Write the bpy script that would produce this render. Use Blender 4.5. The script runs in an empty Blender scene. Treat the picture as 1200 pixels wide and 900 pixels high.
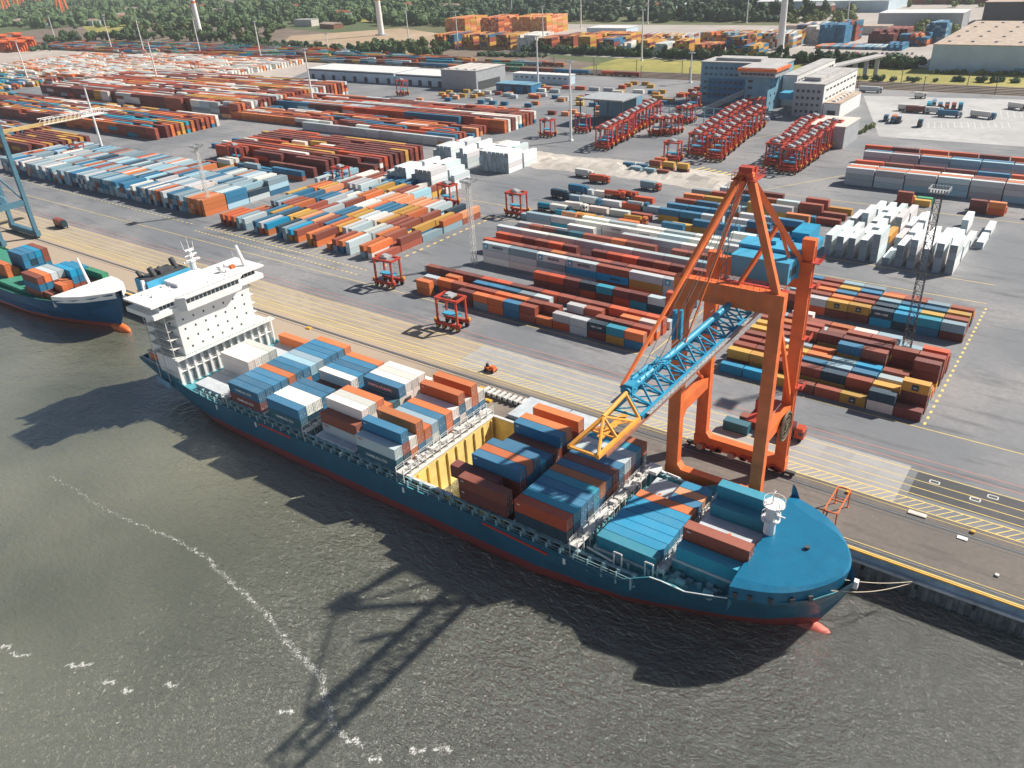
import bpy, math, random
from mathutils import Vector, Matrix
random.seed(7)
D = bpy.data
C = bpy.context.scene.collection
scene = bpy.context.scene

# ------------------------------------------------------------------ camera, world, sun, exposure
# world: X runs along the quay, Y inland, Z up; quay surface is z = 0
def look_matrix(yaw, pit, rol):
    f = Vector((math.sin(yaw)*math.cos(pit), math.cos(yaw)*math.cos(pit), -math.sin(pit)))
    r = Vector((math.cos(yaw), -math.sin(yaw), 0)); d = f.cross(r)
    r2 = r*math.cos(rol)+d*math.sin(rol); d2 = -r*math.sin(rol)+d*math.cos(rol)
    m = Matrix(((r2.x, -d2.x, -f.x, 0), (r2.y, -d2.y, -f.y, 0), (r2.z, -d2.z, -f.z, 0), (0, 0, 0, 1)))
    return m
cam = D.objects.new('camera', D.cameras.new('camera'))
C.objects.link(cam)
cam.matrix_world = Matrix.Translation((0, 0, 104.0)) @ look_matrix(-0.66532041, 0.50671982, 0.06037140)
cam.data.sensor_width = 36; cam.data.sensor_fit = 'HORIZONTAL'
cam.data.lens = 925.112/1200*36
cam.data.clip_start = 1; cam.data.clip_end = 30000
scene.camera = cam
w = D.worlds.new('World'); scene.world = w; w.use_nodes = True
SUN_EL = math.radians(41.8)
SUN_AZ = math.atan2(0.66, 0.90)         # clockwise from +Y towards +X
sky = w.node_tree.nodes.new('ShaderNodeTexSky'); sky.sky_type = 'NISHITA'; sky.sun_disc = False
sky.sun_elevation = SUN_EL; sky.sun_rotation = SUN_AZ
bg = w.node_tree.nodes['Background']; bg.inputs['Strength'].default_value = 0.055
w.node_tree.links.new(sky.outputs[0], bg.inputs[0])
sl = D.lights.new('sun', 'SUN'); sl.energy = 5.0; sl.angle = math.radians(0.9); sl.color = (1.0, 0.93, 0.83)
so = D.objects.new('sun', sl); C.objects.link(so)
sd = Vector((math.sin(SUN_AZ)*math.cos(SUN_EL), math.cos(SUN_AZ)*math.cos(SUN_EL), math.sin(SUN_EL)))
so.rotation_euler = sd.to_track_quat('Z', 'Y').to_euler(); so.location = (200, 300, 300)
scene.view_settings.view_transform = 'Standard'; scene.view_settings.look = 'None'
scene.view_settings.exposure = 0.52; scene.view_settings.gamma = 1
scene.render.engine = 'CYCLES'

# ------------------------------------------------------------------ materials
def mat(name, col, rough=0.6, var=0.15, scale=0.5, metal=0.0, bump=0.0, bscale=2.0, col2=None, mix=0.5, coords='Object'):
    m = D.materials.new(name); m.use_nodes = True; nt = m.node_tree; n = nt.nodes; L = nt.links
    b = n['Principled BSDF']; b.inputs['Roughness'].default_value = rough; b.inputs['Metallic'].default_value = metal
    tc = n.new('ShaderNodeNewGeometry' if coords == 'World' else 'ShaderNodeTexCoord')
    src = tc.outputs['Position'] if coords == 'World' else tc.outputs['Object']
    nz = n.new('ShaderNodeTexNoise'); nz.inputs['Scale'].default_value = scale; nz.inputs['Detail'].default_value = 6
    L.new(src, nz.inputs['Vector'])
    ramp = n.new('ShaderNodeValToRGB'); e = ramp.color_ramp.elements
    c2 = col2 if col2 else tuple(c*(1-var) for c in col)
    c1 = col if col2 else tuple(min(1, c*(1+var)) for c in col)
    e[0].position = 0.5-0.22; e[1].position = 0.5+0.22
    if col2: e[0].position = mix-0.12; e[1].position = mix+0.12
    e[0].color = (*c2, 1); e[1].color = (*c1, 1)
    L.new(nz.outputs['Fac'], ramp.inputs[0]); L.new(ramp.outputs[0], b.inputs['Base Color'])
    if bump:
        nb = n.new('ShaderNodeTexNoise'); nb.inputs['Scale'].default_value = bscale; nb.inputs['Detail'].default_value = 5
        L.new(src, nb.inputs['Vector'])
        bp = n.new('ShaderNodeBump'); bp.inputs['Strength'].default_value = bump; bp.inputs['Distance'].default_value = 0.2
        L.new(nb.outputs['Fac'], bp.inputs['Height']); L.new(bp.outputs[0], b.inputs['Normal'])
    m['src'] = 1
    return m
def glass(name, col=(0.03, 0.05, 0.06)):
    m = mat(name, col, 0.12, 0.2, 0.3); return m

PAL = {'B': (0.025, 0.17, 0.31), 'T': (0.012, 0.30, 0.43), 'K': (0.0, 0.28, 0.50), 'N': (0.012, 0.045, 0.075), 'D': (0.015, 0.12, 0.17),
       'O': (0.62, 0.17, 0.05), 'R': (0.30, 0.075, 0.045), 'H': (0.56, 0.09, 0.03), 'M': (0.17, 0.040, 0.035),
       'Y': (0.58, 0.32, 0.06), 'W': (0.76, 0.73, 0.67), 'G': (0.50, 0.55, 0.57), 'S': (0.24, 0.36, 0.42), 'L': (0.36, 0.56, 0.66),
       'Q': (0.74, 0.77, 0.78), 'E': (0.03, 0.28, 0.15), 'P': (0.75, 0.33, 0.16)}
CNAME = {'B': 'steel blue', 'T': 'teal blue', 'K': 'bright cyan', 'N': 'dark navy', 'D': 'dark teal', 'O': 'orange', 'R': 'rust brown',
         'H': 'red orange', 'M': 'maroon', 'Y': 'yellow', 'W': 'cream white', 'Q': 'white', 'G': 'light grey', 'S': 'slate grey', 'L': 'pale blue', 'E': 'green', 'P': 'salmon'}

def paint_container(name, attr):
    """painted corrugated steel; colour from the object (or from the mesh colour attribute)"""
    m = D.materials.new(name); m.use_nodes = True; nt = m.node_tree; n = nt.nodes; L = nt.links
    b = n['Principled BSDF']; b.inputs['Roughness'].default_value = 0.62
    if attr:
        c = n.new('ShaderNodeAttribute'); c.attribute_name = 'Col'; csock = c.outputs['Color']
    else:
        c = n.new('ShaderNodeObjectInfo'); csock = c.outputs['Color']
    geo = n.new('ShaderNodeNewGeometry')
    nz = n.new('ShaderNodeTexNoise'); nz.inputs['Scale'].default_value = 0.35; nz.inputs['Detail'].default_value = 8
    L.new(geo.outputs['Position'], nz.inputs['Vector'])
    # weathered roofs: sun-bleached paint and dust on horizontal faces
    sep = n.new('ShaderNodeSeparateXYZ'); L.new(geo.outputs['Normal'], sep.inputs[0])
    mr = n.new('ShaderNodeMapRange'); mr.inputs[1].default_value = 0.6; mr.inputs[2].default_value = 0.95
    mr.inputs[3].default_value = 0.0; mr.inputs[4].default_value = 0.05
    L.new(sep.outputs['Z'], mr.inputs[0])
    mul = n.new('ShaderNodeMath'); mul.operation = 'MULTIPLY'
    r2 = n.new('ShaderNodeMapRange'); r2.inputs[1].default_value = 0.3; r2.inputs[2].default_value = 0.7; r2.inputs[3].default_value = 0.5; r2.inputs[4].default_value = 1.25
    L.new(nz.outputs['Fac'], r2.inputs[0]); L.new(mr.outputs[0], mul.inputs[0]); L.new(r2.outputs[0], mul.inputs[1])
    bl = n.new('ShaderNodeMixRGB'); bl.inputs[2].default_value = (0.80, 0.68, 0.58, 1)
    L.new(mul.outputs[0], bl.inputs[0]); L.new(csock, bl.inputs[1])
    # patches of grime and rust
    n2 = n.new('ShaderNodeTexNoise'); n2.inputs['Scale'].default_value = 1.3; n2.inputs['Detail'].default_value = 9; n2.inputs['Roughness'].default_value = 0.7
    L.new(geo.outputs['Position'], n2.inputs['Vector'])
    r3 = n.new('ShaderNodeMapRange'); r3.inputs[1].default_value = 0.58; r3.inputs[2].default_value = 0.72; r3.inputs[3].default_value = 0; r3.inputs[4].default_value = 0.30
    L.new(n2.outputs['Fac'], r3.inputs[0])
    ru = n.new('ShaderNodeMixRGB'); ru.inputs[2].default_value = (0.13, 0.065, 0.04, 1)
    L.new(r3.outputs[0], ru.inputs[0]); L.new(bl.outputs[0], ru.inputs[1])
    L.new(ru.outputs[0], b.inputs['Base Color'])
    wv = n.new('ShaderNodeTexNoise'); wv.inputs['Scale'].default_value = 3.0
    L.new(geo.outputs['Position'], wv.inputs['Vector'])
    bp = n.new('ShaderNodeBump'); bp.inputs['Strength'].default_value = 0.25; bp.inputs['Distance'].default_value = 0.08
    L.new(wv.outputs['Fac'], bp.inputs['Height']); L.new(bp.outputs[0], b.inputs['Normal'])
    return m
M_CONT = paint_container('container_paint', False)
M_CONTV = paint_container('container_paint_mixed', True)

def obj_colour(name, rough=0.4):
    m = D.materials.new(name); m.use_nodes = True; n = m.node_tree.nodes; L = m.node_tree.links
    c = n.new('ShaderNodeObjectInfo'); nz = n.new('ShaderNodeTexNoise'); nz.inputs['Scale'].default_value = 2.0
    mx = n.new('ShaderNodeMixRGB'); mx.blend_type = 'MULTIPLY'; mx.inputs[0].default_value = 0.25
    L.new(c.outputs['Color'], mx.inputs[1]); L.new(nz.outputs['Fac'], mx.inputs[2])
    L.new(mx.outputs[0], n['Principled BSDF'].inputs['Base Color']); n['Principled BSDF'].inputs['Roughness'].default_value = rough
    return m
M_OBJ = obj_colour('vehicle_paint')
MT = dict(
    tailyel=mat('faded_yellow', (0.55, 0.38, 0.16), 0.6, 0.2, 0.5),
    orange=mat('crane_orange', (0.74, 0.165, 0.04), 0.5, 0.16, 0.35, bump=0.05),
    red=mat('carrier_red', (0.46, 0.055, 0.03), 0.5, 0.2, 0.8),
    boomblue=mat('boom_blue', (0.02, 0.28, 0.46), 0.5, 0.2, 0.5),
    houseblue=mat('house_blue', (0.06, 0.36, 0.56), 0.5, 0.12, 0.3),
    yellow=mat('signal_yellow', (0.72, 0.40, 0.05), 0.5, 0.15, 0.5),
    boomyel=mat('boom_yellow', (0.80, 0.36, 0.06), 0.5, 0.15, 0.5),
    holdyel=mat('hold_yellow', (0.92, 0.68, 0.24), 0.6, 0.18, 0.4),
    white=mat('white_paint', (0.80, 0.79, 0.77), 0.5, 0.05, 0.3),
    offwhite=mat('off_white_steel', (0.62, 0.61, 0.58), 0.6, 0.15, 0.6),
    grey=mat('grey_steel', (0.36, 0.38, 0.39), 0.6, 0.22, 0.5),
    hatch=mat('hatch_cover_grey', (0.50, 0.54, 0.57), 0.55, 0.14, 0.5),
    dgrey=mat('dark_steel', (0.06, 0.065, 0.07), 0.6, 0.25, 0.8),
    black=mat('rubber_black', (0.02, 0.02, 0.022), 0.8, 0.2, 1.0),
    teal=mat('deck_teal', (0.07, 0.30, 0.36), 0.6, 0.25, 0.9, bump=0.05),
    tealgrey=mat('deck_teal_grey', (0.26, 0.42, 0.45), 0.6, 0.2, 0.7),
    cover=mat('bow_cover_blue', (0.0, 0.135, 0.255), 0.38, 0.10, 0.4, bump=0.35, bscale=0.6),
    craneblue=mat('old_crane_blue', (0.07, 0.18, 0.25), 0.6, 0.15, 0.4),
    glassm=glass('dark_glass'),
    rope=mat('rope_tan', (0.55, 0.47, 0.36), 0.9, 0.1, 3),
    green=mat('deck_green', (0.05, 0.25, 0.17), 0.7, 0.2, 0.7),
    pink=mat('bulb_red', (0.62, 0.14, 0.10), 0.6, 0.25, 0.8),
    person_dark=mat('dark_clothes', (0.03, 0.035, 0.05), 0.8, 0.2, 3),
    skin=mat('skin', (0.5, 0.3, 0.2), 0.6, 0.05, 3),
    brick=mat('red_brick', (0.32, 0.13, 0.08), 0.8, 0.2, 1),
    roofred=mat('roof_red_tiles', (0.42, 0.13, 0.07), 0.8, 0.2, 1),
    render=mat('pale_render', (0.62, 0.58, 0.52), 0.8, 0.1, 0.4),
    roofgrey=mat('flat_roof_grey', (0.42, 0.41, 0.40), 0.8, 0.2, 0.15),
    roofwhite=mat('white_roof', (0.68, 0.68, 0.67), 0.6, 0.1, 0.1),
    rooftan=mat('tan_roof', (0.42, 0.33, 0.26), 0.8, 0.25, 0.2),
    bluecl=mat('blue_cladding', (0.03, 0.17, 0.34), 0.5, 0.12, 0.2),
    palecl=mat('pale_blue_cladding', (0.17, 0.35, 0.46), 0.5, 0.12, 0.2),
    stonecl=mat('grey_cladding', (0.36, 0.38, 0.40), 0.6, 0.1, 0.3),
    shedcl=mat('light_shed_cladding', (0.52, 0.64, 0.72), 0.6, 0.1, 0.1),
    trunk=mat('bark', (0.12, 0.08, 0.05), 0.9, 0.3, 1),
)
def foliage(name, a, b):
    m = mat(name, a, 0.85, 0.3, 0.12, col2=b, mix=0.5, coords='World')
    return m
M_LEAF = [foliage('foliage_mid', (0.10, 0.16, 0.05), (0.055, 0.105, 0.045)), foliage('foliage_dark', (0.07, 0.12, 0.055), (0.04, 0.08, 0.045)),
          foliage('foliage_olive', (0.18, 0.20, 0.06), (0.09, 0.13, 0.045))]
M_HULL = mat('hull_paint', (0.008, 0.10, 0.165), 0.4, 0.18, 0.25)
def two_tone(m, zc, red):
    nt = m.node_tree; n = nt.nodes; L = nt.links; b = n['Principled BSDF']
    old = b.inputs['Base Color'].links[0].from_socket
    g = n.new('ShaderNodeNewGeometry'); s = n.new('ShaderNodeSeparateXYZ'); L.new(g.outputs['Position'], s.inputs[0])
    c = n.new('ShaderNodeMath'); c.operation = 'LESS_THAN'; c.inputs[1].default_value = zc; L.new(s.outputs['Z'], c.inputs[0])
    mx = n.new('ShaderNodeMixRGB'); mx.inputs[2].default_value = (*red, 1)
    L.new(c.outputs[0], mx.inputs[0]); L.new(old, mx.inputs[1]); L.new(mx.outputs[0], b.inputs['Base Color'])
two_tone(M_HULL, -3.4, (0.26, 0.035, 0.03))

# ------------------------------------------------------------------ mesh helpers
class MB:
    def __init__(s): s.v = []; s.f = []; s.m = []; s.c = []
    def quad(s, a, b, c, d, m=0):
        i = len(s.v); s.v += [a, b, c, d]; s.f.append((i, i+1, i+2, i+3)); s.m.append(m)
    def tri(s, a, b, c, m=0):
        i = len(s.v); s.v += [a, b, c]; s.f.append((i, i+1, i+2)); s.m.append(m)
    def poly(s, pts, m=0):
        i = len(s.v); s.v += [tuple(p) for p in pts]; s.f.append(tuple(range(i, i+len(pts)))); s.m.append(m)
    def box(s, x0, y0, z0, x1, y1, z1, m=0, top=None):
        if x0 > x1: x0, x1 = x1, x0
        if y0 > y1: y0, y1 = y1, y0
        if z0 > z1: z0, z1 = z1, z0
        i = len(s.v)
        s.v += [(x0, y0, z0), (x1, y0, z0), (x1, y1, z0), (x0, y1, z0), (x0, y0, z1), (x1, y0, z1), (x1, y1, z1), (x0, y1, z1)]
        s.f += [(i, i+3, i+2, i+1), (i+4, i+5, i+6, i+7), (i, i+1, i+5, i+4), (i+1, i+2, i+6, i+5), (i+2, i+3, i+7, i+6), (i+3, i, i+4, i+7)]
        s.m += [m, m if top is None else top, m, m, m, m]
    def beam(s, p, q, w, h, m=0, up=(0, 0, 1)):
        p = Vector(p); q = Vector(q); d = (q-p).normalized(); u = Vector(up)
        if abs(d.dot(u)) > 0.98: u = Vector((0, 1, 0))
        r = d.cross(u).normalized(); u = r.cross(d).normalized()
        i = len(s.v)
        for o in (p, q):
            for a, b in ((-1, -1), (1, -1), (1, 1), (-1, 1)):
                s.v.append(tuple(o+r*a*w/2+u*b*h/2))
        s.f += [(i+3, i+2, i+1, i), (i+4, i+5, i+6, i+7), (i, i+1, i+5, i+4), (i+1, i+2, i+6, i+5), (i+2, i+3, i+7, i+6), (i+3, i, i+4, i+7)]
        s.m += [m]*6
    def tube(s, p, q, r0, r1=None, n=8, m=0, caps=True):
        r1 = r0 if r1 is None else r1
        p = Vector(p); q = Vector(q); d = (q-p).normalized(); u = Vector((0, 0, 1))
        if abs(d.dot(u)) > 0.98: u = Vector((0, 1, 0))
        a = d.cross(u).normalized(); b = a.cross(d).normalized()
        i = len(s.v)
        for o, rr in ((p, r0), (q, r1)):
            for k in range(n):
                t = 2*math.pi*k/n; s.v.append(tuple(o+a*math.cos(t)*rr+b*math.sin(t)*rr))
        for k in range(n):
            j = (k+1) % n; s.f.append((i+k, i+n+k, i+n+j, i+j)); s.m.append(m)
        if caps:
            s.f.append(tuple(range(i, i+n))); s.m.append(m); s.f.append(tuple(range(i+2*n-1, i+n-1, -1))); s.m.append(m)
    def lathe(s, c, prof, n=16, m=0):
        i0 = len(s.v)
        for r, z in prof:
            for k in range(n):
                t = 2*math.pi*k/n; s.v.append((c[0]+r*math.cos(t), c[1]+r*math.sin(t), c[2]+z))
        for j in range(len(prof)-1):
            for k in range(n):
                k2 = (k+1) % n; s.f.append((i0+j*n+k, i0+j*n+k2, i0+(j+1)*n+k2, i0+(j+1)*n+k)); s.m.append(m)
        s.f.append(tuple(i0+(len(prof)-1)*n+k for k in range(n))); s.m.append(m)
    def ell(s, c, r, n=10, k=6, m=0, jit=0.0, rnd=None):
        i0 = len(s.v)
        for j in range(k+1):
            ph = math.pi*j/k
            for t in range(n):
                a = 2*math.pi*t/n; q = 1+(rnd.uniform(-jit, jit) if rnd else 0)
                s.v.append((c[0]+r[0]*math.sin(ph)*math.cos(a)*q, c[1]+r[1]*math.sin(ph)*math.sin(a)*q, c[2]+r[2]*math.cos(ph)*q))
        for j in range(k):
            for t in range(n):
                t2 = (t+1) % n; s.f.append((i0+j*n+t, i0+(j+1)*n+t, i0+(j+1)*n+t2, i0+j*n+t2)); s.m.append(m)
    def prism(s, pts, z0, z1, m=0, mt=None):
        """pts counter-clockwise seen from above"""
        n = len(pts); i = len(s.v)
        s.v += [(x, y, z0) for x, y in pts]+[(x, y, z1) for x, y in pts]
        s.f.append(tuple(range(i+n-1, i-1, -1))); s.m.append(m); s.f.append(tuple(range(i+n, i+2*n))); s.m.append(m if mt is None else mt)
        for k in range(n):
            j = (k+1) % n; s.f.append((i+k, i+j, i+n+j, i+n+k)); s.m.append(m)
    def mesh(s, name, mats, org=(0, 0, 0)):
        me = D.meshes.new(name)
        me.from_pydata([(x-org[0], y-org[1], z-org[2]) for x, y, z in s.v], [], s.f)
        for mm in (mats if isinstance(mats, (list, tuple)) else [mats]): me.materials.append(mm)
        me.polygons.foreach_set('material_index', s.m); me.update()
        return me
    def build(s, name, mats, parent=None, smooth=False):
        org = (0, 0, 0)
        if parent is not None:
            org = WORLD[parent.name]
        me = s.mesh(name, mats, org)
        if smooth: me.polygons.foreach_set('use_smooth', [True]*len(me.polygons))
        o = D.objects.new(name, me); C.objects.link(o)
        if parent is not None: o.parent = parent
        WORLD[o.name] = org
        return o
WORLD = {}
def tag(o, label, cat, group=None, kind=None):
    if label: o['label'] = label
    if cat: o['category'] = cat
    if group: o['group'] = group
    if kind: o['kind'] = kind
    return o
def thing(name, label, cat, loc=(0, 0, 0), group=None):
    loc = tuple(loc)+(0,)*(3-len(loc))
    o = D.objects.new(name, None); C.objects.link(o); o.location = loc; o.empty_display_size = 1
    WORLD[o.name] = tuple(loc)
    return tag(o, label, cat, group)
def struct(mb, name, m):
    o = mb.build(name, m); o['kind'] = 'structure'; return o
def copy_tree(o, parent=None):
    c = o.copy(); C.objects.link(c)
    if parent is not None: c.parent = parent; c.matrix_parent_inverse = o.matrix_parent_inverse
    for ch in KIDS.get(o.name, list(o.children)): copy_tree(ch, c)
    return c
KIDS = {}
ORD = ['first', 'second', 'third', 'fourth', 'fifth', 'sixth', 'seventh', 'eighth', 'ninth', 'tenth', 'eleventh', 'twelfth', 'thirteenth',
       'fourteenth', 'fifteenth', 'sixteenth', 'seventeenth', 'eighteenth', 'nineteenth', 'twentieth']
def ordn(i):
    if i < 20: return ORD[i]
    if i < 29: return 'twenty-'+ORD[i-20]
    return ['thirtieth', 'thirty-first', 'thirty-second', 'thirty-third', 'thirty-fourth', 'thirty-fifth', 'thirty-sixth', 'thirty-seventh', 'thirty-eighth', 'thirty-ninth', 'fortieth'][min(i-29, 10)]
def lerp(a, b, t): return (a[0]+(b[0]-a[0])*t, a[1]+(b[1]-a[1])*t)

# ------------------------------------------------------------------ ground, water, quay
def ground_mat(name, ca, cb, cc, s1=0.012, s2=0.25, rough=0.85, grid=None, gcol=0.8, stain=0.5):
    m = D.materials.new(name); m.use_nodes = True; nt = m.node_tree; n = nt.nodes; L = nt.links
    b = n['Principled BSDF']; b.inputs['Roughness'].default_value = rough
    g = n.new('ShaderNodeNewGeometry')
    a = n.new('ShaderNodeTexNoise'); a.inputs['Scale'].default_value = s1; a.inputs['Detail'].default_value = 4
    f = n.new('ShaderNodeTexNoise'); f.inputs['Scale'].default_value = s2; f.inputs['Detail'].default_value = 10; f.inputs['Roughness'].default_value = 0.7
    mp = n.new('ShaderNodeMapping'); mp.inputs['Scale'].default_value = (0.25, 1.6, 1)
    L.new(g.outputs['Position'], mp.inputs[0])
    st = n.new('ShaderNodeTexNoise'); st.inputs['Scale'].default_value = 0.16; st.inputs['Detail'].default_value = 7; st.inputs['Roughness'].default_value = 0.65
    L.new(mp.outputs[0], st.inputs['Vector'])
    for t in (a, f): L.new(g.outputs['Position'], t.inputs['Vector'])
    r1 = n.new('ShaderNodeValToRGB'); e = r1.color_ramp.elements; e[0].position = 0.42; e[1].position = 0.60; e[0].color = (*ca, 1); e[1].color = (*cb, 1)
    L.new(a.outputs['Fac'], r1.inputs[0])
    r2 = n.new('ShaderNodeMapRange'); r2.inputs[1].default_value = 0.35; r2.inputs[2].default_value = 0.75; r2.inputs[3].default_value = 0; r2.inputs[4].default_value = 0.75
    L.new(f.outputs['Fac'], r2.inputs[0])
    mx = n.new('ShaderNodeMixRGB'); mx.inputs[2].default_value = (*cc, 1)
    L.new(r2.outputs[0], mx.inputs[0]); L.new(r1.outputs[0], mx.inputs[1])
    r3 = n.new('ShaderNodeMapRange'); r3.inputs[1].default_value = 0.52; r3.inputs[2].default_value = 0.72; r3.inputs[3].default_value = 0; r3.inputs[4].default_value = stain
    L.new(st.outputs['Fac'], r3.inputs[0])
    m2 = n.new('ShaderNodeMixRGB'); m2.inputs[2].default_value = (cc[0]*0.55, cc[1]*0.55, cc[2]*0.55, 1)
    L.new(r3.outputs[0], m2.inputs[0]); L.new(mx.outputs[0], m2.inputs[1]); out = m2.outputs[0]
    if grid:
        br = n.new('ShaderNodeTexBrick'); br.offset = 0; br.inputs['Scale'].default_value = 1; br.inputs['Mortar Size'].default_value = 0.05
        br.inputs['Brick Width'].default_value = grid[0]; br.inputs['Row Height'].default_value = grid[1]
        br.inputs['Color1'].default_value = (1, 1, 1, 1); br.inputs['Color2'].default_value = (0.9, 0.9, 0.9, 1); br.inputs['Mortar'].default_value = (gcol, gcol, gcol, 1)
        L.new(g.outputs['Position'], br.inputs['Vector'])
        m3 = n.new('ShaderNodeMixRGB'); m3.blend_type = 'MULTIPLY'; m3.inputs[0].default_value = 1
        L.new(out, m3.inputs[1]); L.new(br.outputs['Color'], m3.inputs[2]); out = m3.outputs[0]
    L.new(out, b.inputs['Base Color'])
    bp = n.new('ShaderNodeBump'); bp.inputs['Strength'].default_value = 0.3; bp.inputs['Distance'].default_value = 0.05
    L.new(f.outputs['Fac'], bp.inputs['Height']); L.new(bp.outputs[0], b.inputs['Normal'])
    return m
G_LAND = ground_mat('land_green', (0.09, 0.12, 0.04), (0.16, 0.15, 0.07), (0.06, 0.09, 0.035), 0.006, 0.05)
G_ASPH = ground_mat('yard_asphalt', (0.17, 0.185, 0.20), (0.29, 0.285, 0.285), (0.15, 0.155, 0.17), 0.018, 0.5, stain=0.8)
G_APR = ground_mat('quay_apron_concrete', (0.155, 0.135, 0.12), (0.21, 0.18, 0.155), (0.10, 0.092, 0.085), 0.02, 0.8, stain=0.7)
G_APW = ground_mat('quay_apron_sandy', (0.44, 0.34, 0.25), (0.54, 0.43, 0.33), (0.30, 0.24, 0.19), 0.02, 0.4, stain=0.45)
def fade_x(m, m2, xa, xb):
    """warm light on the left apron painted in as a sandy tint, greying rightwards"""
    nt = m.node_tree; n = nt.nodes; L = nt.links; b = n['Principled BSDF']; old = b.inputs['Base Color'].links[0].from_socket
    g = n.new('ShaderNodeNewGeometry'); sp = n.new('ShaderNodeSeparateXYZ'); L.new(g.outputs['Position'], sp.inputs[0])
    nz = n.new('ShaderNodeTexNoise'); nz.inputs['Scale'].default_value = 0.05; L.new(g.outputs['Position'], nz.inputs['Vector'])
    ad = n.new('ShaderNodeMath'); ad.operation = 'MULTIPLY_ADD'; ad.inputs[1].default_value = 60; L.new(nz.outputs['Fac'], ad.inputs[0]); L.new(sp.outputs['X'], ad.inputs[2])
    mr = n.new('ShaderNodeMapRange'); mr.inputs[1].default_value = xa+30; mr.inputs[2].default_value = xb+30; mr.inputs[3].default_value = 1; mr.inputs[4].default_value = 0
    L.new(ad.outputs[0], mr.inputs[0]); mx = n.new('ShaderNodeMixRGB'); mx.inputs[2].default_value = (*m2, 1)
    sc = n.new('ShaderNodeMath'); sc.operation = 'MULTIPLY'; sc.inputs[1].default_value = 0.8; L.new(mr.outputs[0], sc.inputs[0])
    L.new(sc.outputs[0], mx.inputs[0]); L.new(old, mx.inputs[1]); L.new(mx.outputs[0], b.inputs['Base Color'])
fade_x(G_APR, (0.47, 0.37, 0.275), -165, -85)  # warm light over the left apron is put into the concrete colour
G_CONC = ground_mat('pale_concrete', (0.36, 0.36, 0.36), (0.43, 0.42, 0.41), (0.27, 0.27, 0.275), 0.03, 0.3, grid=(6, 6), stain=0.35)
G_LOT = ground_mat('truck_lot_concrete', (0.42, 0.42, 0.42), (0.50, 0.50, 0.49), (0.33, 0.33, 0.33), 0.02, 0.2, grid=(10, 10), stain=0.3)
G_DARK = ground_mat('dark_asphalt_patch', (0.07, 0.075, 0.08), (0.10, 0.10, 0.105), (0.055, 0.055, 0.06), 0.05, 0.4)
G_BALL = ground_mat('ballast_brown', (0.17, 0.13, 0.10), (0.25, 0.19, 0.14), (0.10, 0.08, 0.065), 0.03, 0.15)
G_GRASS = ground_mat('grass_verge', (0.30, 0.27, 0.06), (0.42, 0.35, 0.09), (0.14, 0.17, 0.04), 0.02, 0.12)
G_SAND = ground_mat('sandy_field', (0.42, 0.30, 0.19), (0.50, 0.38, 0.26), (0.28, 0.21, 0.14), 0.01, 0.06)
G_RUB = ground_mat('rubble_soil', (0.46, 0.42, 0.37), (0.55, 0.51, 0.46), (0.34, 0.31, 0.28), 0.05, 0.5)
G_PCK = ground_mat('parking_gravel', (0.40, 0.36, 0.32), (0.46, 0.42, 0.38), (0.30, 0.27, 0.25), 0.02, 0.2)

def sheet(name, pts, z, m):
    b = MB(); b.poly([(x, y, z) for x, y in pts]); return struct(b, name, m)
def rect(x0, y0, x1, y1): return [(x0, y0), (x1, y0), (x1, y1), (x0, y1)]
sheet('ground', rect(-12000, 129.2, 9000, 14000), -0.012, G_LAND)
sheet('yard_paving', [(-1600, 129.2), (400, 129.2), (400, 632), (-640, 632), (-760, 690), (-1600, 690)], -0.004, G_ASPH)
sheet('quay_apron', rect(-1600, 129.2, 400, 147.6), 0.0, G_APR)
sheet('concrete_lane', rect(-137, 147.6, -18.5, 163), 0.004, G_CONC)
sheet('concrete_lane_left', rect(-900, 147.6, -137.02, 163), 0.004, ground_mat('worn_lane', (0.36, 0.30, 0.235), (0.44, 0.37, 0.29), (0.27, 0.23, 0.19), 0.02, 0.3, stain=0.5))
sheet('asphalt_patch', rect(-16.8, 152.4, 24, 161.5), 0.008, G_DARK)
sheet('truck_parking', [(-150.0, 605.0), (-107.9, 481.9), (-21.5, 485.3), (-34.8, 623.1)], 0.004, G_LOT)
sheet('storage_yard_paving', [(-1500, 405), (-735, 405), (-640, 470), (-735, 640), (-1500, 640)], 0.004, ground_mat('dusty_yard', (0.44, 0.38, 0.33), (0.52, 0.46, 0.40), (0.36, 0.31, 0.28), 0.02, 0.1))
sheet('grass_strip', rect(-420, 667, 900, 738), 0.004, G_GRASS)
sheet('railway_ballast', rect(-1900, 632, 900, 667), 0.004, G_BALL)
sheet('railway_yard_ballast', [(-1900, 667), (-420, 667), (-420, 700), (-560, 760), (-1000, 900), (-1900, 1150)], 0.006, G_BALL)
sheet('depot_paving', [(-720, 770), (-420, 742), (900, 742), (900, 1050), (-780, 1050)], 0.004, G_PCK)
sheet('sandy_field', [(-926.5, 716.9), (-675.9, 723.2), (-797.7, 909.8), (-942.8, 976.1), (-1065.1, 857.6)], 0.008, G_SAND)
sheet('meadow', [(-1160.2, 1072.4), (-1000.3, 1036.7), (-1149.5, 1182.5), (-1302.2, 1183.2)], 0.008, G_GRASS)
sheet('far_meadow', [(-1544.6, 801.1), (-1506.5, 888.8), (-1738.2, 1016.3), (-1884.6, 955.7)], 0.008, G_GRASS)
sheet('far_industrial_paving', [(-319.6, 979.0), (-89.9, 917.4), (-145.8, 1368.2), (-478.6, 1406.5)], 0.02, G_PCK)

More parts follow.
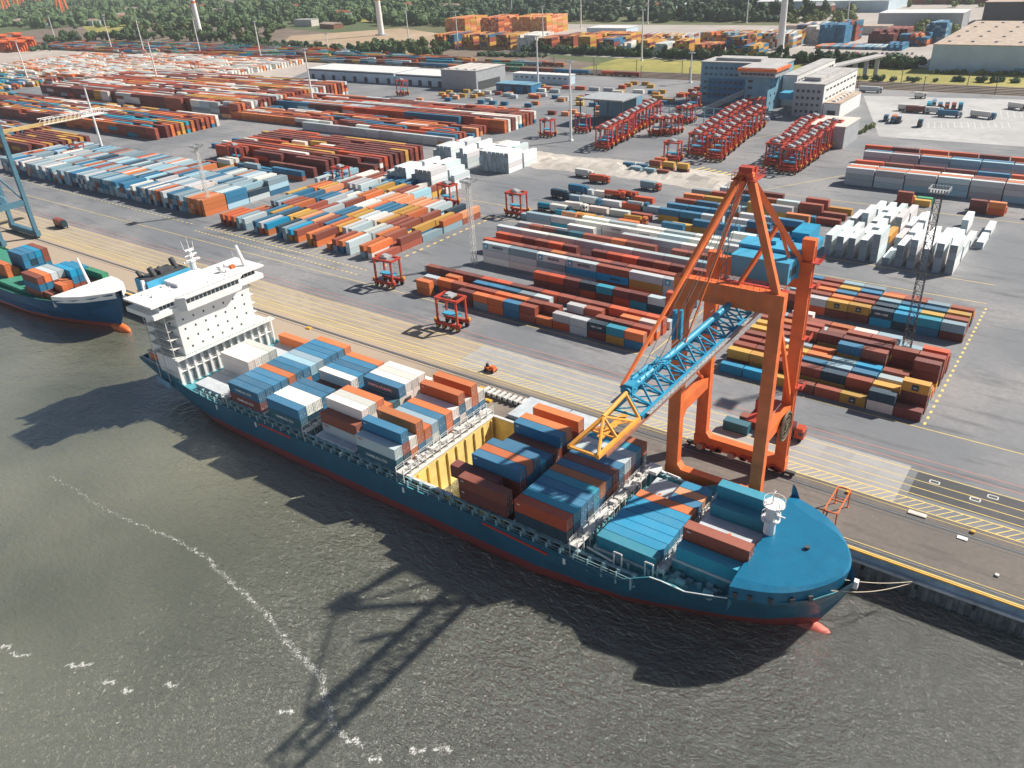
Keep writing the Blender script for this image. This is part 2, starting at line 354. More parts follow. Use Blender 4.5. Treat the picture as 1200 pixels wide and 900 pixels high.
# joints of the yard paving, worn tyre tracks
b = MB()
def line(b, x0, y0, x1, y1, w, z, m=0):
    d = Vector((x1-x0, y1-y0, 0)).normalized(); p = Vector((-d.y, d.x, 0))*w/2
    b.quad((x0-p.x, y0-p.y, z), (x1-p.x, y1-p.y, z), (x1+p.x, y1+p.y, z), (x0+p.x, y0+p.y, z), m)
M_YEL = mat('worn_yellow_line', (0.78, 0.58, 0.16), 0.8, 0.2, 0.3, col2=(0.55, 0.43, 0.19), mix=0.40, coords='World')
M_PNK = mat('worn_red_line', (0.58, 0.22, 0.17), 0.8, 0.2, 0.3, col2=(0.42, 0.26, 0.22), mix=0.40, coords='World')
M_WHT = mat('worn_white_line', (0.62, 0.62, 0.60), 0.8, 0.1, 0.5)
for y, wd in ((147.8, .26), (151.1, .28), (152.9, .2), (155.5, .2), (158.3, .2), (161.8, .22)): line(b, -900, y, 380, y, wd, 0.014)
x = -700
while x < 380:
    line(b, x, 147.95, x+2.6, 150.95, 0.2, 0.0145); x += 1.75
for y in (164.4, 167.0): line(b, -900, y, 380, y, 0.2, 0.014, 1)
line(b, -700, 180.2, 380, 180.2, 0.25, 0.014)
line(b, -900, 131.5, 380, 131.5, 0.16, 0.014)
line(b, -900, 129.65, 380, 129.65, 0.3, 0.014)
line(b, -900, 146.6, 380, 146.6, 0.12, 0.014)
# yellow dashes round the blocks
def dashes(x0, y0, x1, y1, n, w=0.45, fill=0.45):
    for i in range(n):
        a = lerp((x0, y0), (x1, y1), i/n); c = lerp((x0, y0), (x1, y1), (i+fill)/n); line(b, a[0], a[1], c[0], c[1], w, 0.014)
dashes(-212.5, 196, -212.5, 262, 16, .9); dashes(-322, 192.5, -214, 190, 42, .5, .6); dashes(-322, 187.5, -214, 185, 42, .5, .6)
dashes(-550, 196, -330, 193, 60, .4, .5); dashes(-20, 182, -19.5, 262, 26, .6, .4)
for i in range(20):
    line(b, -318+i*3.9, 192, -318+i*3.9, 198, 0.25, 0.014)
for y in (264, 281, 352): line(b, -300, y, -20, y, 0.3, 0.014)
line(b, -92, 182, -92, 262, .25, .014); line(b, -73, 182, -73, 262, .25, .014)
line(b, -140, 330, -100, 395, .3, .014); line(b, -160, 470, -190, 400, .3, .014)
for i in range(9): line(b, -170+i*3.5, 372-i*1.1, -166+i*3.5, 381-i*1.1, 1.2, .014)
o = struct(b, 'lane_markings', [M_YEL, M_PNK]); 
b = MB()
for i in range(14):                                    # bay marks of the truck parking
    p = lerp((-92.6, 512.3), (-47.2, 530.1), i/14); q = (p[0]-3.5, p[1]+16); line(b, p[0], p[1], q[0], q[1], 0.3, 0.014)
for i in range(8):
    p = lerp((-68.7, 552.7), (-42.1, 562.7), i/8); q = (p[0]-3.5, p[1]+20); line(b, p[0], p[1], q[0], q[1], 0.3, 0.014)
for x, y in ((-14, 158.8), (-6, 156.9), (-3.2, 159.6)):
    for dx, dy, ex, ey in ((0, 0, 1.8, 0), (1.8, 0, 1.8, 1.1), (1.8, 1.1, 0, 1.1), (0, 1.1, 0, 0)): line(b, x+dx, y+dy, x+ex, y+ey, 0.25, 0.018)
struct(b, 'bay_markings', M_WHT)

# crane rails let into the apron
b = MB()
b.box(-900, 130.05, -0.02, 380, 131.25, 0.006, 1); b.box(-900, 130.7, 0.008, 380, 130.8, 0.05, 0)
b.box(-900, 143.9, -0.02, 380, 144.95, 0.006, 1); b.box(-900, 144.45, 0.008, 380, 144.55, 0.05, 0)
b.box(-900, 142.9, -0.02, 380, 143.1, 0.005, 1)
struct(b, 'crane_rails', [MT['grey'], MT['dgrey']])
for x, y in ((-13.6, 146.3), (-4.8, 142.9), (-26, 145.6), (-3.6, 145.8)):
    pass

# quay wall
M_QW = mat('quay_wall_steel_blue', (0.26, 0.36, 0.45), 0.7, 0.3, 0.35, bump=0.2)
M_QC = mat('quay_wall_concrete', (0.50, 0.51, 0.52), 0.85, 0.25, 0.4, bump=0.2)
M_QD = mat('quay_wall_wet_concrete', (0.16, 0.17, 0.17), 0.6, 0.5, 0.5, bump=0.5)
root = thing('quay_wall', 'long concrete quay wall with blue-grey coping and dark wet piles below', 'quay wall', (-20, 129.2, 0))
b = MB(); b.box(-1600, 128.9, -1.7, 400, 130.2, -0.01); b.build('coping', M_QW, root)
b = MB(); b.box(-1600, 128.35, -2.35, 400, 129.3, -1.75); b.build('ledge', M_QC, root)
b = MB(); b.box(-1600, 129.3, -12, 400, 130.4, -1.75)
for i in range(420): b.box(-420+i*2.0, 128.85, -9, -420+i*2.0+0.9, 129.3, -2.36)
b.build('wall_face', M_QD, root)
b = MB()
for i in range(60): b.box(-380+i*9.5, 128.1, -3.4, -380+i*9.5+0.5, 128.9, -2.36)
b.build('fender_post', MT['black'], root)
b = MB(); b.box(-1600, 128.86, -0.16, 400, 129.2, 0.12); b.build('edge_kerb', MT['yellow'], root)

# water
def water_mat():
    m = D.materials.new('river_water'); m.use_nodes = True; nt = m.node_tree; n = nt.nodes; L = nt.links
    b = n['Principled BSDF']; b.inputs['Roughness'].default_value = 0.2; b.inputs['IOR'].default_value = 1.33
    g = n.new('ShaderNodeNewGeometry')
    a = n.new('ShaderNodeTexNoise'); a.inputs['Scale'].default_value = 0.018; a.inputs['Detail'].default_value = 5; L.new(g.outputs['Position'], a.inputs['Vector'])
    r = n.new('ShaderNodeValToRGB'); e = r.color_ramp.elements; e[0].position = 0.35; e[1].position = 0.68
    e[0].color = (0.105, 0.110, 0.075, 1); e[1].color = (0.205, 0.205, 0.148, 1)
    L.new(a.outputs['Fac'], r.inputs[0])
    # cloud shade over the right-hand river, painted as a darker water colour
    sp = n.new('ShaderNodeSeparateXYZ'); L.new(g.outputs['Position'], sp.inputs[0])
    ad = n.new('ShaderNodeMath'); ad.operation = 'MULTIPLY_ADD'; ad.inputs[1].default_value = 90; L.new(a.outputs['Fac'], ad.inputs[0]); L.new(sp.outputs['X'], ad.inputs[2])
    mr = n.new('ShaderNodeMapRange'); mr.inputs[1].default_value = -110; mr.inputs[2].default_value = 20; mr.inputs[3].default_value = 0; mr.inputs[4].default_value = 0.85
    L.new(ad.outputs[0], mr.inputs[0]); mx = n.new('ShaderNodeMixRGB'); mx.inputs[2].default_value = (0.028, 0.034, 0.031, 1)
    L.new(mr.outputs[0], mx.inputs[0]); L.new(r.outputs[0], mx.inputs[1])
    mp = n.new('ShaderNodeMapping'); mp.inputs['Rotation'].default_value = (0, 0, 0.5); mp.inputs['Scale'].default_value = (1.0, 1.7, 1); L.new(g.outputs['Position'], mp.inputs[0])
    prev = None
    for sc, dist, st in ((0.06, 1.5, 0.5), (0.26, 0.85, 0.75), (0.9, 0.40, 1.0), (2.8, .13, 1.0)):
        t = n.new('ShaderNodeTexNoise'); t.inputs['Scale'].default_value = sc; t.inputs['Detail'].default_value = 4; t.inputs['Distortion'].default_value = 0.6
        L.new(mp.outputs[0], t.inputs['Vector'])
        bp = n.new('ShaderNodeBump'); bp.inputs['Strength'].default_value = st; bp.inputs['Distance'].default_value = dist
        if sc > .2:     # wind-ruffled water towards the open river
            wm = n.new('ShaderNodeMapRange'); wm.inputs[1].default_value = -120; wm.inputs[2].default_value = 30; wm.inputs[3].default_value = dist*.38; wm.inputs[4].default_value = dist*2.9
            L.new(ad.outputs[0], wm.inputs[0]); L.new(wm.outputs[0], bp.inputs['Distance'])
        L.new(t.outputs['Fac'], bp.inputs['Height'])
        if prev: L.new(prev, bp.inputs['Normal'])
        prev = bp.outputs[0]
    # light scattered back by the silt does not follow the ripples, only the mirror reflection does
    df = n.new('ShaderNodeBsdfDiffuse'); gl = n.new('ShaderNodeBsdfGlossy'); gl.inputs['Roughness'].default_value = 0.19
    gl.inputs['Color'].default_value = (1, 1, 1, 1); fr = n.new('ShaderNodeFresnel'); fr.inputs['IOR'].default_value = 1.36
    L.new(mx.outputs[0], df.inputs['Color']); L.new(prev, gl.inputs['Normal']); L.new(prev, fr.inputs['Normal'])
    soft = n.new('ShaderNodeBump'); soft.inputs['Strength'].default_value = 0.40; soft.inputs['Distance'].default_value = 0.5
    sn = n.new('ShaderNodeTexNoise'); sn.inputs['Scale'].default_value = 0.55; sn.inputs['Detail'].default_value = 5; sn.inputs['Distortion'].default_value = 0.8
    L.new(mp.outputs[0], sn.inputs['Vector']); L.new(sn.outputs['Fac'], soft.inputs['Height']); L.new(soft.outputs[0], df.inputs['Normal'])
    ms = n.new('ShaderNodeMixShader'); fa = n.new('ShaderNodeMath'); fa.operation = 'MULTIPLY_ADD'; fa.inputs[1].default_value = 2.0; fa.inputs[2].default_value = 0.075; fa.use_clamp = True
    L.new(fr.outputs[0], fa.inputs[0]); L.new(fa.outputs[0], ms.inputs[0]); L.new(df.outputs[0], ms.inputs[1]); L.new(gl.outputs[0], ms.inputs[2])
    n.remove(b); L.new(ms.outputs[0], n['Material Output'].inputs['Surface'])
    return m
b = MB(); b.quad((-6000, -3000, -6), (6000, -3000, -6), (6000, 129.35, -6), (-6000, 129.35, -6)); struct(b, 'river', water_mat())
# foam line and breaking crests: thin froth lying on the surface
rf = random.Random(3)
b = MB()
def fleck(x, y, r):
    n = rf.randint(4, 7); a0 = rf.random()*6
    b.poly([(x+math.cos(a0+2*math.pi*k/n)*r*rf.uniform(.5, 1.3), y+math.sin(a0+2*math.pi*k/n)*r*rf.uniform(.4, 1.0), -5.97+rf.random()*0.02) for k in range(n)])
foam = [(-194.0, 57.6), (-183.7, 58.3), (-167.8, 58.2), (-157.8, 59.4), (-144.5, 61.1), (-133.8, 61.4), (-125.2, 59.9), (-117.6, 59.1), (-108.1, 57.9), (-100.5, 55.8), (-95.4, 54.9), (-88.8, 53.8), (-82.4, 50.0), (-78.5, 47.7), (-72.3, 48.1)]
wd = [.5, .5, .5, .9, 1.5, 1.8, 2.0, 2.0, 1.8, 2.2, 3.2, 3.0, 2.2, 1.8, 1.8]
for i in range(len(foam)-1):
    L_ = math.dist(foam[i], foam[i+1])
    for k in range(int(L_*26*max(.6, wd[i])*0.6)):
        t = rf.random(); p = lerp(foam[i], foam[i+1], t); ww = wd[i]*(1-t)+wd[i+1]*t
        s_ = 1 if rf.random() < .7 else rf.choice((-1, 2.2)); fleck(p[0]+rf.gauss(0, .11)*ww+0.5*s_*math.sin(t*9+i)+.25*math.sin(t*31+2*i), p[1]+rf.gauss(0, .11)*ww+.3*s_*math.sin(t*17+i), rf.uniform(.02, .085)*(1 if rf.random() < .9 else 2))
for c0, c1 in (((-139.7, 25.4), (-138.2, 26.1)), ((-143.8, 25.1), (-143.0, 25.3)), ((-128.6, 29.9), (-127.8, 30.2)), ((-126.8, 31.3), (-126.0, 31.7)), ((-119.2, 31.7), (-118.4, 32.0)), ((-109.4, 37.6), (-108.6, 37.9)), ((-114.8, 32.4), (-114.2, 32.6)), ((-87.9, 45.5), (-87.0, 46.0)), ((-74.3, 48.1), (-73.5, 48.5)), ((-61.3, 55.1), (-60.2, 55.7)), ((-64.7, 52.4), (-63.9, 52.8)), ((-69.0, 47.7), (-68.2, 48.0))):
    cx_ = c0[0]
    for k in range(190):
        t = rf.random()*2-1; fleck(c0[0]+(c1[0]-c0[0])*t*1.3+rf.gauss(0, .12), c0[1]+(c1[1]-c0[1])*t*1.3+rf.gauss(0, .10)*(1+2*abs(math.sin(t*5)))+.35*math.sin(t*4+cx_), rf.uniform(.02, .09))
o = b.build('foam', mat('sea_foam', (0.75, 0.76, 0.72), 0.9, 0.1, 1)); o['kind'] = 'stuff'; tag(o, 'white foam streaks and small breaking crests drifting on the brown river', 'foam')

# rubble strip left by road works
b = MB(); ctrl = [(-301.8, 377.9), (-274.1, 361.9), (-242.8, 358.6), (-207.8, 362.3), (-173.2, 361.2), (-136.6, 352.9)]
rr = random.Random(5); prev = None
for i in range(len(ctrl)-1):
    for k in range(12):
        p = lerp(ctrl[i], ctrl[i+1], k/12); row = []
        for j in range(7):
            e = (1-abs(j-3)/3.0); row.append((p[0]+rr.uniform(-1, 1), p[1]+(j-3)*5.2+rr.uniform(-1, 1), 0.02+e*rr.uniform(0.2, 2.4)))
        if prev:
            for j in range(6): b.quad(prev[j], row[j], row[j+1], prev[j+1])
        prev = row
struct(b, 'rubble_mound', G_RUB)

# railway: rails and sleepers on the ballast
b = MB()
for y in (636, 642, 648, 654, 661):
    for s in (-0.72, 0.72): b.box(-1500, y+s-.12, 0.02, 900, y+s+.12, 0.2)
struct(b, 'railway_tracks', MT['dgrey'])

# ------------------------------------------------------------------ buildings
def winrow(root, x0, x1, y, z, n, w, h, axis='x', out=-1, name='window', m='glassm'):
    """window ribbons / openings: panes 6 cm proud of the wall with a frame"""
    for i in range(n):
        t = x0+(x1-x0)*(i+.5)/n; b = MB()
        if axis == 'x': b.box(t-w/2, y, z, t+w/2, y+out*0.08, z+h)
        else: b.box(y, t-w/2, z, y+out*0.08, t+w/2, z+h)
        b.build(name, MT[m], root)
def hall(name, label, cat, x0, y0, x1, y1, h, wall, roof, rot=0, ridge=0, extras=None, group=None):
    """industrial hall, local frame at its near-left corner"""
    root = thing(name, label, cat, (0, 0, 0), group); WORLD[root.name] = (0, 0, 0)
    W = x1-x0; Dp = y1-y0
    b = MB(); b.box(0, 0, 0, W, Dp, h); b.build('wall', MT[wall], root)
    b = MB()
    if ridge:
        b.poly([(-.5, -.5, h+.01), (W+.5, -.5, h+.01), (W+.5, Dp/2, h+ridge), (-.5, Dp/2, h+ridge)])
        b.poly([(-.5, Dp/2, h+ridge), (W+.5, Dp/2, h+ridge), (W+.5, Dp+.5, h+.01), (-.5, Dp+.5, h+.01)])
        b.poly([(-.45, -.5, h+.005), (-.45, Dp/2, h+ridge-.01), (-.45, Dp+.5, h+.005)]); b.poly([(W+.45, -.5, h+.005), (W+.45, Dp+.5, h+.005), (W+.45, Dp/2, h+ridge-.01)])
    else:
        b.box(-.4, -.4, h+.01, W+.4, Dp+.4, h+.5)
    b.build('roof', MT[roof], root)
    if extras: extras(root, W, Dp, h)
    root.location = (x0, y0, 0); root.rotation_euler = (0, 0, rot)
    WORLD[root.name] = (x0, y0, 0)
    return root
def doors(n, w=4, hh=4.5, col='dgrey'):
    def f(root, W, Dp, h):
        for i in range(n):
            t = W*(i+.5)/n; b = MB(); b.box(t-w/2, -.1, 0.02, t+w/2, -.002, hh); b.build('gate', MT[col], root)
        b = MB(); b.box(0, -.12, h-1.3, W, -.003, h-.5); b.build('fascia', MT['dgrey'], root)
    return f
def rooflights(nx, ny, sz=1.2):
    def f(root, W, Dp, h):
        for i in range(nx):
            for j in range(ny):
                b = MB(); x = W*(i+.5)/nx; y = Dp*(j+.5)/ny; b.box(x-sz, y-sz, h+.5, x+sz, y+sz, h+1.4); b.build('roof_vent', MT['grey'], root)
        b = MB(); b.box(W*.3, -.15, h*.12, W, -.003, h*.2); b.build('plinth_stripe', MT['palecl'], root)
    return f
hall('warehouse', 'long low white roofed warehouse left of the tall grey gate house hall', 'warehouse', -655, 541, -538, 575, 9, 'shedcl', 'roofwhite', extras=doors(8), rot=0.0)
hall('warehouse', 'second white roofed warehouse touching the tall grey hall beyond the container rows', 'warehouse', -536, 541, -478, 572, 8.5, 'shedcl', 'roofwhite', extras=doors(5))
def tall(root, W, Dp, h):
    b = MB(); b.box(W, 2, 0.02, W+.15, Dp-8, h*.45); b.build('gate', MT['dgrey'], root)
    for i in range(4):
        b = MB(); b.box(4+i*W/4, 4, h+.5, 7+i*W/4, Dp-4, h+1.1); b.build('skylight', MT['render'], root)
hall('crane_repair_hall', 'tall grey hall with flat roof and open end at the end of the white warehouses', 'hall', -476, 535, -438, 575, 15, 'stonecl', 'roofgrey', extras=tall)
hall('site_office', 'long white site cabin row between the grey hall and the railway', 'site cabin', -436, 583, -378, 592, 7, 'shedcl', 'roofwhite', extras=lambda r, W, Dp, h: winrow(r, 1, W-1, 0, 4, 10, 2, 1.2))
hall('blue_storage_hall', 'low dark blue canopy shed in front of the long white cabin', 'shed', -420, 538, -385, 552, 6, 'bluecl', 'palecl', extras=doors(3))
hall('small_service_building', 'grey flat roofed service building beside the right group of parked straddle carriers', 'service building', *(-135.9, 445.3), *(-116.9, 471.3), 11, 'stonecl', 'render', extras=None)

# straddle carrier gate shed on columns
root = thing('gate_shed', 'open steel shed on columns at the head of the parked straddle carriers', 'shed', (-284, 455, 0))
b = MB(); b.box(-286, 452, 15.0, -254, 478, 15.8); b.build('roof', MT['grey'], root)
b = MB(); b.box(-286, 477.4, .02, -254, 478, 15); b.box(-254.6, 470, .02, -254, 477.3, 15); b.build('wall', MT['palecl'], root)
for x in (-285.5, -275, -265, -254.7):
    b = MB(); b.box(x, 452.2, .02, x+.6, 452.8, 15); b.build('column', MT['dgrey'], root)

# rail mounted frame beside the shed
root = thing('pipe_gantry', 'grey lattice gantry frame running behind the red straddle carriers', 'gantry', (-240, 478, 0))
b = MB()
for i in range(13):
    x = -248+i*6
    b.box(x, 480, .02, x+.5, 480.5, 9)
    b.beam((x, 480, 5), (x+6, 480, 9), .25, .25)
for z in (5, 9): b.box(-248, 479.9, z, -170, 480.3, z+.5)
b.build('frame', MT['palecl'], root)

# offices
def offices():
    # blue main block, tower, white wing, grey block
    root = thing('port_office', 'large blue office block with window bands and an orange rimmed tower', 'office building', (-246, 545, 0)); WORLD[root.name] = (-246, 545, 0)
    b = MB(); b.box(-246, 548, 0, -190, 572, 26); b.build('wall', MT['palecl'], root)
    b = MB(); b.box(-240, 547.5, 3, -200, 547.98, 16); b.build('facade_panel', MT['bluecl'], root)
    for z in (5, 9, 13, 18, 22): winrow(root, -244, -200, 547.5 if z < 15 else 548, z, 12, 2.2, 1.4)
    winrow(root, 550, 570, -246, 6, 1, 1.5, 1.5, 'y'); winrow(root, 550, 570, -246, 12, 1, 1.5, 1.5, 'y'); winrow(root, 550, 570, -246, 18, 1, 1.5, 1.5, 'y')
    b = MB(); b.box(-246.6, 547.4, 26.01, -189.4, 572.6, 26.8); b.box(-238, 554, 26.8, -206, 566, 28.6); b.build('roof', MT['roofgrey'], root)
    b = MB(); b.box(-205, 526, 0, -189.5, 545, 22); b.build('tower', MT['palecl'], root)
    b = MB(); b.box(-208, 522, 22.01, -184, 547.2, 25.3); b.build('tower_storey', MT['stonecl'], root)
    b = MB(); b.box(-209, 521, 25.31, -183, 547.3, 27.0); b.build('orange_rim', MT['orange'], root)
    b = MB(); b.box(-207.5, 522.5, 27.01, -184.5, 546, 27.5); b.build('tower_roof', MT['roofgrey'], root)
    for z in (4, 9, 14, 18): winrow(root, -204, -199, 526, z, 1, 3, 1.6)
    for z in (4, 9, 14, 18): winrow(root, 528, 543, -189.5, z, 2, 1.5, 1.6, 'y', 1)
    winrow(root, -207, -185, 522, 23, 8, 2.3, 1.4)
    b = MB(); b.box(-189.3, 552, 0, -180, 632, 19); b.build('wing', MT['white'], root)
    b = MB(); b.box(-189.4, 551.8, 19.01, -179.8, 632.2, 19.6); b.build('wing_roof', MT['roofgrey'], root)
    for z in (5, 10, 15): winrow(root, 554, 630, -180, z, 14, 4, 1.4, 'y', 1)
    b = MB(); b.box(-183, 530, 8, -168, 540, 12); b.build('footbridge', MT['houseblue'], root)
    b = MB(); b.beam((-224, 506, 3), (-205, 530, 12), 3, 2.6); b.build('entrance_ramp', MT['grey'], root)
    root = thing('grey_office', 'grey stone office block with small square windows and a sunlit white side', 'office building', (-172, 520, 0))
    b = MB(); b.box(-171, 521, 0, -153, 590, 19); b.build('wall', MT['stonecl'], root)
    b = MB(); b.box(-152.95, 521, .5, -152.5, 590, 18.6); b.build('side_panel', MT['white'], root)
    for z in (2.5, 6.5, 10.5, 14.5): winrow(root, -170, -154, 521, z, 5, 1.6, 1.6)
    for z in (5, 10, 15): winrow(root, 524, 588, -152.5, z, 9, 4.5, 1.2, 'y', 1)
    b = MB(); b.box(-171.4, 520.6, 19.01, -152.2, 590.4, 19.8); b.box(-168, 530, 19.8, -158, 575, 22); b.build('roof', MT['roofgrey'], root)
    b = MB(); b.box(-152, 522, 0, -142, 566, 8.5); b.build('annex', MT['white'], root)
    b = MB(); b.box(-152.2, 521.8, 8.51, -141.8, 566.2, 9); b.build('annex_roof', MT['rooftan'], root)
    for i in range(6):
        b = MB(); b.box(-148, 526+i*6.5, 9, -146, 528+i*6.5, 10); b.build('roof_vent', MT['white'], root)
    winrow(root, -151, -143, 522, 1, 1, 5, 3.5)
    root = thing('small_office', 'low white office beside the grey stone block near the truck lot', 'office building', (-139.1, 469.2))
    p = (-141.2, 475.6)
    b = MB(); b.box(p[0], p[1], 0, p[0]+15, p[1]+10, 5); b.build('wall', MT['stonecl'], root); b = MB(); b.box(p[0]-.3, p[1]-.3, 5.01, p[0]+15.3, p[1]+10.3, 5.5); b.build('roof', MT['roofwhite'], root)
offices()
root = thing('loading_ramp_hall', 'raised concrete road ramp on pillars behind the blue office', 'ramp', (-180, 640, 0))
b = MB(); b.beam((-184, 628, 14), (-165, 700, 14), 8, 1.2); b.build('deck', MT['roofgrey'], root)
for i in range(5):
    b = MB(); b.box(-183+i*4, 632+i*15, 0, -180+i*4, 633+i*15, 13.3); b.build('pillar', MT['stonecl'], root)

hall('logistics_hall', 'huge pale blue logistics hall with brownish roof behind the grass strip at right', 'logistics hall', *(-134.4, 727.0), 60, 905, 19, 'shedcl', 'rooftan', extras=rooflights(12, 5), rot=0.0)
hall('far_hall', 'wide white roofed hall at the top right skyline', 'hall', -470, 1225, -290, 1330, 14, 'shedcl', 'roofwhite', ridge=5)
hall('far_hall', 'grey hall with white roof below the wide hall at top right', 'hall', -250, 1020, -165, 1060, 16, 'stonecl', 'roofwhite')
hall('far_hall', 'long low tan roofed building behind the blue and maroon stacks', 'hall', -340, 965, -225, 985, 8, 'render', 'rooftan')
hall('far_hall', 'dark brown hall behind two blue pipes at top right', 'hall', -155, 1075, -60, 1140, 22, 'dgrey', 'rooftan')
hall('far_hall', 'dark tall works building at the top right corner', 'works building', -70, 1000, 60, 1080, 38, 'dgrey', 'roofgrey')
hall('far_hall', 'brown roofed works hall on the skyline right of the white hall', 'hall', -330, 1345, -150, 1450, 16, 'brick', 'rooftan', ridge=4)
hall('far_hall', 'pale flat hall between the far trees and yellow container stacks', 'hall', -560, 905, -505, 935, 10, 'shedcl', 'roofwhite')
root = thing('blue_silo_pair', 'pair of bright blue vertical pipes by the dark works hall', 'silos', (-88, 1066, 0))
for dx in (0, 8):
    b = MB(); b.tube((-90+dx, 1068, 0), (-90+dx, 1068, 30), 2.2, n=12); b.build('pipe', MT['bluecl'], root)

# houses and works scattered at the edge of the woods
rh = random.Random(21)
hx = [(430, 12), (447, 15), (462, 14), (478, 12), (492, 15), (505, 10), (512, 14), (520, 8), (300, 12), (312, 10), (330, 14), (210, 14), (245, 18), (190, 22), (165, 22), (145, 18), (120, 24), (108, 20), (60, 28), (40, 30), (15, 30), (20, 24), (345, 31), (375, 33), (393, 22), (720, 16), (735, 14), (755, 12), (775, 16), (800, 12), (860, 8), (880, 6), (950, 16), (1010, 10), (260, 10), (232, 12), (95, 30), (130, 28)]
hw = [(-1343.9, 1294.7), (-1242.3, 1235.4), (-1223.9, 1252.9), (-1220.9, 1289.4), (-1136.9, 1232.9), (-1190.7, 1325.6), (-1107.9, 1249.4), (-1189.6, 1364.2), (-1738.5, 1311.6), (-1758.3, 1357.5), (-1584.6, 1263.6), (-2003.5, 1276.0), (-1745.7, 1185.4), (-1810.0, 1106.1), (-1895.3, 1104.5), (-2112.0, 1187.1), (-1989.7, 1062.7), (-2184.8, 1142.6), (-2071.4, 981.8), (-2074.9, 944.0), (-2168.5, 938.2), (-2394.4, 1050.6), (-1205.7, 983.5), (-1115.9, 962.8), (-1246.6, 1116.6), (-696.0, 1208.3), (-688.9, 1236.9), (-673.6, 1266.0), (-612.7, 1206.9), (-604.2, 1263.0), (-543.0, 1318.7), (-526.7, 1348.0), (-384.0, 1203.0), (-337.1, 1277.5), (-1953.3, 1368.5), (-1990.6, 1322.4), (-1884.6, 955.7), (-1829.8, 994.2)]
walls = ['render', 'white', 'brick', 'shedcl']; roofs = ['roofred', 'roofwhite', 'roofgrey', 'rooftan']
WN = {'render': 'pale rendered', 'white': 'white', 'brick': 'red brick', 'shedcl': 'pale metal'}; RN = {'roofred': 'red tiled', 'roofwhite': 'white', 'roofgrey': 'grey', 'rooftan': 'tan'}
seenh = {}
for i, p in enumerate(hw):
    d = math.hypot(*p); wa = walls[rh.randrange(4)]; ro = roofs[rh.randrange(4)]; s = d/1500
    W = rh.uniform(22, 55)*s; Dp = rh.uniform(12, 20)*s; h = rh.uniform(6, 11)*s**.5
    side = 'left' if (hx[i][0] < 400) else ('middle' if hx[i][0] < 620 else 'right')
    k = (wa, ro, side); seenh[k] = seenh.get(k, 0)+1
    hall('distant_building', '%s %s %s roofed building among the far trees, %s part of the skyline' % (ordn(seenh[k]-1), WN[wa], RN[ro], side), 'building', p[0], p[1], p[0]+W, p[1]+Dp, h, wa, ro, ridge=h*.4 if ro != 'roofgrey' else 0, rot=rh.uniform(-.3, .3), group='buildings scattered among the far woods')

# ------------------------------------------------------------------ trees
rt = random.Random(11)
def crown_mesh(name, r, h, n, leaf, seed, m, blobs=7, zb=0.08):
    q = random.Random(seed); b = MB(); cl = []
    for i in range(blobs):
        a = q.random()*6.28; rr = q.random()**.6*r*.62
        cl.append((rr*math.cos(a), rr*math.sin(a), h*(zb+.12+.6*q.random()*(1-rr/r*.5)), r*q.uniform(.32, .55)))
    for i in range(n):
        c = cl[q.randrange(blobs)]
        v = Vector((q.gauss(0, 1), q.gauss(0, 1), q.gauss(0, 1)*.8)).normalized()*c[3]*q.uniform(.75, 1.08)
        p = Vector((c[0], c[1], c[2]))+v; nrm = (v.normalized()+Vector((q.gauss(0, .5), q.gauss(0, .5), q.gauss(0, .4)))).normalized()
        t = nrm.cross(Vector((q.random()-.5, q.random()-.5, q.random()-.5))).normalized(); u = nrm.cross(t); s = leaf*q.uniform(.6, 1.3)
        b.quad(tuple(p-t*s-u*s*.6), tuple(p+t*s-u*s*.5), tuple(p+t*s*.8+u*s*.6), tuple(p-t*s*.7+u*s*.7))
    for c in cl:
        b.ell((c[0], c[1], c[2]), (c[3]*.86, c[3]*.86, c[3]*.8), 7, 5, 0, .12, q)
    return b.mesh(name, m)
def trunk_mesh(h):
    b = MB(); b.tube((0, 0, -.1), (0, 0, h*.55), h*.03, h*.015, 6)
    for k in range(4):
        a = k*1.6+.4; b.tube((0, 0, h*.28+k*.4), (math.cos(a)*h*.2, math.sin(a)*h*.2, h*.55+k*.3), h*.012, h*.006, 5)
    return b.mesh('trunk', MT['trunk'])
CROWN = [crown_mesh('crown', 5.5, 12, 420, .75, 1, M_LEAF[0]), crown_mesh('crown', 6.5, 11, 450, .8, 2, M_LEAF[1]), crown_mesh('crown', 5, 13, 400, .7, 3, M_LEAF[2]),
         crown_mesh('crown', 7, 10, 480, .8, 4, M_LEAF[0], 9), crown_mesh('crown', 4.2, 16, 420, .7, 5, M_LEAF[1], 8)]
TR = [trunk_mesh(12), trunk_mesh(11), trunk_mesh(13), trunk_mesh(10), trunk_mesh(16)]
CN = ['mid green', 'dark green', 'olive', 'broad leafy green', 'tall dark']
TREEN = {}
def tree(x, y, k, s, where):
    key = (k, where); TREEN[key] = TREEN.get(key, 0)+1
    r = thing('tree', '%s %s tree from the left, %s' % (ordn(TREEN[key]-1) if TREEN[key] < 41 else 'outermost', CN[k], where), 'tree', (x, y, 0), 'trees '+where)
    r.rotation_euler = (0, 0, rt.random()*6); r.scale = (s, s, s*rt.uniform(.85, 1.15))
    for me, nm in ((CROWN[k], 'crown'), (TR[k], 'trunk')):
        o = D.objects.new(nm, me); C.objects.link(o); o.parent = r; WORLD[o.name] = (x, y, 0)
def treeline(p0, p1, n, jit, ks, smin, smax, where):
    pts = sorted([(lerp(p0, p1, (i+rt.random())/n), i) for i in range(n)], key=lambda t: t[0][0])
    for p, i in pts: tree(p[0]+rt.gauss(0, jit), p[1]+rt.gauss(0, jit), ks[rt.randrange(len(ks))], rt.uniform(smin, smax), where)
treeline((-545, 764), (-190, 741), 80, 2.0, (1, 3, 4, 0), .7, 1.0, 'in the hedge below the stacks of empties')
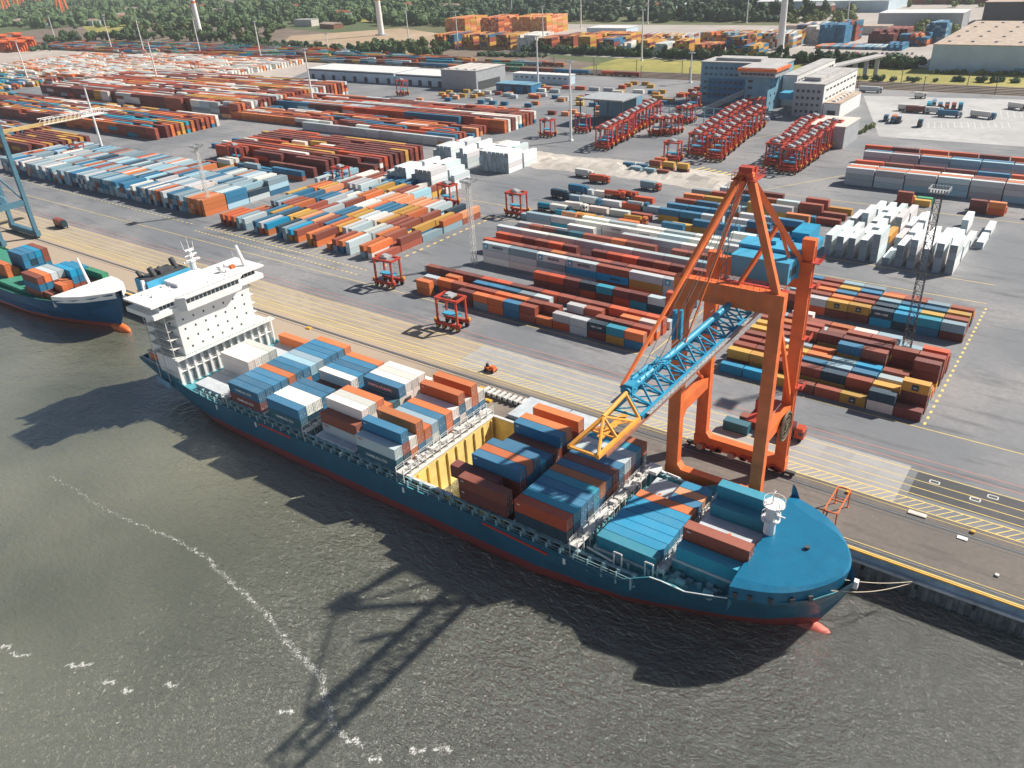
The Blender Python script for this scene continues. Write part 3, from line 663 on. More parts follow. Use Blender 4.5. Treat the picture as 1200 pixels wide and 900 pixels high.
treeline((-225, 742), (-142, 739), 22, 3, (1, 3, 1), .9, 1.2, 'in the hedge by the car park')
treeline((-758.6, 714.7), (-626.4, 711.2), 26, 8, (0, 2, 3), .9, 1.3, 'beside the middle wind turbine')
treeline((-774.9, 752.6), (-671.0, 762.9), 20, 8, (0, 2, 3), .9, 1.3, 'behind the middle wind turbine')
treeline((-1104.8, 764.7), (-759.3, 722.6), 26, 8, (1, 0), .7, 1.0, 'along the sandy field')
treeline((-1362.6, 785.1), (-1016.2, 778.0), 34, 16, (2, 0, 3), 1.1, 1.7, 'around the left wind turbine')
treeline((-1478.5, 863.1), (-1145.6, 871.9), 34, 18, (2, 0, 3), 1.2, 1.8, 'behind the left wind turbine')
treeline((-1506.1, 704.3), (-1345.0, 751.7), 22, 15, (0, 1), 1.2, 1.7, 'behind the leftmost light masts')
treeline((-560, 1120), (-330, 1130), 30, 6, (4, 4, 1), 1.3, 1.8, 'in the tall row behind the yellow stacks')
# far woods that read as one mass
def wood(name, label, zones, seed, m, size):
    q = random.Random(seed); b = MB()
    for (a, c, e, d, n) in zones:
        for i in range(n):
            u, v = q.random(), q.random(); p = lerp(lerp(a, c, u), lerp(e, d, u), v)
            dist = math.hypot(*p); r = size*q.uniform(.7, 1.4)*(0.6+dist/2600); hh = r*q.uniform(1.1, 1.9)
            for j in range(3):
                b.ell((p[0]+q.gauss(0, r*.4), p[1]+q.gauss(0, r*.4), hh*q.uniform(.35, .7)), (r*q.uniform(.5, .9), r*q.uniform(.5, .9), hh*.5), 6, 4, 0, .18, q)
            for j in range(16):
                v3 = Vector((q.gauss(0, 1), q.gauss(0, 1), abs(q.gauss(0, 1))*.8)).normalized(); pp = Vector((p[0], p[1], hh*.45))+Vector((v3.x*r, v3.y*r, v3.z*hh*.6)); s = r*.22
                b.tri(tuple(pp+Vector((s*q.gauss(0, 1), s*q.gauss(0, 1), s))), tuple(pp+Vector((s, -s*q.random(), -s*.5))), tuple(pp+Vector((-s, s*q.random(), -s*.4))))
    o = b.build(name, m); tag(o, label, 'woodland', kind='stuff')
wood('woodland', 'far woods behind the sandy field and the left wind turbines', [((-2230.1, 859.2), (-1191.3, 943.7), (-4509.6, 1776.0), (-1823.3, 1457.8), 800), ((-1287.6, 1022.0), (-806.9, 998.2), (-1971.2, 1578.1), (-1126.9, 1398.8), 420)], 4, M_LEAF[0], 7)
wood('woodland', 'dark far woods behind the yellow container stacks', [((-864.0, 1069.6), (-378.8, 1089.4), (-1543.2, 1920.2), (-595.2, 1692.6), 900), ((-924.0, 1014.9), (-825.1, 1021.0), (-1103.5, 1215.3), (-978.6, 1213.1), 90)], 9, M_LEAF[1], 6.5)
wood('woodland', 'bushes and small trees between the far halls at top right', [((-369.6, 1049.0), (-290.4, 1073.2), (-468.5, 1358.3), (-373.4, 1364.2), 110), ((-209.9, 973.9), (-161.3, 934.6), (-211.8, 1058.7), (-177.3, 1060.9), 40), ((-502.3, 1286.8), (-94.2, 1287.2), (-692.0, 1763.1), (-124.7, 1615.1), 260)], 13, M_LEAF[2], 4)
wood('scrub', 'low bushes and shrubs along the railway and the sandy field', [((-1032.0, 716.6), (-740.4, 718.3), (-1076.1, 748.5), (-767.7, 745.5), 160), ((-584.6, 719.8), (-497.8, 724.5), (-594.4, 732.0), (-505.7, 736.2), 60), ((-167.7, 665.0), (-63.5, 683.4), (-169.9, 672.9), (-64.4, 690.8), 30), ((-1438.3, 603.5), (-1338.8, 622.1), (-1544.7, 650.8), (-1434.5, 669.1), 60)], 17, M_LEAF[1], 2.2)
wood('scrub', 'hedge plants and rough grass along the foot of the logistics hall', [((-129.7, 710.1), (-41.6, 721.3), (-131.4, 718.6), (-42.4, 729.3), 70), ((-121.6, 458.0), (-117.1, 502.7), (-120.8, 462.8), (-116.6, 508.0), 14)], 18, M_LEAF[2], 1.6)
wood('hedge', 'continuous dark hedge between the grass strip and the depots', [((-560, 766), (-150, 740), (-560, 772), (-150, 746), 330)], 19, M_LEAF[1], 2.6)

# ------------------------------------------------------------------ the thin air haze between here and the far woods
b = MB(); b.box(-7500, -400, -14, 2600, 7500, 135)
hz = D.materials.new('haze_air'); hz.use_nodes = True; hn = hz.node_tree.nodes; hn.remove(hn['Principled BSDF'])
pv_ = hn.new('ShaderNodeVolumePrincipled'); pv_.inputs['Color'].default_value = (0.86, 0.91, 0.97, 1); pv_.inputs['Density'].default_value = 0.000075; pv_.inputs['Anisotropy'].default_value = 0.2
hz.node_tree.links.new(pv_.outputs[0], hn['Material Output'].inputs['Volume'])
o = b.build('haze', hz); tag(o, None, None, kind='stuff')

# ------------------------------------------------------------------ containers: shared shapes
CW = 2.31
def corr_mesh(Ln, Hh, name='container'):
    b = MB(); hw = CW/2; L2 = Ln/2; r = .06
    # corrugated side panels
    n = int(Ln/0.62)
    for sy in (-1, 1):
        xs = [-L2+.12+(Ln-.24)*i/(2*n) for i in range(2*n+1)]; prev = None
        for i, x in enumerate(xs):
            y = sy*(hw-.02-(0.05 if (i//1) % 2 else 0.0))
            if prev:
                a, c = (prev[0], prev[1]), (x, y)
                if sy < 0: b.quad((a[0], a[1], .1), (c[0], c[1], .1), (c[0], c[1], Hh-.08), (a[0], a[1], Hh-.08))
                else: b.quad((c[0], c[1], .1), (a[0], a[1], .1), (a[0], a[1], Hh-.08), (c[0], c[1], Hh-.08))
            prev = (x, y)
    # roof with shallow ribs
    nr = int(Ln/1.0)
    for i in range(nr):
        x0 = -L2+.1+(Ln-.2)*i/nr; x1 = -L2+.1+(Ln-.2)*(i+1)/nr; xm = (x0+x1)/2
        b.quad((x0, -hw+.03, Hh-.016), (xm, -hw+.03, Hh-.005), (xm, hw-.03, Hh-.005), (x0, hw-.03, Hh-.016))
        b.quad((xm, -hw+.03, Hh-.005), (x1, -hw+.03, Hh-.016), (x1, hw-.03, Hh-.016), (xm, hw-.03, Hh-.005))
    # ends, floor
    b.quad((-L2+.04, hw, .02), (-L2+.04, -hw, .02), (-L2+.04, -hw, Hh-.04), (-L2+.04, hw, Hh-.04))
    b.quad((L2-.06, -hw, .02), (L2-.06, hw, .02), (L2-.06, hw, Hh-.04), (L2-.06, -hw, Hh-.04))
    b.quad((-L2, -hw, .02), (-L2, hw, .02), (L2, hw, .02), (L2, -hw, .02))
    # corner posts and rails
    for sx in (-1, 1):
        for sy in (-1, 1):
            b.box(sx*L2, sy*hw, .0, sx*(L2-.16), sy*(hw-.16), Hh)
        for z in (.0, Hh-.12): b.box(sx*L2-(0.0 if sx < 0 else .12), -hw+.16, z+.01, sx*L2+(.12 if sx < 0 else 0.0), hw-.16, z+.11)
    for sy in (-1, 1):
        for z in (.01, Hh-.1): b.box(-L2+.16, sy*hw, z, L2-.16, sy*(hw-.06), z+.09)
    return b.mesh(name, M_CONT)
SHAPE = {}
def shape(Ln, Hh):
    if (Ln, Hh) not in SHAPE: SHAPE[(Ln, Hh)] = corr_mesh(Ln, Hh)
    return SHAPE[(Ln, Hh)]
M_BAR = mat('lock_bar_steel', (0.45, 0.46, 0.46), 0.5, 0.2, 2)
def door_mesh(Hh):
    b = MB()
    for y in (-.85, -.38, .38, .85): b.box(-.055, y-.025, .12, -.0, y+.025, Hh-.12)
    for y in (-.62, .62): b.box(-.05, y-.3, .95, .0, y+.3, 1.02)
    b.box(-.05, -.02, .1, -.03, .02, Hh-.1)
    return b.mesh('door', M_BAR)
DOORS = {}
TXT = {}
def lettering(word, h, bold=0.02):
    if (word, h) in TXT: return TXT[(word, h)]
    cu = D.curves.new('lettering', 'FONT'); cu.body = word; cu.size = h; cu.align_x = 'CENTER'; cu.align_y = 'CENTER'; cu.offset = bold; cu.resolution_u = 2
    ob = D.objects.new('tmp', cu); C.objects.link(ob)
    bpy.context.view_layer.update()
    me = D.meshes.new_from_object(ob.evaluated_get(bpy.context.evaluated_depsgraph_get())); me.name = 'lettering'
    D.objects.remove(ob); me.materials.clear()
    TXT[(word, h)] = me; return me
M_TXW = mat('lettering_white', (0.78, 0.78, 0.76), 0.6, 0.05, 1); M_TXD = mat('lettering_dark', (0.03, 0.05, 0.08), 0.6, 0.05, 1)
M_TXR = mat('lettering_red', (0.6, 0.04, 0.03), 0.6, 0.05, 1); M_TXB = mat('lettering_blue', (0.0, 0.33, 0.55), 0.6, 0.05, 1)
def star_mesh():
    b = MB(); b.box(-.95, -.004, -.95, .95, 0, .95); pts = []
    for k in range(14):
        r = .75 if k % 2 == 0 else .32; a = math.pi*k/7+math.pi/2; pts.append((r*math.cos(a), -.012, r*math.sin(a)))
    b.poly(pts[::-1], 1); return b.mesh('star_emblem', [M_TXB, M_TXW])
def emblem_mesh():
    b = MB(); b.box(-.75, -.004, -.75, .75, 0, .75)
    return b.mesh('emblem_square', [M_TXD])
STAR = star_mesh(); EMB = emblem_mesh()
def add_text(root, word, m, h, x=0, z=1.35, y=-1.25):
    me = lettering(word, h)
    key = (word, h, m.name)
    if key not in TXT:
        c = me.copy(); c.materials.append(m); TXT[key] = c
    o = D.objects.new('lettering', TXT[key]); C.objects.link(o); o.parent = root; o.location = (x, y, z); o.rotation_euler = (math.pi/2, 0, 0)
def add_mesh(root, me, name, loc):
    o = D.objects.new(name, me); C.objects.link(o); o.parent = root; o.location = loc; return o

def tint(key, q, lo=.72, hi=1.18):
    c = PAL[key]; k = q.uniform(lo, hi); h = q.uniform(-.06, .06)
    return tuple(max(0, min(1, v*k*(1+h*(1 if i == 0 else -1)))) for i, v in enumerate(c))
rc = random.Random(5)
CONT = []       # every container of the yards: dict
def put_container(rec, label, group, doors=False):
    Ln, Hh = rec['L'], rec['H']
    o = D.objects.new('shipping_container', shape(Ln, Hh)); C.objects.link(o)
    o.location = (rec['x'], rec['y'], rec['z']); o.rotation_euler = (0, 0, rec.get('rot', 0)+(math.pi/2 if rec['axis'] == 'y' else 0))
    c = tint(rec['c'], rc); o.color = (*c, 1)
    WORLD[o.name] = (rec['x'], rec['y'], rec['z'])
    tag(o, label, 'container', group)
    if doors:
        if Hh not in DOORS: DOORS[Hh] = door_mesh(Hh)
        add_mesh(o, DOORS[Hh], 'door', (Ln/2+.005, 0, 0))
    tx = rec.get('t')
    if tx == 'hs': add_text(o, 'HAMBURG SÜD', M_TXW, .95)
    elif tx == 'hsb': add_text(o, 'HAMBURG SÜD', M_TXW, .75, 1.2)
    elif tx == 'nd': add_text(o, 'NORTH ATLANTIC', M_TXW, .95, -.3)
    elif tx == 'red': add_text(o, 'OOCL', M_TXR, .6, -4.6, 2.1)
    elif tx == 'sm': add_text(o, 'tex', M_TXW, .55, -5.0, 2.1)
    elif tx == 'hy': add_text(o, 'HYUNDAI', M_TXW, .85)
    elif tx == 'hy20': add_text(o, 'HYUNDAI', M_TXW, .72, .2)
    elif tx == 'mk': add_text(o, 'MAERSK', M_TXD, 1.35, 1.2); add_mesh(o, STAR, 'star_emblem', (-4.4, -1.245, 1.35))
    elif tx == 'mkl': add_text(o, 'MAERSK', M_TXD, 1.1, 1.2, 1.3)
    elif tx == 'kt': add_text(o, 'K LINE REEFER', M_TXD, .7, .2)
    elif tx == 'cmp': add_text(o, 'CMA CGM', M_TXW, .8)
    elif tx == 'ms': add_mesh(o, EMB, 'emblem_square', (0, -1.245, 1.3)); add_text(o, 'msc', M_TXW if rec['c'] != 'W' else M_TXR, .5, 0, 1.3, -1.27)
    elif tx == 'sk': add_text(o, 'cosco', M_TXW, .55, -3.5, 1.9)
    return o

# ------------------------------------------------------------------ the container ship
YC = 111.9
ship = thing('container_ship', 'large dark blue container ship moored at quay with white bridge and blue bow cover', 'container ship', (-112, YC, -6))
ST = [(-213.5, [(14.8, 5.0), (14.5, 3.9), (13.6, 2.6), (9, 2.0), (0, 1.8)]), (-206, [(15.9, 4.6), (15.2, 2.5), (13.8, .8), (9, -.5), (0, -1.4)]),
      (-196, [(16.1, 4.0), (16.1, .9), (14.6, -1.9), (8, -4), (0, -5)]), (-187, [(16.6, 2.9), (16.5, -.6), (15.2, -4.0), (9, -8), (0, -9)]),
      (-177, [(16.7, 2.3), (16.7, -1), (16.3, -5), (12, -9), (0, -10)]), (-160, [(16.7, 2.3), (16.7, -1), (16.7, -5.5), (14, -9.5), (0, -10)]),
      (-110, [(16.7, 2.3), (16.7, -1), (16.7, -5.5), (14, -9.5), (0, -10)]), (-72, [(16.7, 2.3), (16.7, -1), (16.6, -5.5), (14, -9.5), (0, -10)]),
      (-60, [(16.7, 2.3), (16.3, -1), (15.2, -5), (11, -9), (0, -10)]), (-53, [(16.6, 2.3), (15.7, -1), (13.9, -5), (9, -9), (0, -10)]),
      (-47, [(16.2, 5.6), (14.4, 0), (11.9, -5), (8, -9), (0, -10)]), (-42.5, [(15.9, 5.6), (13.2, 0), (10.2, -5), (6.5, -9), (0, -10)]),
      (-40.5, [(15.6, 5.0), (12.6, 0), (9.6, -5), (6, -9), (0, -10)]), (-33.5, [(14.4, 6.4), (9.8, .5), (7.0, -5), (3.3, -9), (0, -10)]),
      (-29, [(13.0, 6.8), (7.8, 1), (4.8, -5), (2.2, -9), (0, -10)]), (-25, [(11.0, 7.1), (5.3, 1.5), (2.2, -4), (.8, -8), (0, -9)]),
      (-21.5, [(8.2, 7.3), (3.2, 2.2), (.5, -2), (.1, -4), (0, -4.4)]), (-18.8, [(4.4, 7.4), (1.6, 4.6), (.2, 2.6), (.05, 2), (0, 1.8)]), (-17.2, [(.5, 7.5), (.2, 6.6), (.1, 6.2), (.03, 6), (0, 5.9)])]
def hull_mesh(ST, yc, name, m, parent, sub=3):
    def sec(i):
        x, s = ST[i]
        pts = [(x, yc-a, z) for a, z in s]+[(x, yc+a, z) for a, z in s[-2::-1]]
        return pts
    S = [sec(i) for i in range(len(ST))]
    b = MB(); nn = len(S[0])
    for i in range(len(S)-1):
        for j in range(nn-1): b.quad(S[i][j], S[i][j+1], S[i+1][j+1], S[i+1][j])
    b.poly(S[0])
    o = b.build(name, m, parent)
    return o
hull = hull_mesh(ST, YC, 'hull', M_HULL, ship)
def deck_z(x):
    return 1.0 if x < -54 else 3.2
b = MB(); prev = None
for x, s in ST[:-1]:
    a, zt = s[0]; zd = min(deck_z(x), zt-.9) if x > -185 else zt-1.3
    a2, z2 = s[1]; aw = a-(a-a2)*(zt-zd)/(zt-z2)-.35
    row = [(x, YC-a+.01, zt), (x, YC-a+.3, zt+.01), (x, YC-aw, zd), (x, YC+aw, zd), (x, YC+a-.3, zt+.01), (x, YC+a-.01, zt)]
    if prev:
        for j in range(5):
            if j == 2 and -109 < x <= -72: continue
            b.quad(prev[j], prev[j+1], row[j+1], row[j])
    prev = row
b.build('deck', MT['teal'], ship)
# deck plating beside the open hold
b = MB()
for (x0, x1) in ((-110, -72),):
    for (ya, yb) in ((YC-16.38, 97.2), (127.2, YC+16.38)): b.quad((x0, ya, 1.0), (x1, ya, 1.0), (x1, yb, 1.0), (x0, yb, 1.0))
    b.quad((-110, 97.2, 1.0), (-106.2, 97.2, 1.0), (-106.2, 127.2, 1.0), (-110, 127.2, 1.0)); b.quad((-78.6, 97.2, 1.0), (-72, 97.2, 1.0), (-72, 127.2, 1.0), (-78.6, 127.2, 1.0))
b.build('side_deck', MT['teal'], ship)
# red boot-top bulb
b = MB(); b.ell((-24.5, YC, -6.9), (6.4, 1.8, 1.7), 14, 10); b.build('bulbous_bow', MT['pink'], ship, True)
# stripes and marks on the side
b = MB(); b.box(-157, YC-16.78, 1.4, -144.5, YC-16.71, 1.9); b.build('red_stripe', mat('red_stripe_paint', (0.6, 0.03, 0.02), .5, .1, 1), ship)
b = MB(); b.beam((-84.5, YC-16.76, 1.6), (-68.5, YC-16.76, .9), .06, .55); b.build('red_stripe', D.materials['red_stripe_paint'], ship)
for x in (-175, -158.5, -107, -65):
    b = MB(); b.box(x, YC-16.78, .3, x+.6, YC-16.71, 1.7); b.build('draft_mark', MT['white'], ship)

# coamings, hatch covers, lashing bridges; side posts of the passage
YR = lambda k: 96.6+2.44*k+1.22
BAYS = [-185.6, -168.8, -153.3, -136.2, -121.6, None, -91.4, -77.1, -59.8, -44.9]
ZB = 4.1
for i, x in enumerate(BAYS):
    if x is None: continue
    fore = x > -62
    ya, yb = (97.3, 127.0) if not fore else ((99.2, 124.8) if x < -50 else (101.6, 122.4))
    zb = ZB if x < -50 else 6.6
    if x > -170 or True:
        if abs(x+91.4) > .1:
            b = MB(); b.box(x-.6, ya, deck_z(x)+.0, x+12.8, yb, zb-.62)
            b.build('hatch_coaming', MT['tealgrey'] if not fore else MT['teal'], ship)
            b = MB(); nw = 4; step = (yb-ya+.5)/nw
            for k in range(nw):
                b.box(x-.7, ya-.25+k*step+.06, zb-.6, x+12.9, ya-.25+(k+1)*step-.06, zb-.02)
            h = b.build('hatch_cover', MT['hatch'], ship)
# spots on the empty forward hatch
b = MB()
for (x, y, r) in ((-42.5, 111.6, .35), (-39.5, 112.8, .3), (-37, 111, .35), (-34.5, 113.4, .3), (-41, 109, .3), (-36, 108.4, .3), (-54.5, 121.3, .35), (-57.3, 119.9, .3)):
    b.tube((x, y, 6.6 if x > -50 else 4.1), (x, y, 6.7 if x > -50 else 4.2), r, n=8)
b.build('twistlock_plate', MT['orange'], ship)
# side passage: posts, top rail and dark openings between
b = MB(); b2 = MB(); q = random.Random(2)
x = -182
while x < -50:
    if not (-3 < 0 and False):
        b.box(x, 96.2, 1.0, x+.7, 97.1, 3.75); b.box(x+.1, 95.35, 1.0, x+.4, 95.75, 3.6)
        if q.random() < .8: b2.box(x+1.0, 97.15, 1.2, x+2.6, 97.25, 2.5)
        if q.random() < .5: b.box(x+1.2, 96.0, 1.0, x+1.6+q.random(), 96.6, 1.4+q.random()*1.0)
    x += 3.05
b.box(-184, 96.6, 3.3, -50, 97.2, 3.5)
b.box(-184, 95.4, 3.5, -50, 95.5, 3.6); b.box(-184, 95.4, 2.9, -50, 95.46, 2.96)
b.build('passage_frame', MT['tealgrey'], ship); b2.build('passage_opening', MT['dgrey'], ship)
b = MB(); x = -182
while x < -50:
    b.box(x, 127.2, 1.0, x+.5, 127.8, 3.55); x += 3.05
b.box(-184, 127.1, 3.1, -50, 128, 3.3); b.build('passage_frame', MT['tealgrey'], ship)
# lashing bridges
def lashing(x, w, y0=96.3, y1=128, ztop=5.6, full=True):
    b = MB(); b.box(x, y0, ztop-.35, x+w, y1, ztop-.2)
    for k in range(14):
        y = y0+(y1-y0)*k/13
        for dx in (0, w-.2): b.box(x+dx, y-.1, 1.0, x+dx+.2, y+.1, ztop+1.0)
        if k < 13: b.beam((x+w/2, y, 1.2), (x+w/2, y+(y1-y0)/13, ztop-.3), .14, .14)
    for dx in (.05, w-.1):
        for dz in (.5, 1.0): b.box(x+dx-.04, y0, ztop+dz-.04, x+dx+.04, y1, ztop+dz+.04)
    qq = random.Random(int(-x))
    for k in range(26):
        y = qq.uniform(y0, y1-1); b.box(x+qq.uniform(.1, w-.7), y, ztop-.2, x+qq.uniform(.5, w-.1)+.3, y+qq.uniform(.3, 1.2), ztop+qq.uniform(.1, .7))
    b.build('lashing_bridge', MT['offwhite'], ship)
lashing(-108.9, 2.3, 95.8, 127.8, 4.9); lashing(-64.1, 1.9, 96.2, 125.5, 5.0); lashing(-140.6, 1.5, ztop=4.6); lashing(-173, 2.2, ztop=4.3); lashing(-47.2, 1.4, 99, 125, 4.6)
b = MB(); q = random.Random(8)
for k in range(120):
    x = q.uniform(-184, -170) if k < 80 else q.uniform(-173.5, -170); y = q.uniform(96.3, 101) if k < 80 else q.uniform(97, 127)
    s = q.uniform(.2, .9); b.box(x, y, 1, x+s, y+s*q.uniform(.5, 1.5), 1+q.uniform(.4, 2.6))
b.build('deck_gear', MT['offwhite'], ship)
# open hold: yellow plated walls
b = MB(); b.box(-106.2, 97.2, -9, -106, 127.2, 3.4); b.box(-106, 127.0, -9, -78.6, 127.2, 3.4); b.box(-106, 97.2, -9, -78.6, 97.4, 3.4); b.box(-78.8, 97.4, -9, -78.6, 127, 1.0)
b.box(-106, 97.4, -9.2, -78.8, 127, -9)
b.build('hold_wall', MT['holdyel'], ship)
b = MB()
for k in range(9):
    y = 99.4+3.3*k; b.box(-106, y-.1, -9, -105.6, y+.1, 3.0)
b.build('cell_guide', MT['holdyel'], ship)
b = MB(); b.box(-107.2, 97, 3.42, -105.9, 127.4, 3.7); b.box(-105.9, 126.8, 3.42, -94, 127.6, 3.7); b.box(-105.9, 96.8, 3.42, -94, 97.5, 3.7); b.build('hold_rim', MT['offwhite'], ship)

# bow cover (smooth whaleback)
half = [(-33.2, 14.7, 12.9), (-30.5, 13.9, 12.3), (-27.5, 12.7, 11.6), (-25, 11.2, 10.5), (-22.8, 9.2, 8.8), (-21, 7.0, 6.8), (-19.5, 4.6, 4.5), (-18.5, 2.2, 2.15), (-18.1, 0, 0)]
fine = []
for i in range(len(half)-1):
    p0, p1, p2, p3 = half[max(i-1, 0)], half[i], half[i+1], half[min(i+2, len(half)-1)]
    for k in range(4):
        t = k/4; fine.append(tuple(.5*((2*p1[j])+(-p0[j]+p2[j])*t+(2*p0[j]-5*p1[j]+4*p2[j]-p3[j])*t*t+(-p0[j]+3*p1[j]-3*p2[j]+p3[j])*t**3) for j in range(3)))
fine.append(half[-1])
edge = [(x, YC-a) for x, a, r in fine]+[(x, YC+a) for x, a, r in fine[-2::-1]]
ridge = [(x-.35*(1 if i else 0)*min(1, (x+33.2)/6), YC-r*.985) for i, (x, a, r) in enumerate(fine)]+[(x-.35*min(1, (x+33.2)/6), YC+(r-(2.2*max(0, 1-abs(x+27)/7)))*.985) for x, a, r in fine[-2::-1]]
b = MB(); n = len(edge); 
ze = 9.5; zr = 9.95; zb0 = 6.6
for i in range(n-1):
    e0, e1, r0, r1 = edge[i], edge[i+1], ridge[i], ridge[i+1]
    sk0 = (e0[0]-(.35 if i > 0 else 0), YC+(e0[1]-YC)*.975, zb0); sk1 = (e1[0]-(.35 if i+1 < n-1 else 0), YC+(e1[1]-YC)*.975, zb0)
    b.quad(sk0, sk1, (*e1, ze), (*e0, ze)); b.quad((*e0, ze), (*e1, ze), (*r1, zr), (*r0, zr))
b.poly([(*p, zr) for p in ridge])
b.poly([(-33.2, edge[0][1], ze), (-33.2, ridge[0][1], zr), (-33.2, ridge[-1][1], zr), (-33.2, edge[-1][1], ze), (-33.2, edge[-1][1], 4), (-33.2, edge[0][1], 4)])
b.build('bow_cover', MT['cover'], ship)
for i, x in enumerate((-32.4, -30.2, -27.3)):
    t = [(-32.6, YC-14.35), (-30.3, YC-13.7), (-27.2, YC-12.5)][i]
    b = MB(); b.box(t[0], t[1]-.14, 7.2, t[0]+.75, t[1]-.02+.1, 8.3); b.build('mooring_port', MT['dgrey'], ship)
for t in ((-24.3, YC-10.7, .95), (-22.0, YC-8.5, .9)):
    b = MB(); b.beam((t[0], t[1]-.15, 7.75), (t[0]+.55, t[1]+.35, 7.75), .4, 1.1); b.build('mooring_port', MT['dgrey'], ship)
b = MB(); b.tube((-25.6, YC+.6, 10.0), (-25.6, YC+.6, 10.5), .45, n=10); b.build('deck_vent', MT['dgrey'], ship)
b = MB(); b.poly([(-33.2, 126.6, 8.6), (-31.2, 126.1, 8.6), (-32.6, 126.3, 11.6), (-33.2, 126.5, 11.8)]); b.poly([(-33.2, 126.9, 8.6), (-33.2, 126.8, 11.8), (-32.6, 126.6, 11.6), (-31.2, 126.4, 8.6)]); b.build('bulwark_fin', MT['cover'], ship)
# foremast
fm = MB(); fx, fy = -32.6, 113.2
fm.tube((fx, fy, 10.0), (fx, fy, 16.2), 1.05, .95, 14)
o = fm.build('foremast', MT['white'], ship, False)
b = MB(); b.tube((fx, fy, 13.0), (fx, fy, 13.2), 1.7, n=14); b.tube((fx+.3, fy, 16.2), (fx+.3, fy, 16.45), 1.9, n=16)
for k in range(12):
    a = k*.5236
    for (z, r) in ((13.2, 1.65), (16.45, 1.85)): b.tube((fx+.3*(z > 15)+r*math.cos(a), fy+r*math.sin(a), z), (fx+.3*(z > 15)+r*math.cos(a), fy+r*math.sin(a), z+1.0), .04, n=4)
for k in range(12):
    a = k*.5236; a2 = a+.5236
    for (z, r) in ((14.2, 1.65), (17.45, 1.85)): b.beam((fx+.3*(z > 15)+r*math.cos(a), fy+r*math.sin(a), z), (fx+.3*(z > 15)+r*math.cos(a2), fy+r*math.sin(a2), z), .06, .06)
b.tube((fx, fy, 16.4), (fx, fy, 19.4), .14, .08, 6); b.beam((fx-.1, fy-1.4, 18.2), (fx-.1, fy+1.4, 18.2), .12, .12); b.beam((fx+1.2, fy-.5, 14.6), (fx+2.6, fy-.5, 14.6), .2, .2)
b.box(fx+1.0, fy-.9, 13.9, fx+1.7, fy-.2, 14.9)
b.build('mast_platform', MT['white'], ship)
b = MB()   # machinery on the fore side decks
q = random.Random(31)
for (x0, x1, n_) in ((-46, -34.5, 30), (-57, -48, 12)):
    for k in range(n_):
        x = q.uniform(x0, x1); y = q.uniform(97.6 if x < -47 else 98.4+(x+46)*.12, 101.0); s = q.uniform(.2, .8); zd = 3.0
        b.box(x, y, zd, x+s*1.6, y+s, zd+q.uniform(.3, 1.5))
g_ = b.build('deck_gear', MT['tealgrey'], ship); g_['kind'] = 'stuff'
for x in (-43.5, -38.3):
    b = MB(); b.tube((x, 99.2, 3.9), (x+1.8, 99.2, 3.9), .75, n=12); b.box(x+.3, 98.7, 3.0, x+1.5, 99.7, 3.3); b.build('mooring_winch', MT['tealgrey'], ship)
b = MB()
for (x, y) in ((-55.2, 97.5), (-49.2, 98.2)):
    b.tube((x, y, 2.9), (x, y, 6.2), .18, n=6); b.tube((x+1.6, y, 2.9), (x+1.6, y, 6.2), .18, n=6); b.tube((x, y, 6.2), (x+1.6, y, 6.2), .18, n=6)
b.beam((-61, 97.6, 4.6), (-55.4, 97.3, 4.0), .3, .3); b.build('davit_frame', MT['offwhite'], ship)
b = MB(); b.beam((-44.9, YC-16.1, 5.75), (-40.6, YC-15.7, 5.2), .14, .16); b.beam((-40.6, YC-15.7, 5.2), (-36.5, YC-15.05, 5.95), .14, .16); b.beam((-36.5, YC-15.05, 5.95), (-33.4, YC-14.45, 6.55), .14, .16); b.beam((-47, YC-16.25, 5.7), (-44.9, YC-16.1, 5.75), .14, .16); b.build('bulwark_rail', MT['white'], ship)
# gangway frames at the far rail
b = MB(); b.beam((-60.5, 126.8, 4.5), (-56.5, 128, 3), .5, .3); b.beam((-58.6, 125.4, 5.6), (-56.8, 128.2, 3.2), .4, .3); b.box(-63.5, 124.5, 4.6, -60.6, 127.4, 5.4); b.build('gangway', MT['white'], ship)

# superstructure
sup = MB(); sup.box(-201, 98.6, 10.31, -189.5, 122.2, 24.0); sup.build('accommodation_block', MT['white'], ship)
b = MB(); b.box(-201.5, 96.6, 1.6, -191.2, 127.4, 10.3); b.build('lower_house', MT['white'], ship)
b = MB()
for k in range(14):
    y = 96.0+k*2.42; b.box(-190.9, y, 2.0, -190.4, y+.5, 10.6)
b.box(-191.15, 95.4, 10.41, -188.9, 128.2, 10.75)
for k in range(14):
    y = 96.0+k*2.42
    if k < 13: b.box(-190.9, y+.5, 6.3, -190.5, y+2.42, 6.5)
b.build('forward_columns', MT['white'], ship)
b = MB(); b.box(-188.9, 95.4, 11.3, -188.8, 128.2, 11.4)
for k in range(28): b.box(-188.9, 95.4+k*1.2, 10.75, -188.82, 95.46+k*1.2, 11.35)
b.build('walkway_rail', MT['green'], ship)
for k in range(12):      # recesses between columns
    b = MB(); b.box(-191.18, 97.3+k*2.42, 2.6, -191.08, 98.7+k*2.42, 5.8); b.box(-191.18, 97.3+k*2.42, 7.0, -191.08, 98.7+k*2.42, 9.6); b.build('recess', MT['grey'], ship)
rows = [(12.6, 6), (15.2, 7), (18.0, 7), (20.8, 7)]
for z, n_ in rows:
    for k in range(n_):
        b = MB(); y = 100.5+k*3.2+(.8 if n_ == 6 else 0); b.box(-189.49, y-.22, z, -189.42, y+.22, z+.55); b.build('porthole', MT['glassm'], ship)
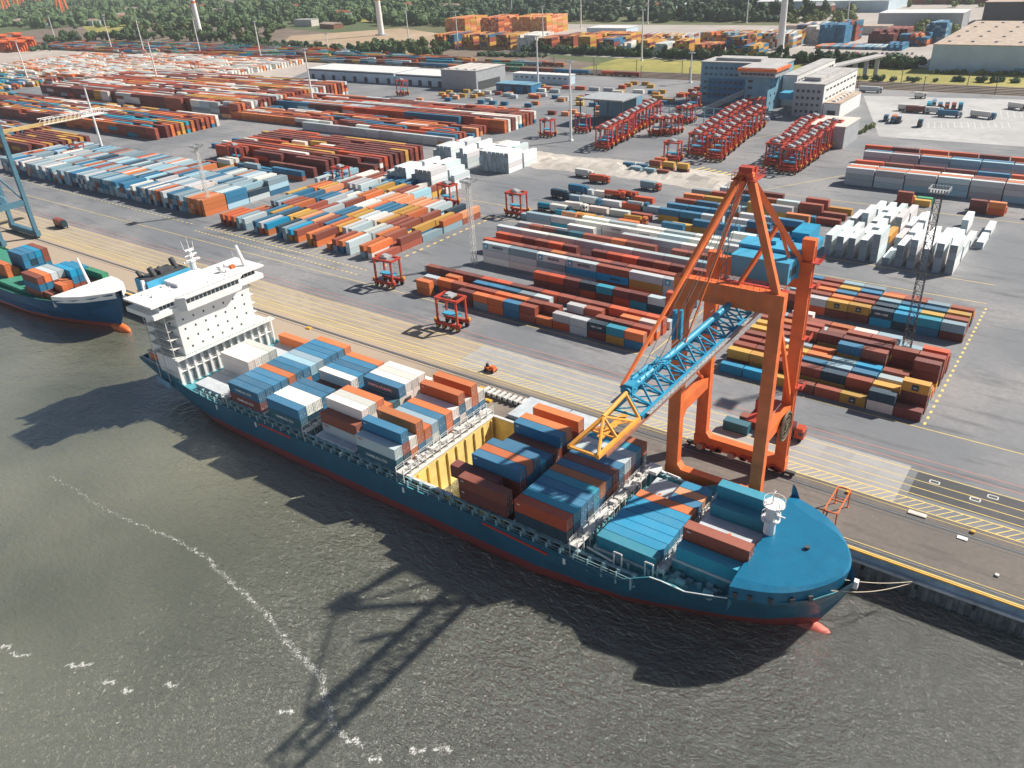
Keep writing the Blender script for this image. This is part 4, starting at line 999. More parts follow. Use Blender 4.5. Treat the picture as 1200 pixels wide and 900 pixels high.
# bridge deck and wings
b = MB(); b.box(-201.5, 92.3, 24.0, -188.4, 127.2, 25.3, top=0); b.box(-199.5, 94.5, 25.31, -188.9, 125, 27.4)
b.prism([(-189, 99), (-186.6, 101), (-186.6, 118), (-189, 120)], 23.9, 27.35)
b.build('bridge_deck', MT['white'], ship)
b = MB(); b.box(-201, 92.0, 27.41, -187.8, 127.6, 27.9); b.prism([(-188, 98.6), (-186.1, 100.8), (-186.1, 118.2), (-188, 120.4)], 27.41, 27.9); b.build('bridge_roof', MT['white'], ship)
for (ya, yb, xx, n_) in ((94.6, 99, -188.9, 4), (101.2, 117.8, -186.6, 13), (120, 124.9, -188.9, 4)):
    for k in range(n_):
        b = MB(); y0 = ya+(yb-ya)*k/n_+.12; y1 = ya+(yb-ya)*(k+1)/n_-.12; b.box(xx, y0, 26.0, xx+.07, y1, 27.0); b.build('bridge_window', MT['glassm'], ship)
# side stairs and balconies (shaded near side)
b = MB()
for k, z in enumerate((10.8, 13.5, 16.2, 18.9, 21.6)):
    b.box(-201, 95.6, z, -190, 98.58, z+.15)
    for x in range(7): b.box(-201+x*1.8, 95.6, z+.15, -200.95+x*1.8, 95.65, z+1.2)
    b.box(-201, 95.6, z+1.15, -190, 95.65, z+1.22)
    b.beam((-200+k % 2*4, 96.6, z), (-196-k % 2*4, 96.6, z+2.7), .8, .15)
for x in (-201, -196.5, -190.1): b.box(x, 95.6, 1.5, x+.15, 95.75, 24)
b.build('side_stairs', MT['offwhite'], ship)
for z in (10.8, 13.5, 16.2, 18.9, 21.6):
    b = MB(); b.box(-201, 122.3, z, -192, 125, z+.15); b.box(-201, 124.95, z+.15, -200.95, 125, z+1.22); b.box(-201, 124.9, z+1.15, -192, 125, z+1.22); b.build('balcony', MT['offwhite'], ship)
for k, z in enumerate((11, 13.8, 16.4, 19.1)):
    for x in (-200, -194): 
        b = MB(); b.box(x, 98.5, z+.4, x+1, 98.58, z+2.2); b.build('side_door', MT['dgrey'], ship)
# monkey island, radar mast, wing mast, domes
b = MB(); b.box(-200.5, 104, 27.91, -194, 113, 28.9); b.tube((-203, 115.0, 27.9), (-203, 115.0, 33.5), .9, .5, 8)
for k in range(22): b.box(-200.5+k*.5, 92.1, 27.9, -200.45+k*.5, 92.15, 28.9); b.box(-187.9, 92.4+k*1.6, 27.9, -187.85, 92.45+k*1.6, 28.9)
b.box(-200.6, 92.1, 28.85, -188, 92.15, 28.92); b.box(-187.9, 92.2, 28.85, -187.85, 127.4, 28.92)
qr = random.Random(4)
for k in range(18):
    xx = qr.uniform(-199, -190); yy = qr.uniform(94, 121); sz = qr.uniform(.2, .7); b.box(xx, yy, 27.9, xx+sz, yy+sz*qr.uniform(.6, 2), 27.9+qr.uniform(.2, .9))
for z, hw_ in ((30.6, 2.6), (32.3, 1.9), (33.8, 1.4)): b.beam((-203, 115.0-hw_, z), (-203, 115.0+hw_, z), .5, .4); b.box(-203.8, 114.3, z-.2, -202.0, 115.7, z+.0)
for (dx, dy, h_) in ((-.6, -1.1, 3.1), (.2, 0, 3.9), (.5, 1.1, 2.6)): b.tube((-203+dx, 115+dy, 33.5), (-203+dx-.2, 115+dy*1.3, 33.5+h_), .12, .05, 5)
b.tube((-202.6, 113.1, 31.0), (-202.6, 116.9, 31.0), .18, n=6)
b.build('radar_mast', MT['white'], ship)
b = MB(); b.tube((-192, 124.3, 27.9), (-194.4, 124.3, 33.6), .6, .45, 8); b.build('wing_mast', MT['white'], ship)
b = MB(); b.tube((-192.5, 122, 27.9), (-193.3, 122, 33), .06, .03, 5); b.build('whip_aerial', MT['white'], ship)
b = MB(); b.ell((-193.5, 117.5, 28.7), (.8, .8, .9), 10, 6); b.ell((-196, 120.5, 28.5), (.5, .5, .6), 8, 5); b.build('radome', MT['white'], ship, True)
b = MB(); b.box(-194.3, 120.6, 27.95, -193.0, 121.9, 28.8); b.build('life_raft', MT['orange'], ship)
# funnel casing aft
b = MB(); b.box(-207.2, 99.2, 4, -201.05, 118.5, 26.4); b.build('funnel_casing', MT['white'], ship)
b = MB(); b.box(-207.4, 99.6, 26.41, -201.2, 112.7, 29.6); b.build('funnel_band', MT['houseblue'], ship)
b = MB(); b.box(-207.1, 99.9, 29.61, -201.5, 112.4, 29.8)
for (x, y, h_, r_) in ((-206.0, 101.0, 1.8, .6), (-203.6, 103.4, 2.4, .85), (-204.4, 110.6, 2.8, .85), (-205.6, 107, 1.2, .6)):
    b.tube((x, y, 29.8), (x-.8, y-.5, 29.8+h_), r_, r_*.9, 10)
b.box(-206.3, 105, 29.8, -202.8, 109.3, 30.8); b.build('exhaust_pipes', MT['dgrey'], ship)
b = MB(); b.beam((-202.0, 98.4, 24), (-202.2, 99.0, 30.2), .8, .8); b.build('funnel_fin', MT['white'], ship)
# aft deck: lifeboat and gear
b = MB(); b.ell((-207, 99.0, 6.2), (2.9, 1.2, 1.2), 12, 8); b.build('lifeboat', MT['orange'], ship, True)
b = MB()
for x in (-209.6, -204.4): b.box(x, 98.2, 3.5, x+.3, 99.4, 7.8)
b.box(-209.6, 98.0, 7.6, -204.1, 98.3, 7.8)
for k in range(18): b.box(-212.2+k*1.2, 97.2-k*.07, 3.6, -212.1+k*1.2, 97.3-k*.07, 5.8)
b.beam((-212.2, 97.25, 5.8), (-190.6, 96.0, 5.4), .12, .12); b.build('aft_rail', MT['offwhite'], ship)
b = MB(); b.beam((-203, 95.6, 1.6), (-196, 95.2, 1.2), .3, 1.8); b.build('pilot_door', MT['palecl'], ship)
# mooring lines
for i, (p0, p1) in enumerate((((-18.6, 111.0, 7.6), (-9.5, 128.6, -1.9)), ((-19.6, 107.5, 7.4), (-9.6, 128.6, -2.1)))):
    b = MB(); N_ = 10; pr = None
    for k in range(N_+1):
        t = k/N_; p = Vector(p0).lerp(Vector(p1), t); p.z -= 1.2*math.sin(math.pi*t)*(.5+.5*i)
        if pr is not None: b.tube(pr, p, .07, n=5, caps=False)
        pr = p
    b.build('mooring_line', MT['rope'], ship)
b = MB(); b.box(-17.6, 112.6, 5.1, -16.6, 113.6, 6.6); b.build('rat_guard', MT['white'], ship)

# ------------------------------------------------------------------ cargo on the ship
BAYN = {0: 'stowed before the white bridge', 1: 'third bay behind the hold', 2: 'second bay behind the hold'}
bayname = ['bay right below the bridge', 'bay nearest the bridge containers', 'second bay from the bridge', 'third bay from the bridge', 'bay behind the open hold', '', 'bay before the open hold', 'second bay before open hold', 'low blue bay before mast', 'bay next to bow cover']
bayname[0] = 'beside the bridge front'; bayname[1] = 'aftmost full bay of big ship'
bayname[2] = 'second full bay from bridge'; bayname[3] = 'third full bay from bridge'; bayname[4] = 'bay just behind open hold'
bayname[6] = 'bay just ahead of open hold'; bayname[7] = 'second bay ahead of open hold'; bayname[8] = 'low blue bay near bow'; bayname[9] = 'bay beside the bow cover'
LOAD = {
 0: {4: 'WW', 5: 'WW', 6: 'WW', 7: 'WW', 12: 'O'},
 1: {0: 'Mh Bh', 1: 'B B', 2: 'B B', 3: 'S B', 4: 'B O', 5: 'B B', 6: 'O B', 7: 'B L', 8: 'B L', 9: 'S B', 10: 'B B', 11: 'O B', 12: 'B O'},
 2: {0: 'Dh B', 1: 'N W', 2: 'N W', 3: 'B B', 4: 'S B', 5: 'N', 6: 'M', 7: 'M W', 8: 'B B', 9: 'B B', 10: 'B B', 11: 'O O', 12: 'O'},
 3: {1: 'Gr R', 2: 'G R W', 3: 'R W W', 4: 'B O O', 5: 'O O', 6: 'D D', 7: 'B W Bn', 8: 'O W W', 9: 'W W W', 10: 'B W W', 11: 'W W', 12: 'W'},
 4: {0: 'Dh Gr', 1: 'N R Bs', 2: 'O W', 3: 'B O Os', 4: 'S O', 5: 'W L', 6: 'B B', 7: 'O O', 8: 'B W', 9: 'W B Os', 10: 'B W', 11: 'B O O', 12: 'B W'},
 6: {0: 'Ms Rs', 1: 'M', 2: 'M R Bs', 3: 'N B O', 4: 'B B B', 5: 'B T', 6: 'L B', 7: 'R R', 8: 'N R Bs', 9: 'R B O', 10: 'N', 11: 'N R O'},
 7: {0: 'N Hs', 1: 'B T', 2: 'B B', 3: 'N B', 4: 'B T', 5: 'B O', 6: 'R B', 7: 'O R', 8: 'N B', 9: 'R G', 10: 'R G', 11: 'B T', 12: 'N O'},
 8: {1: 'T', 2: 'K', 3: 'K', 4: 'K', 5: 'K', 6: 'K', 7: 'O'},
 9: {2: 'T', 3: 'M Rs', 8: 'T', 9: 'T T'},
}
TIERN = ['bottom', 'second', 'top']
HID = []
for bi, rows_ in LOAD.items():
    x0 = BAYS[bi]
    for k, spec in rows_.items():
        items = spec.split() if ' ' in spec else (list(spec) if bi == 0 or bi == 9 else [spec])
        zb = ZB if bi != 9 else 6.62
        for t, it in enumerate(items):
            c = it[0]; H = 2.77
            tt = {'h': 'hs', 'r': 'red', 'n': 'nd', 's': 'sm'}.get(it[1:2])
            
            xx = x0+6.1+(rc.uniform(-.06, .06))
            if bi == 6 and k == 1: xx -= 4.0; zb = ZB+2.79
            rec = dict(x=xx, y=YR(k), z=zb+t*2.79, L=12.19, H=H, axis='x', c=c, t=tt)
            top = t == len(items)-1
            hn = rows_.get(k-1); hn = 0 if hn is None else (len(hn.split()) if ' ' in hn else (len(hn) if bi in (0, 9) else 1))
            if not top and k > 0 and hn > t and bi not in (4, 7): HID.append((rec, c)); continue
            lab = '%s container, %s, %s row from river, %s' % (CNAME[c], ('top of stack' if top else ('lowest' if t == 0 else 'middle tier')), ordn(k), bayname[bi])
            put_container(rec, lab, 'containers on the big ship', doors=True)
            zb = ZB if bi != 9 else 6.62
# in-hold and short boxes
for (x, y, z, L_, c, lab) in ((-94.9, YR(2), ZB+.1, 6.06, 'N', 'dark navy short container standing low in the open yellow hold'),
      (-50.6, YR(8), ZB, 6.06, 'B', 'short blue container on grey hatch in low blue bay'), (-50.6, YR(9), ZB, 6.06, 'P', 'short salmon container between two short blue ones near the bow'),
      (-50.6, YR(10), ZB, 6.06, 'K', 'short bright cyan container nearest the quay in low blue bay')):
    put_container(dict(x=x, y=y, z=z, L=L_, H=2.77, axis='x', c=c), lab, 'containers on the big ship', doors=True)
# stowed below deck: the tiers that stand in the open hold
b = MB(); cols = []
def stuff_box(b, cols, x, y, z, L_, W_, H_, c):
    b.box(x-L_/2, y-W_/2, z, x+L_/2, y+W_/2, z+H_); cols.append(c)
for k in range(0, 13):
    for t in range(4): 
        y = YR(k)
        if 98 < y < 126.2: stuff_box(b, cols, -85.3, y, ZB-2.8*(t+1), 12.19, 2.38, 2.75, tint('RMBOR'[(k+t) % 5], rc))
def build_stuff(b, cols, name, label):
    me = b.mesh(name, M_CONTV); ca = me.color_attributes.new('Col', 'FLOAT_COLOR', 'CORNER'); dat = []
    for c in cols:
        if len(c) == 3: dat += [c[0], c[1], c[2], 1.0]*24
        else:
            for f_ in c[1]: dat += [f_[0], f_[1], f_[2], 1.0]*4
    ca.data.foreach_set('color', dat)
    o = D.objects.new(name, me); C.objects.link(o); WORLD[o.name] = (0, 0, 0); tag(o, label, 'containers', kind='stuff'); return o
for rec, c in HID: stuff_box(b, cols, rec['x'], rec['y'], rec['z'], 12.19, 2.36, 2.74, tint(c, rc))
build_stuff(b, cols, 'hold_containers', 'inner stacked containers of the big ship, in its open hold and under other boxes')

# ------------------------------------------------------------------ the feeder ship astern
YF = 117.0
feeder = thing('container_ship', 'small blue feeder ship with green deck and white forecastle at the left edge', 'container ship', (-330, YF, -6))
SF = [(-420, [(11.8, 2), (11.8, 0), (11.5, -4), (9, -8), (0, -9)]), (-335, [(12.2, 1.4), (12.2, -2), (12.2, -5), (9, -8), (0, -9)]), (-308, [(12.2, 2.2), (12, -1), (11.2, -5), (8, -8), (0, -9)]),
      (-293, [(11.9, 3.6), (11, -1), (8.8, -5), (6, -8), (0, -9)]), (-282, [(11.2, 4.8), (8.9, 0), (5.6, -5), (3, -8), (0, -9)]), (-272, [(9.0, 6.2), (5.6, 1), (2.2, -5), (1, -8), (0, -9)]),
      (-265, [(6.4, 7.4), (3.0, 3), (.5, -4), (.2, -6), (0, -7)]), (-259.5, [(3.2, 8.6), (1.4, 5.5), (.2, 1), (.1, 0), (0, -.2)]), (-256.5, [(.4, 9.2), (.3, 8), (.1, 6.5), (.05, 6.2), (0, 6)])]
M_HULLF = mat('feeder_hull_paint', (0.01, 0.085, 0.19), 0.4, 0.18, 0.25); two_tone(M_HULLF, -4.2, (0.5, 0.10, 0.06))
hull_mesh(SF, YF, 'hull', M_HULLF, feeder)
b = MB(); prev = None
for x, s in SF[:-1]:
    a, zt = s[0]; zd = min(zt-.9, 2.4); a2, z2 = s[1]; aw = a-(a-a2)*(zt-zd)/(zt-z2)-.35
    row = [(x, YF-a+.01, zt), (x, YF-a+.3, zt+.01), (x, YF-aw, zd), (x, YF+aw, zd), (x, YF+a-.3, zt+.01), (x, YF+a-.01, zt)]
    if prev:
        for j in range(5): b.quad(prev[j], prev[j+1], row[j+1], row[j])
    prev = row
b.build('deck', MT['green'], feeder)
b = MB(); pr = None
fe = [(-283.5, 11.1, 6.2), (-276, 9.9, 7.0), (-268, 7.6, 8.0), (-261.5, 4.4, 9.0), (-257.2, 1.2, 9.5)]
for x, a, z in fe:
    row = [(x, YF-a, z-2.2), (x, YF-a, z), (x, YF+a, z), (x, YF+a, z-2.2)]
    if pr:
        for j in range(3): b.quad(pr[j], row[j], row[j+1], pr[j+1])
    pr = row
b.quad((-283.5, YF-11.1, 2), (-283.5, YF+11.1, 2), (-283.5, YF+11.1, 6.2), (-283.5, YF-11.1, 6.2)); b.build('forecastle', MT['white'], feeder)
b = MB(); b.ell((-264, YF, -5.6), (6.2, 1.7, 1.7), 12, 8); b.build('bulbous_bow', MT['orange'], feeder, True)
b = MB(); b.tube((-284, YF+3, 6), (-287, YF+3, 15), .6, .4, 8); b.build('foremast', MT['white'], feeder)
b = MB(); b.box(-420, YF-9.5, 1.2, -286, YF+9.5, 2.6); b.build('hatch_coaming', MT['green'], feeder)
FL = [(-308.5, 112.4, 'R', 6.06), (-309, 117.0, 'BR', 6.06), (-309, 120.5, 'RB', 6.06), (-315.5, 115, 'GB', 6.06), (-300, 107.6+1, 'RBR', 12.19), (-300, 111.1, 'MBO', 12.19), (-300, 113.6, 'BRG', 12.19), (-300, 116.1, 'RRG', 12.19), (-291, 109.2, 'R', 6.06), (-288.5, 112.5, 'RO', 6.06), (-290.5, 115, 'BO', 6.06), (-296.5, 118.7, 'RBK', 12.19), (-296.5, 121.2, 'RBK', 12.19), (-289.5, 123.7, 'M', 12.19), (-289.5, 126.2, 'RE', 12.19), (-303, 123.7, 'M', 12.19), (-303, 126.2, 'MK', 12.19),
      (-335, 112, 'OO', 12.19), (-335, 114.5, 'O', 12.19), (-332, 118, 'BBB', 12.19), (-332, 120.5, 'BNB', 12.19), (-332, 123, 'BBK', 12.19), (-332, 125.5, 'BRR', 12.19)]
for i, (x, y, st_, L_) in enumerate(FL):
    for t, c in enumerate(st_):
        lab = '%s container on the small feeder ship, %s, %s stack counted from its forecastle' % (CNAME[c], ('top' if t == len(st_)-1 else ['bottom', 'middle'][min(t, 1)]), ordn([19, 20, 21, 22, 18, 17, 16, 15, 2, 1, 3, 7, 8, 0, 4, 9, 10, 14, 13, 12, 11, 5, 6][i]))
        put_container(dict(x=x, y=y, z=2.62+t*2.6, L=L_, H=2.59, axis='x', c=c), lab, 'containers on the feeder ship')

# ------------------------------------------------------------------ yard blocks
ry = random.Random(77)
def yard(desc, x0, y0, stacks, axis='x', L=6.06, pitch=None, H=2.59, depth_y=None, texts=None, jit=.12, remap=False):
    """stacks[r][s] = colours bottom to top; rows run away from the quay, slots run to the right"""
    sp = pitch or ((L+.24) if axis == 'x' else 3.9)
    rp = depth_y or (4.05 if axis == 'x' else L+.5)
    for r, row in enumerate(stacks):
        for s, st_ in enumerate(row):
            if not st_: continue
            x = x0+s*sp+(L/2 if axis == 'x' else 1.22); y = y0+r*rp+(1.22 if axis == 'x' else L/2)
            x += ry.uniform(-jit, jit)*(1 if axis == 'x' else .6); y += ry.uniform(-jit, jit)*(.6 if axis == 'x' else 2)
            front = row if r == 0 else stacks[r-1]
            hf = 0 if r == 0 else (len(stacks[r-1][s]) if s < len(stacks[r-1]) else 0)
            hr = len(row[s+1]) if s+1 < len(row) else 0
            for t, c in enumerate(st_):
                top = t == len(st_)-1
                d2 = x*x+y*y+(104-t*2.6)**2; dd = math.sqrt(d2)
                ax, ay = (abs(x)/dd, y/dd); az = 104/dd
                LX, LY = (L, CW) if axis == 'x' else (CW, L)
                sc = 0
                if top: sc += LX*LY*az
                if t >= hf: sc += LX*H*ay
                elif rp-LY > 1.0: sc += LX*H*ay*.15
                if t >= hr: sc += LY*H*ax
                elif sp-LX > 1.0: sc += LY*H*ax*.2
                CONT.append(dict(x=x, y=y, z=.02+t*H, L=L, H=H, axis=axis, c=('Q' if remap and c == 'W' else c.upper()), t=(texts.get(c) if texts else None) if (axis == 'x' and (t >= hf)) else None,
                                 desc=desc, r=r, s=s, tier=t, n=len(st_), score=sc/d2))
def rnd(n, m, pal, hmin, hmax, empty=0.05, gap=None, runs=(1, 1, 2, 3)):
    out = []
    for r in range(n):
        row = []; run = 0; c = ry.choice(pal)
        for s in range(m):
            if run <= 0: c = ry.choice(pal); run = ry.choice(runs)
            run -= 1
            if ry.random() < empty or (gap and gap(r, s)): row.append(''); continue
            h = ry.choices(range(hmin, hmax+1), weights=[1+(2 if len(runs) == 4 else 9)*k for k in range(hmax-hmin+1)])[0]
            row.append(''.join((c if len(runs) != 4 and ry.random() < .75 else ry.choice(pal)) for _ in range(h-1))+c)
        out.append(row)
    return out
TX = {'h': 'hy20', 'g': 'mk', 'k': 'mkl', 'w': 'kt', 'y': 'ms', 'n': 'cmp'}
# middle block by the lattice mast (slots end at x = -94.6)
XR = -94.6
def rowA(y, stacks, L, desc_row, desc='middle block'):
    n = len(stacks); sp = L+.24; x0 = XR-n*sp+.24
    YA.append((y, stacks, L, x0, desc_row))
YA = []
A = [
 (182.4, 6.06, ['OO', '', 'R', 'MM', 'SO', 'OO', 'BB', 'RR', 'O', 'hG', 'GG', 'Mn', 'yT', 'BO']),
 (186.5, 6.06, ['TG', 'RO', 'RR', 'MR', 'MR', 'RO', 'RO', 'MR', 'RR', 'T', 'O', 'RR', 'RR', 'OR']),
 (190.6, 6.06, ['B', 'RO', 'S', 'GB', 'RB', 'BB', 'RS', 'GG', 'G', 'RG', 'GR', 'G', 'RO', 'OW']),
 (194.7, 6.06, ['BR', 'MM', 'MM', 'RM', 'Mh', 'Mh', 'RM', 'RM', 'Mh', 'TR', 'MR', 'RR', 'MH', 'Hh', 'hh']),
 (199.0, 12.19, ['W', 'w', 'w', '', '', '', '', 'G']),
 (208.0, 6.06, ['MH', 'MH', 'MM', 'HN', 'MT', 'hM', 'TM', 'NG', 'Hhh']),
 (218.0, 12.19, ['Wgg', 'WgS', 'GSg', 'SKg', 'MkR', 'OYG', 'SGg']),
 (228.0, 6.06, ['MH', 'Mh', 'MR', 'RM', 'RM', 'RO', 'MM', 'RM', 'MR', 'RM', 'RR', 'MR', 'MR', 'RR', 'MR']),
 (236.0, 6.06, ['MH', 'MR', 'MM', 'RR', 'RH', 'RM', '', 'MM', 'Mh', 'Mh', 'RM', 'MR', 'RM', 'RR', 'MR']),
 (243.0, 12.19, ['SG', 'GW', 'SW', 'WG', 'SG', 'GG', 'TG', 'GS']),
 (250.0, 6.06, ['H', 'HR', 'MM', 'RN', 'ND', 'NR', 'RR', 'RO', 'MR', 'RR', '', 'RR', 'MR', 'MM', 'RR']),
 (257.0, 12.19, ['G', 'W', 'GW', '', 'WG', 'GG', 'GW', '']),
 (263.5, 12.19, ['GL', 'TG', 'GW', 'Ww', 'Ww', 'GG', 'GW', 'TG']),
 (268.5, 12.19, ['G', 'GW', 'WG', 'GW', 'GG', 'WW', 'WG']),
]
for r, (y, L, row) in enumerate(A):
    sp = L+.24; x0 = XR-len(row)*sp+.24
    n0 = len(CONT); yard('middle block', x0, y, [row], 'x', L, texts=TX)
    for c in CONT[n0:]:
        c['r'] = r
        if r in (1, 2, 3) and c['tier'] == 0 and c['n'] > 1: c['score'] *= .35
# right block in front of the lattice mast
B1 = [['k', 'k', 'Y', 'R', 'R', 'y', 'Wn', 'M'], ['MY', 'YY', 'RR', 'YR', 'YN', 'RR', 'My', 'MMy'], ['RR', 'RM', 'RO', 'NB', 'YL', 'BB', 'Sg', 'SY'], ['RR', 'MR', 'RY', 'YO', 'RS', 'BK', 'MR', 'O'],
      ['RR', 'RG', 'RS', 'RO', 'MYB', 'RMR', 'R', 'YMM'], ['YY', 'MR', 'MRR', 'YyM', 'MMM', 'MYM', 'YMR', 'MRR'], ['YY', 'RR', 'ORR', 'RS', 'MyR', 'RRR', 'RR', 'MRh'], ['OR', 'YO', 'RG', 'RR', 'SR', 'BN', 'GS', 'MR'],
      ['GS', 'hR', 'RR', 'RO', 'OW', 'RS', 'R', ''], ['Y', 'GW', 'E', 'R', 'W', '', '', '']]
yard('right block', -71.3, 182.4, B1, 'x', 6.06, texts={'h': 'hy20', 'y': 'ms', 'k': None, 'n': None, 'g': 'mk'})
B2 = [['MR', 'Hg', 'My', 'My', 'Kn', 'NK', 'BT', 'MS'], ['RS', 'BR', 'RO', 'MR', 'SN', 'BT', 'NY', 'RR'], ['OY', 'RO', 'NB', 'RR', 'RS', 'SB', 'NB', 'RY'], ['SR', 'RR', 'YY', 'SB', 'RO', 'RR', 'NS', 'BR'], ['RB', 'SR', 'BS', 'RS', 'R', 'O', 'B', 'O'], ['R', 'S', 'R', 'B', 'R', 'R', '', '']]
yard('far right block', -71.3, 231.5, B2, 'x', 6.06, texts={'h': 'hy20', 'y': 'ms', 'n': 'cmp', 'g': 'mkl'})
# left middle block, boxes pointing inland
LONG = (1, 2, 3, 4, 6)
palC = 'OBYGRBOHRYBPOWSN'
CB = rnd(5, 26, palC, 1, 2, .05)
CB[0] = ['RO', 'RH', 'RO', 'GS', 'SG', '', 'SB', 'HG', 'OK', '', 'BN', 'GS', 'YK', 'OR', '', 'YO', 'OR', '', 'O', 'SR', 'BO', 'GG', '', 'SO', 'WO', 'R']
CB[1] = ['O', 'R', 'B', 'B', 'YB', 'BY', 'RB', 'BN', 'YY', 'YY', 'OP', 'RB', 'PP', 'RR', 'BB', 'OO', 'YY', 'WG', 'RG', 'B', 'WW', 'GG', 'OO', 'RR', 'R', 'RR']
yard('left middle block', -318, 199, CB, 'y', 12.19, pitch=3.93)
yard('block behind the left middle block', -327, 263, rnd(2, 18, 'GWRBYLS', 1, 2, .08), 'y', 12.19, pitch=3.93)
CD = rnd(4, 77, 'GSBSSLGOSRNBSW', 2, 3, .02, None, (1, 1, 1, 2)); CD[0][-1] = 'OOO'; CD[0][-2] = 'OOP'; CD[0][-3] = 'ROO'; CD[0][-4] = 'OPO'; CD[0][-5] = 'POP'
yard('far left block', -545, 203, CD, 'y', 12.19, pitch=2.72, jit=.08)
yard('maroon block', -440, 283, rnd(13, 10, 'MMRMRHWYM', 2, 3, .03, lambda r, s: s > 9 or (r < 3 and s > 7), LONG), 'x', 12.19, texts={})
yard('aisle block', -430, 268, rnd(3, 9, 'MRBWYS', 1, 2, .4), 'x', 12.19)
yard('white row', -456, 364, [['GG']*10+['YG']], 'x', 12.19)
yard('far red block', -560, 372, rnd(8, 19, 'RMHRWORBP', 1, 2, .12, lambda r, s: s < r*.2, LONG), 'x', 12.19)
yard('far red block two', -562, 408, rnd(10, 20, 'RMHRWGOBM', 2, 3, .03, None, LONG), 'x', 12.19)
yard('distant block', -850, 374, rnd(28, 25, 'RHMRWWGYMO', 3, 4, .02, None, LONG), 'x', 12.19)
yard('distant front block', -890, 298, rnd(13, 29, 'YMRMBWORT', 2, 3, .03, None, LONG), 'x', 12.19)
yard('left edge block', -616, 230, rnd(9, 5, 'MMRYRM', 3, 3, .04), 'x', 12.19)
yard('left edge block two', -760, 215, rnd(16, 10, 'MBRYRMG', 1, 2, .2), 'x', 12.19)
yard('sunlit orange block', -1190, 452, rnd(42, 35, 'WPWQOWWPWG', 1, 2, .05, lambda r, s: s*12.4-1190 > -735-(r*4-50)*.0 or (r*4.05+452) > 640 or (s < 10 and r > 36)), 'x', 12.19)
yard('distant mixed rows', -1480, 360, rnd(20, 44, 'YBWRGTO', 1, 2, .35), 'x', 12.19)
yard('left upper lot', -1480, 660, rnd(9, 30, 'RBGOWYS', 1, 1, .55), 'x', 12.19, depth_y=9)
# white reefer stacks, boxes pointing inland
W4 = lambda n, h: [['W'*ry.choice(h) for _ in range(n)]]
yard('white reefer stacks', -297, 283, [['WW', 'WWW', 'WWW', 'WWWW', 'WWWW', 'WWWW', '', 'WWW', 'WWWW', 'WWWW', 'WWWW', 'WWWW', '', '', 'W']], 'y', 12.19, pitch=2.75, remap=True)
yard('white reefer stacks', -297, 297, [['', 'WW', 'WWW', 'WWW', 'WWW', 'WWWW', '', 'WWW', 'WWWW', 'WWW', 'WWWW', 'WWW', 'WW']], 'y', 12.19, pitch=2.75, remap=True)
yard('rear white reefer stacks', -303, 328, [['WWW', 'WWWW', 'WWWW', 'WWWW', 'WWWW', '', 'WWW', 'WWWW', 'WWW', '', '', '', 'WWWW', 'WWWW', 'WWWW', 'WWWW', 'WWWW', 'WWWW', 'WWWW']], 'y', 12.19, pitch=2.75, remap=True)
yard('rear white reefer stacks', -303, 342, [['WW', 'WWW', 'WWWW', 'WWW', 'WWWW', '', 'WWW', 'WWWW', 'WWW', 'WWW', '', '', 'WWWW', 'WWWW', 'WWWW', 'WWW', 'WWWW', '', 'WWW']], 'y', 12.19, pitch=2.75, remap=True)
R1 = [['WWW', 'WWW', 'WWW', 'WWW', 'WWWW', 'W', 'WWW', 'WWWW', 'WWW', 'WWWW', 'WWWW', '', ''], ['WW', 'WW', 'WW', 'WWW', 'WY', 'WW', 'WWW', 'WW', 'WW', 'WWW', 'WW', '', ''], ['WW', 'WWW', 'WW', 'WWW', 'WWW', 'WW', 'WWW', 'W', 'W', 'W', 'W', 'W', ''], ['', 'WW', 'WW', 'WW', 'WW', 'W', '', '', '', 'WW', '', 'W', '']]
yard('right reefer park', -75.8, 283.5, R1, 'y', 12.19, pitch=4.0, depth_y=15.5, remap=True, jit=.04)
T1 = [['GGG', 'GGG', 'LGG', 'LLG', 'GGG', 'LGG', 'GGG', 'LGG'], ['GGO', 'GGO', 'GGO', 'GLO', 'GGR', 'GGO', 'GGO', 'GGR'], ['GLW', 'LGL', 'GGW', 'LGW', 'GGR', 'GGW', 'LGW', 'GGW']]
yard('big pale reefer rows', -96.5, 378.5, T1, 'x', 12.19, pitch=12.75, depth_y=2.9)
yard('big pale reefer rows', -96.5, 393, [['HHH', 'RRR', 'MMM', 'MMM', 'BBB', 'HHH', 'MMR', 'RRR']], 'x', 12.19, pitch=12.75)
yard('rear pale reefer rows', -98, 412, [['LGG', 'GGG', 'LGL', 'LLL', 'LGL', 'GGL', 'LLG', 'GGG'], ['GGB', 'GGM', 'GGO', 'GGB', 'GGB', 'GGR', 'GGB', 'GGM']], 'x', 12.19, pitch=12.75, depth_y=3)
yard('rear red rows', -101, 425, [['HHH', 'MMM', 'HHH', 'HHH', 'MMM', 'HHH', 'HHH', 'HHM']], 'x', 12.19, pitch=12.75)
yard('low row before the pale reefers', -69, 358, [['RR', 'Y', '', '', 'MM', 'HO', '', 'Y', 'S', 'R'], ['Y', 'E', '', '', 'R', 'H', '', '', '', '']], 'x', 6.06, pitch=6.8)
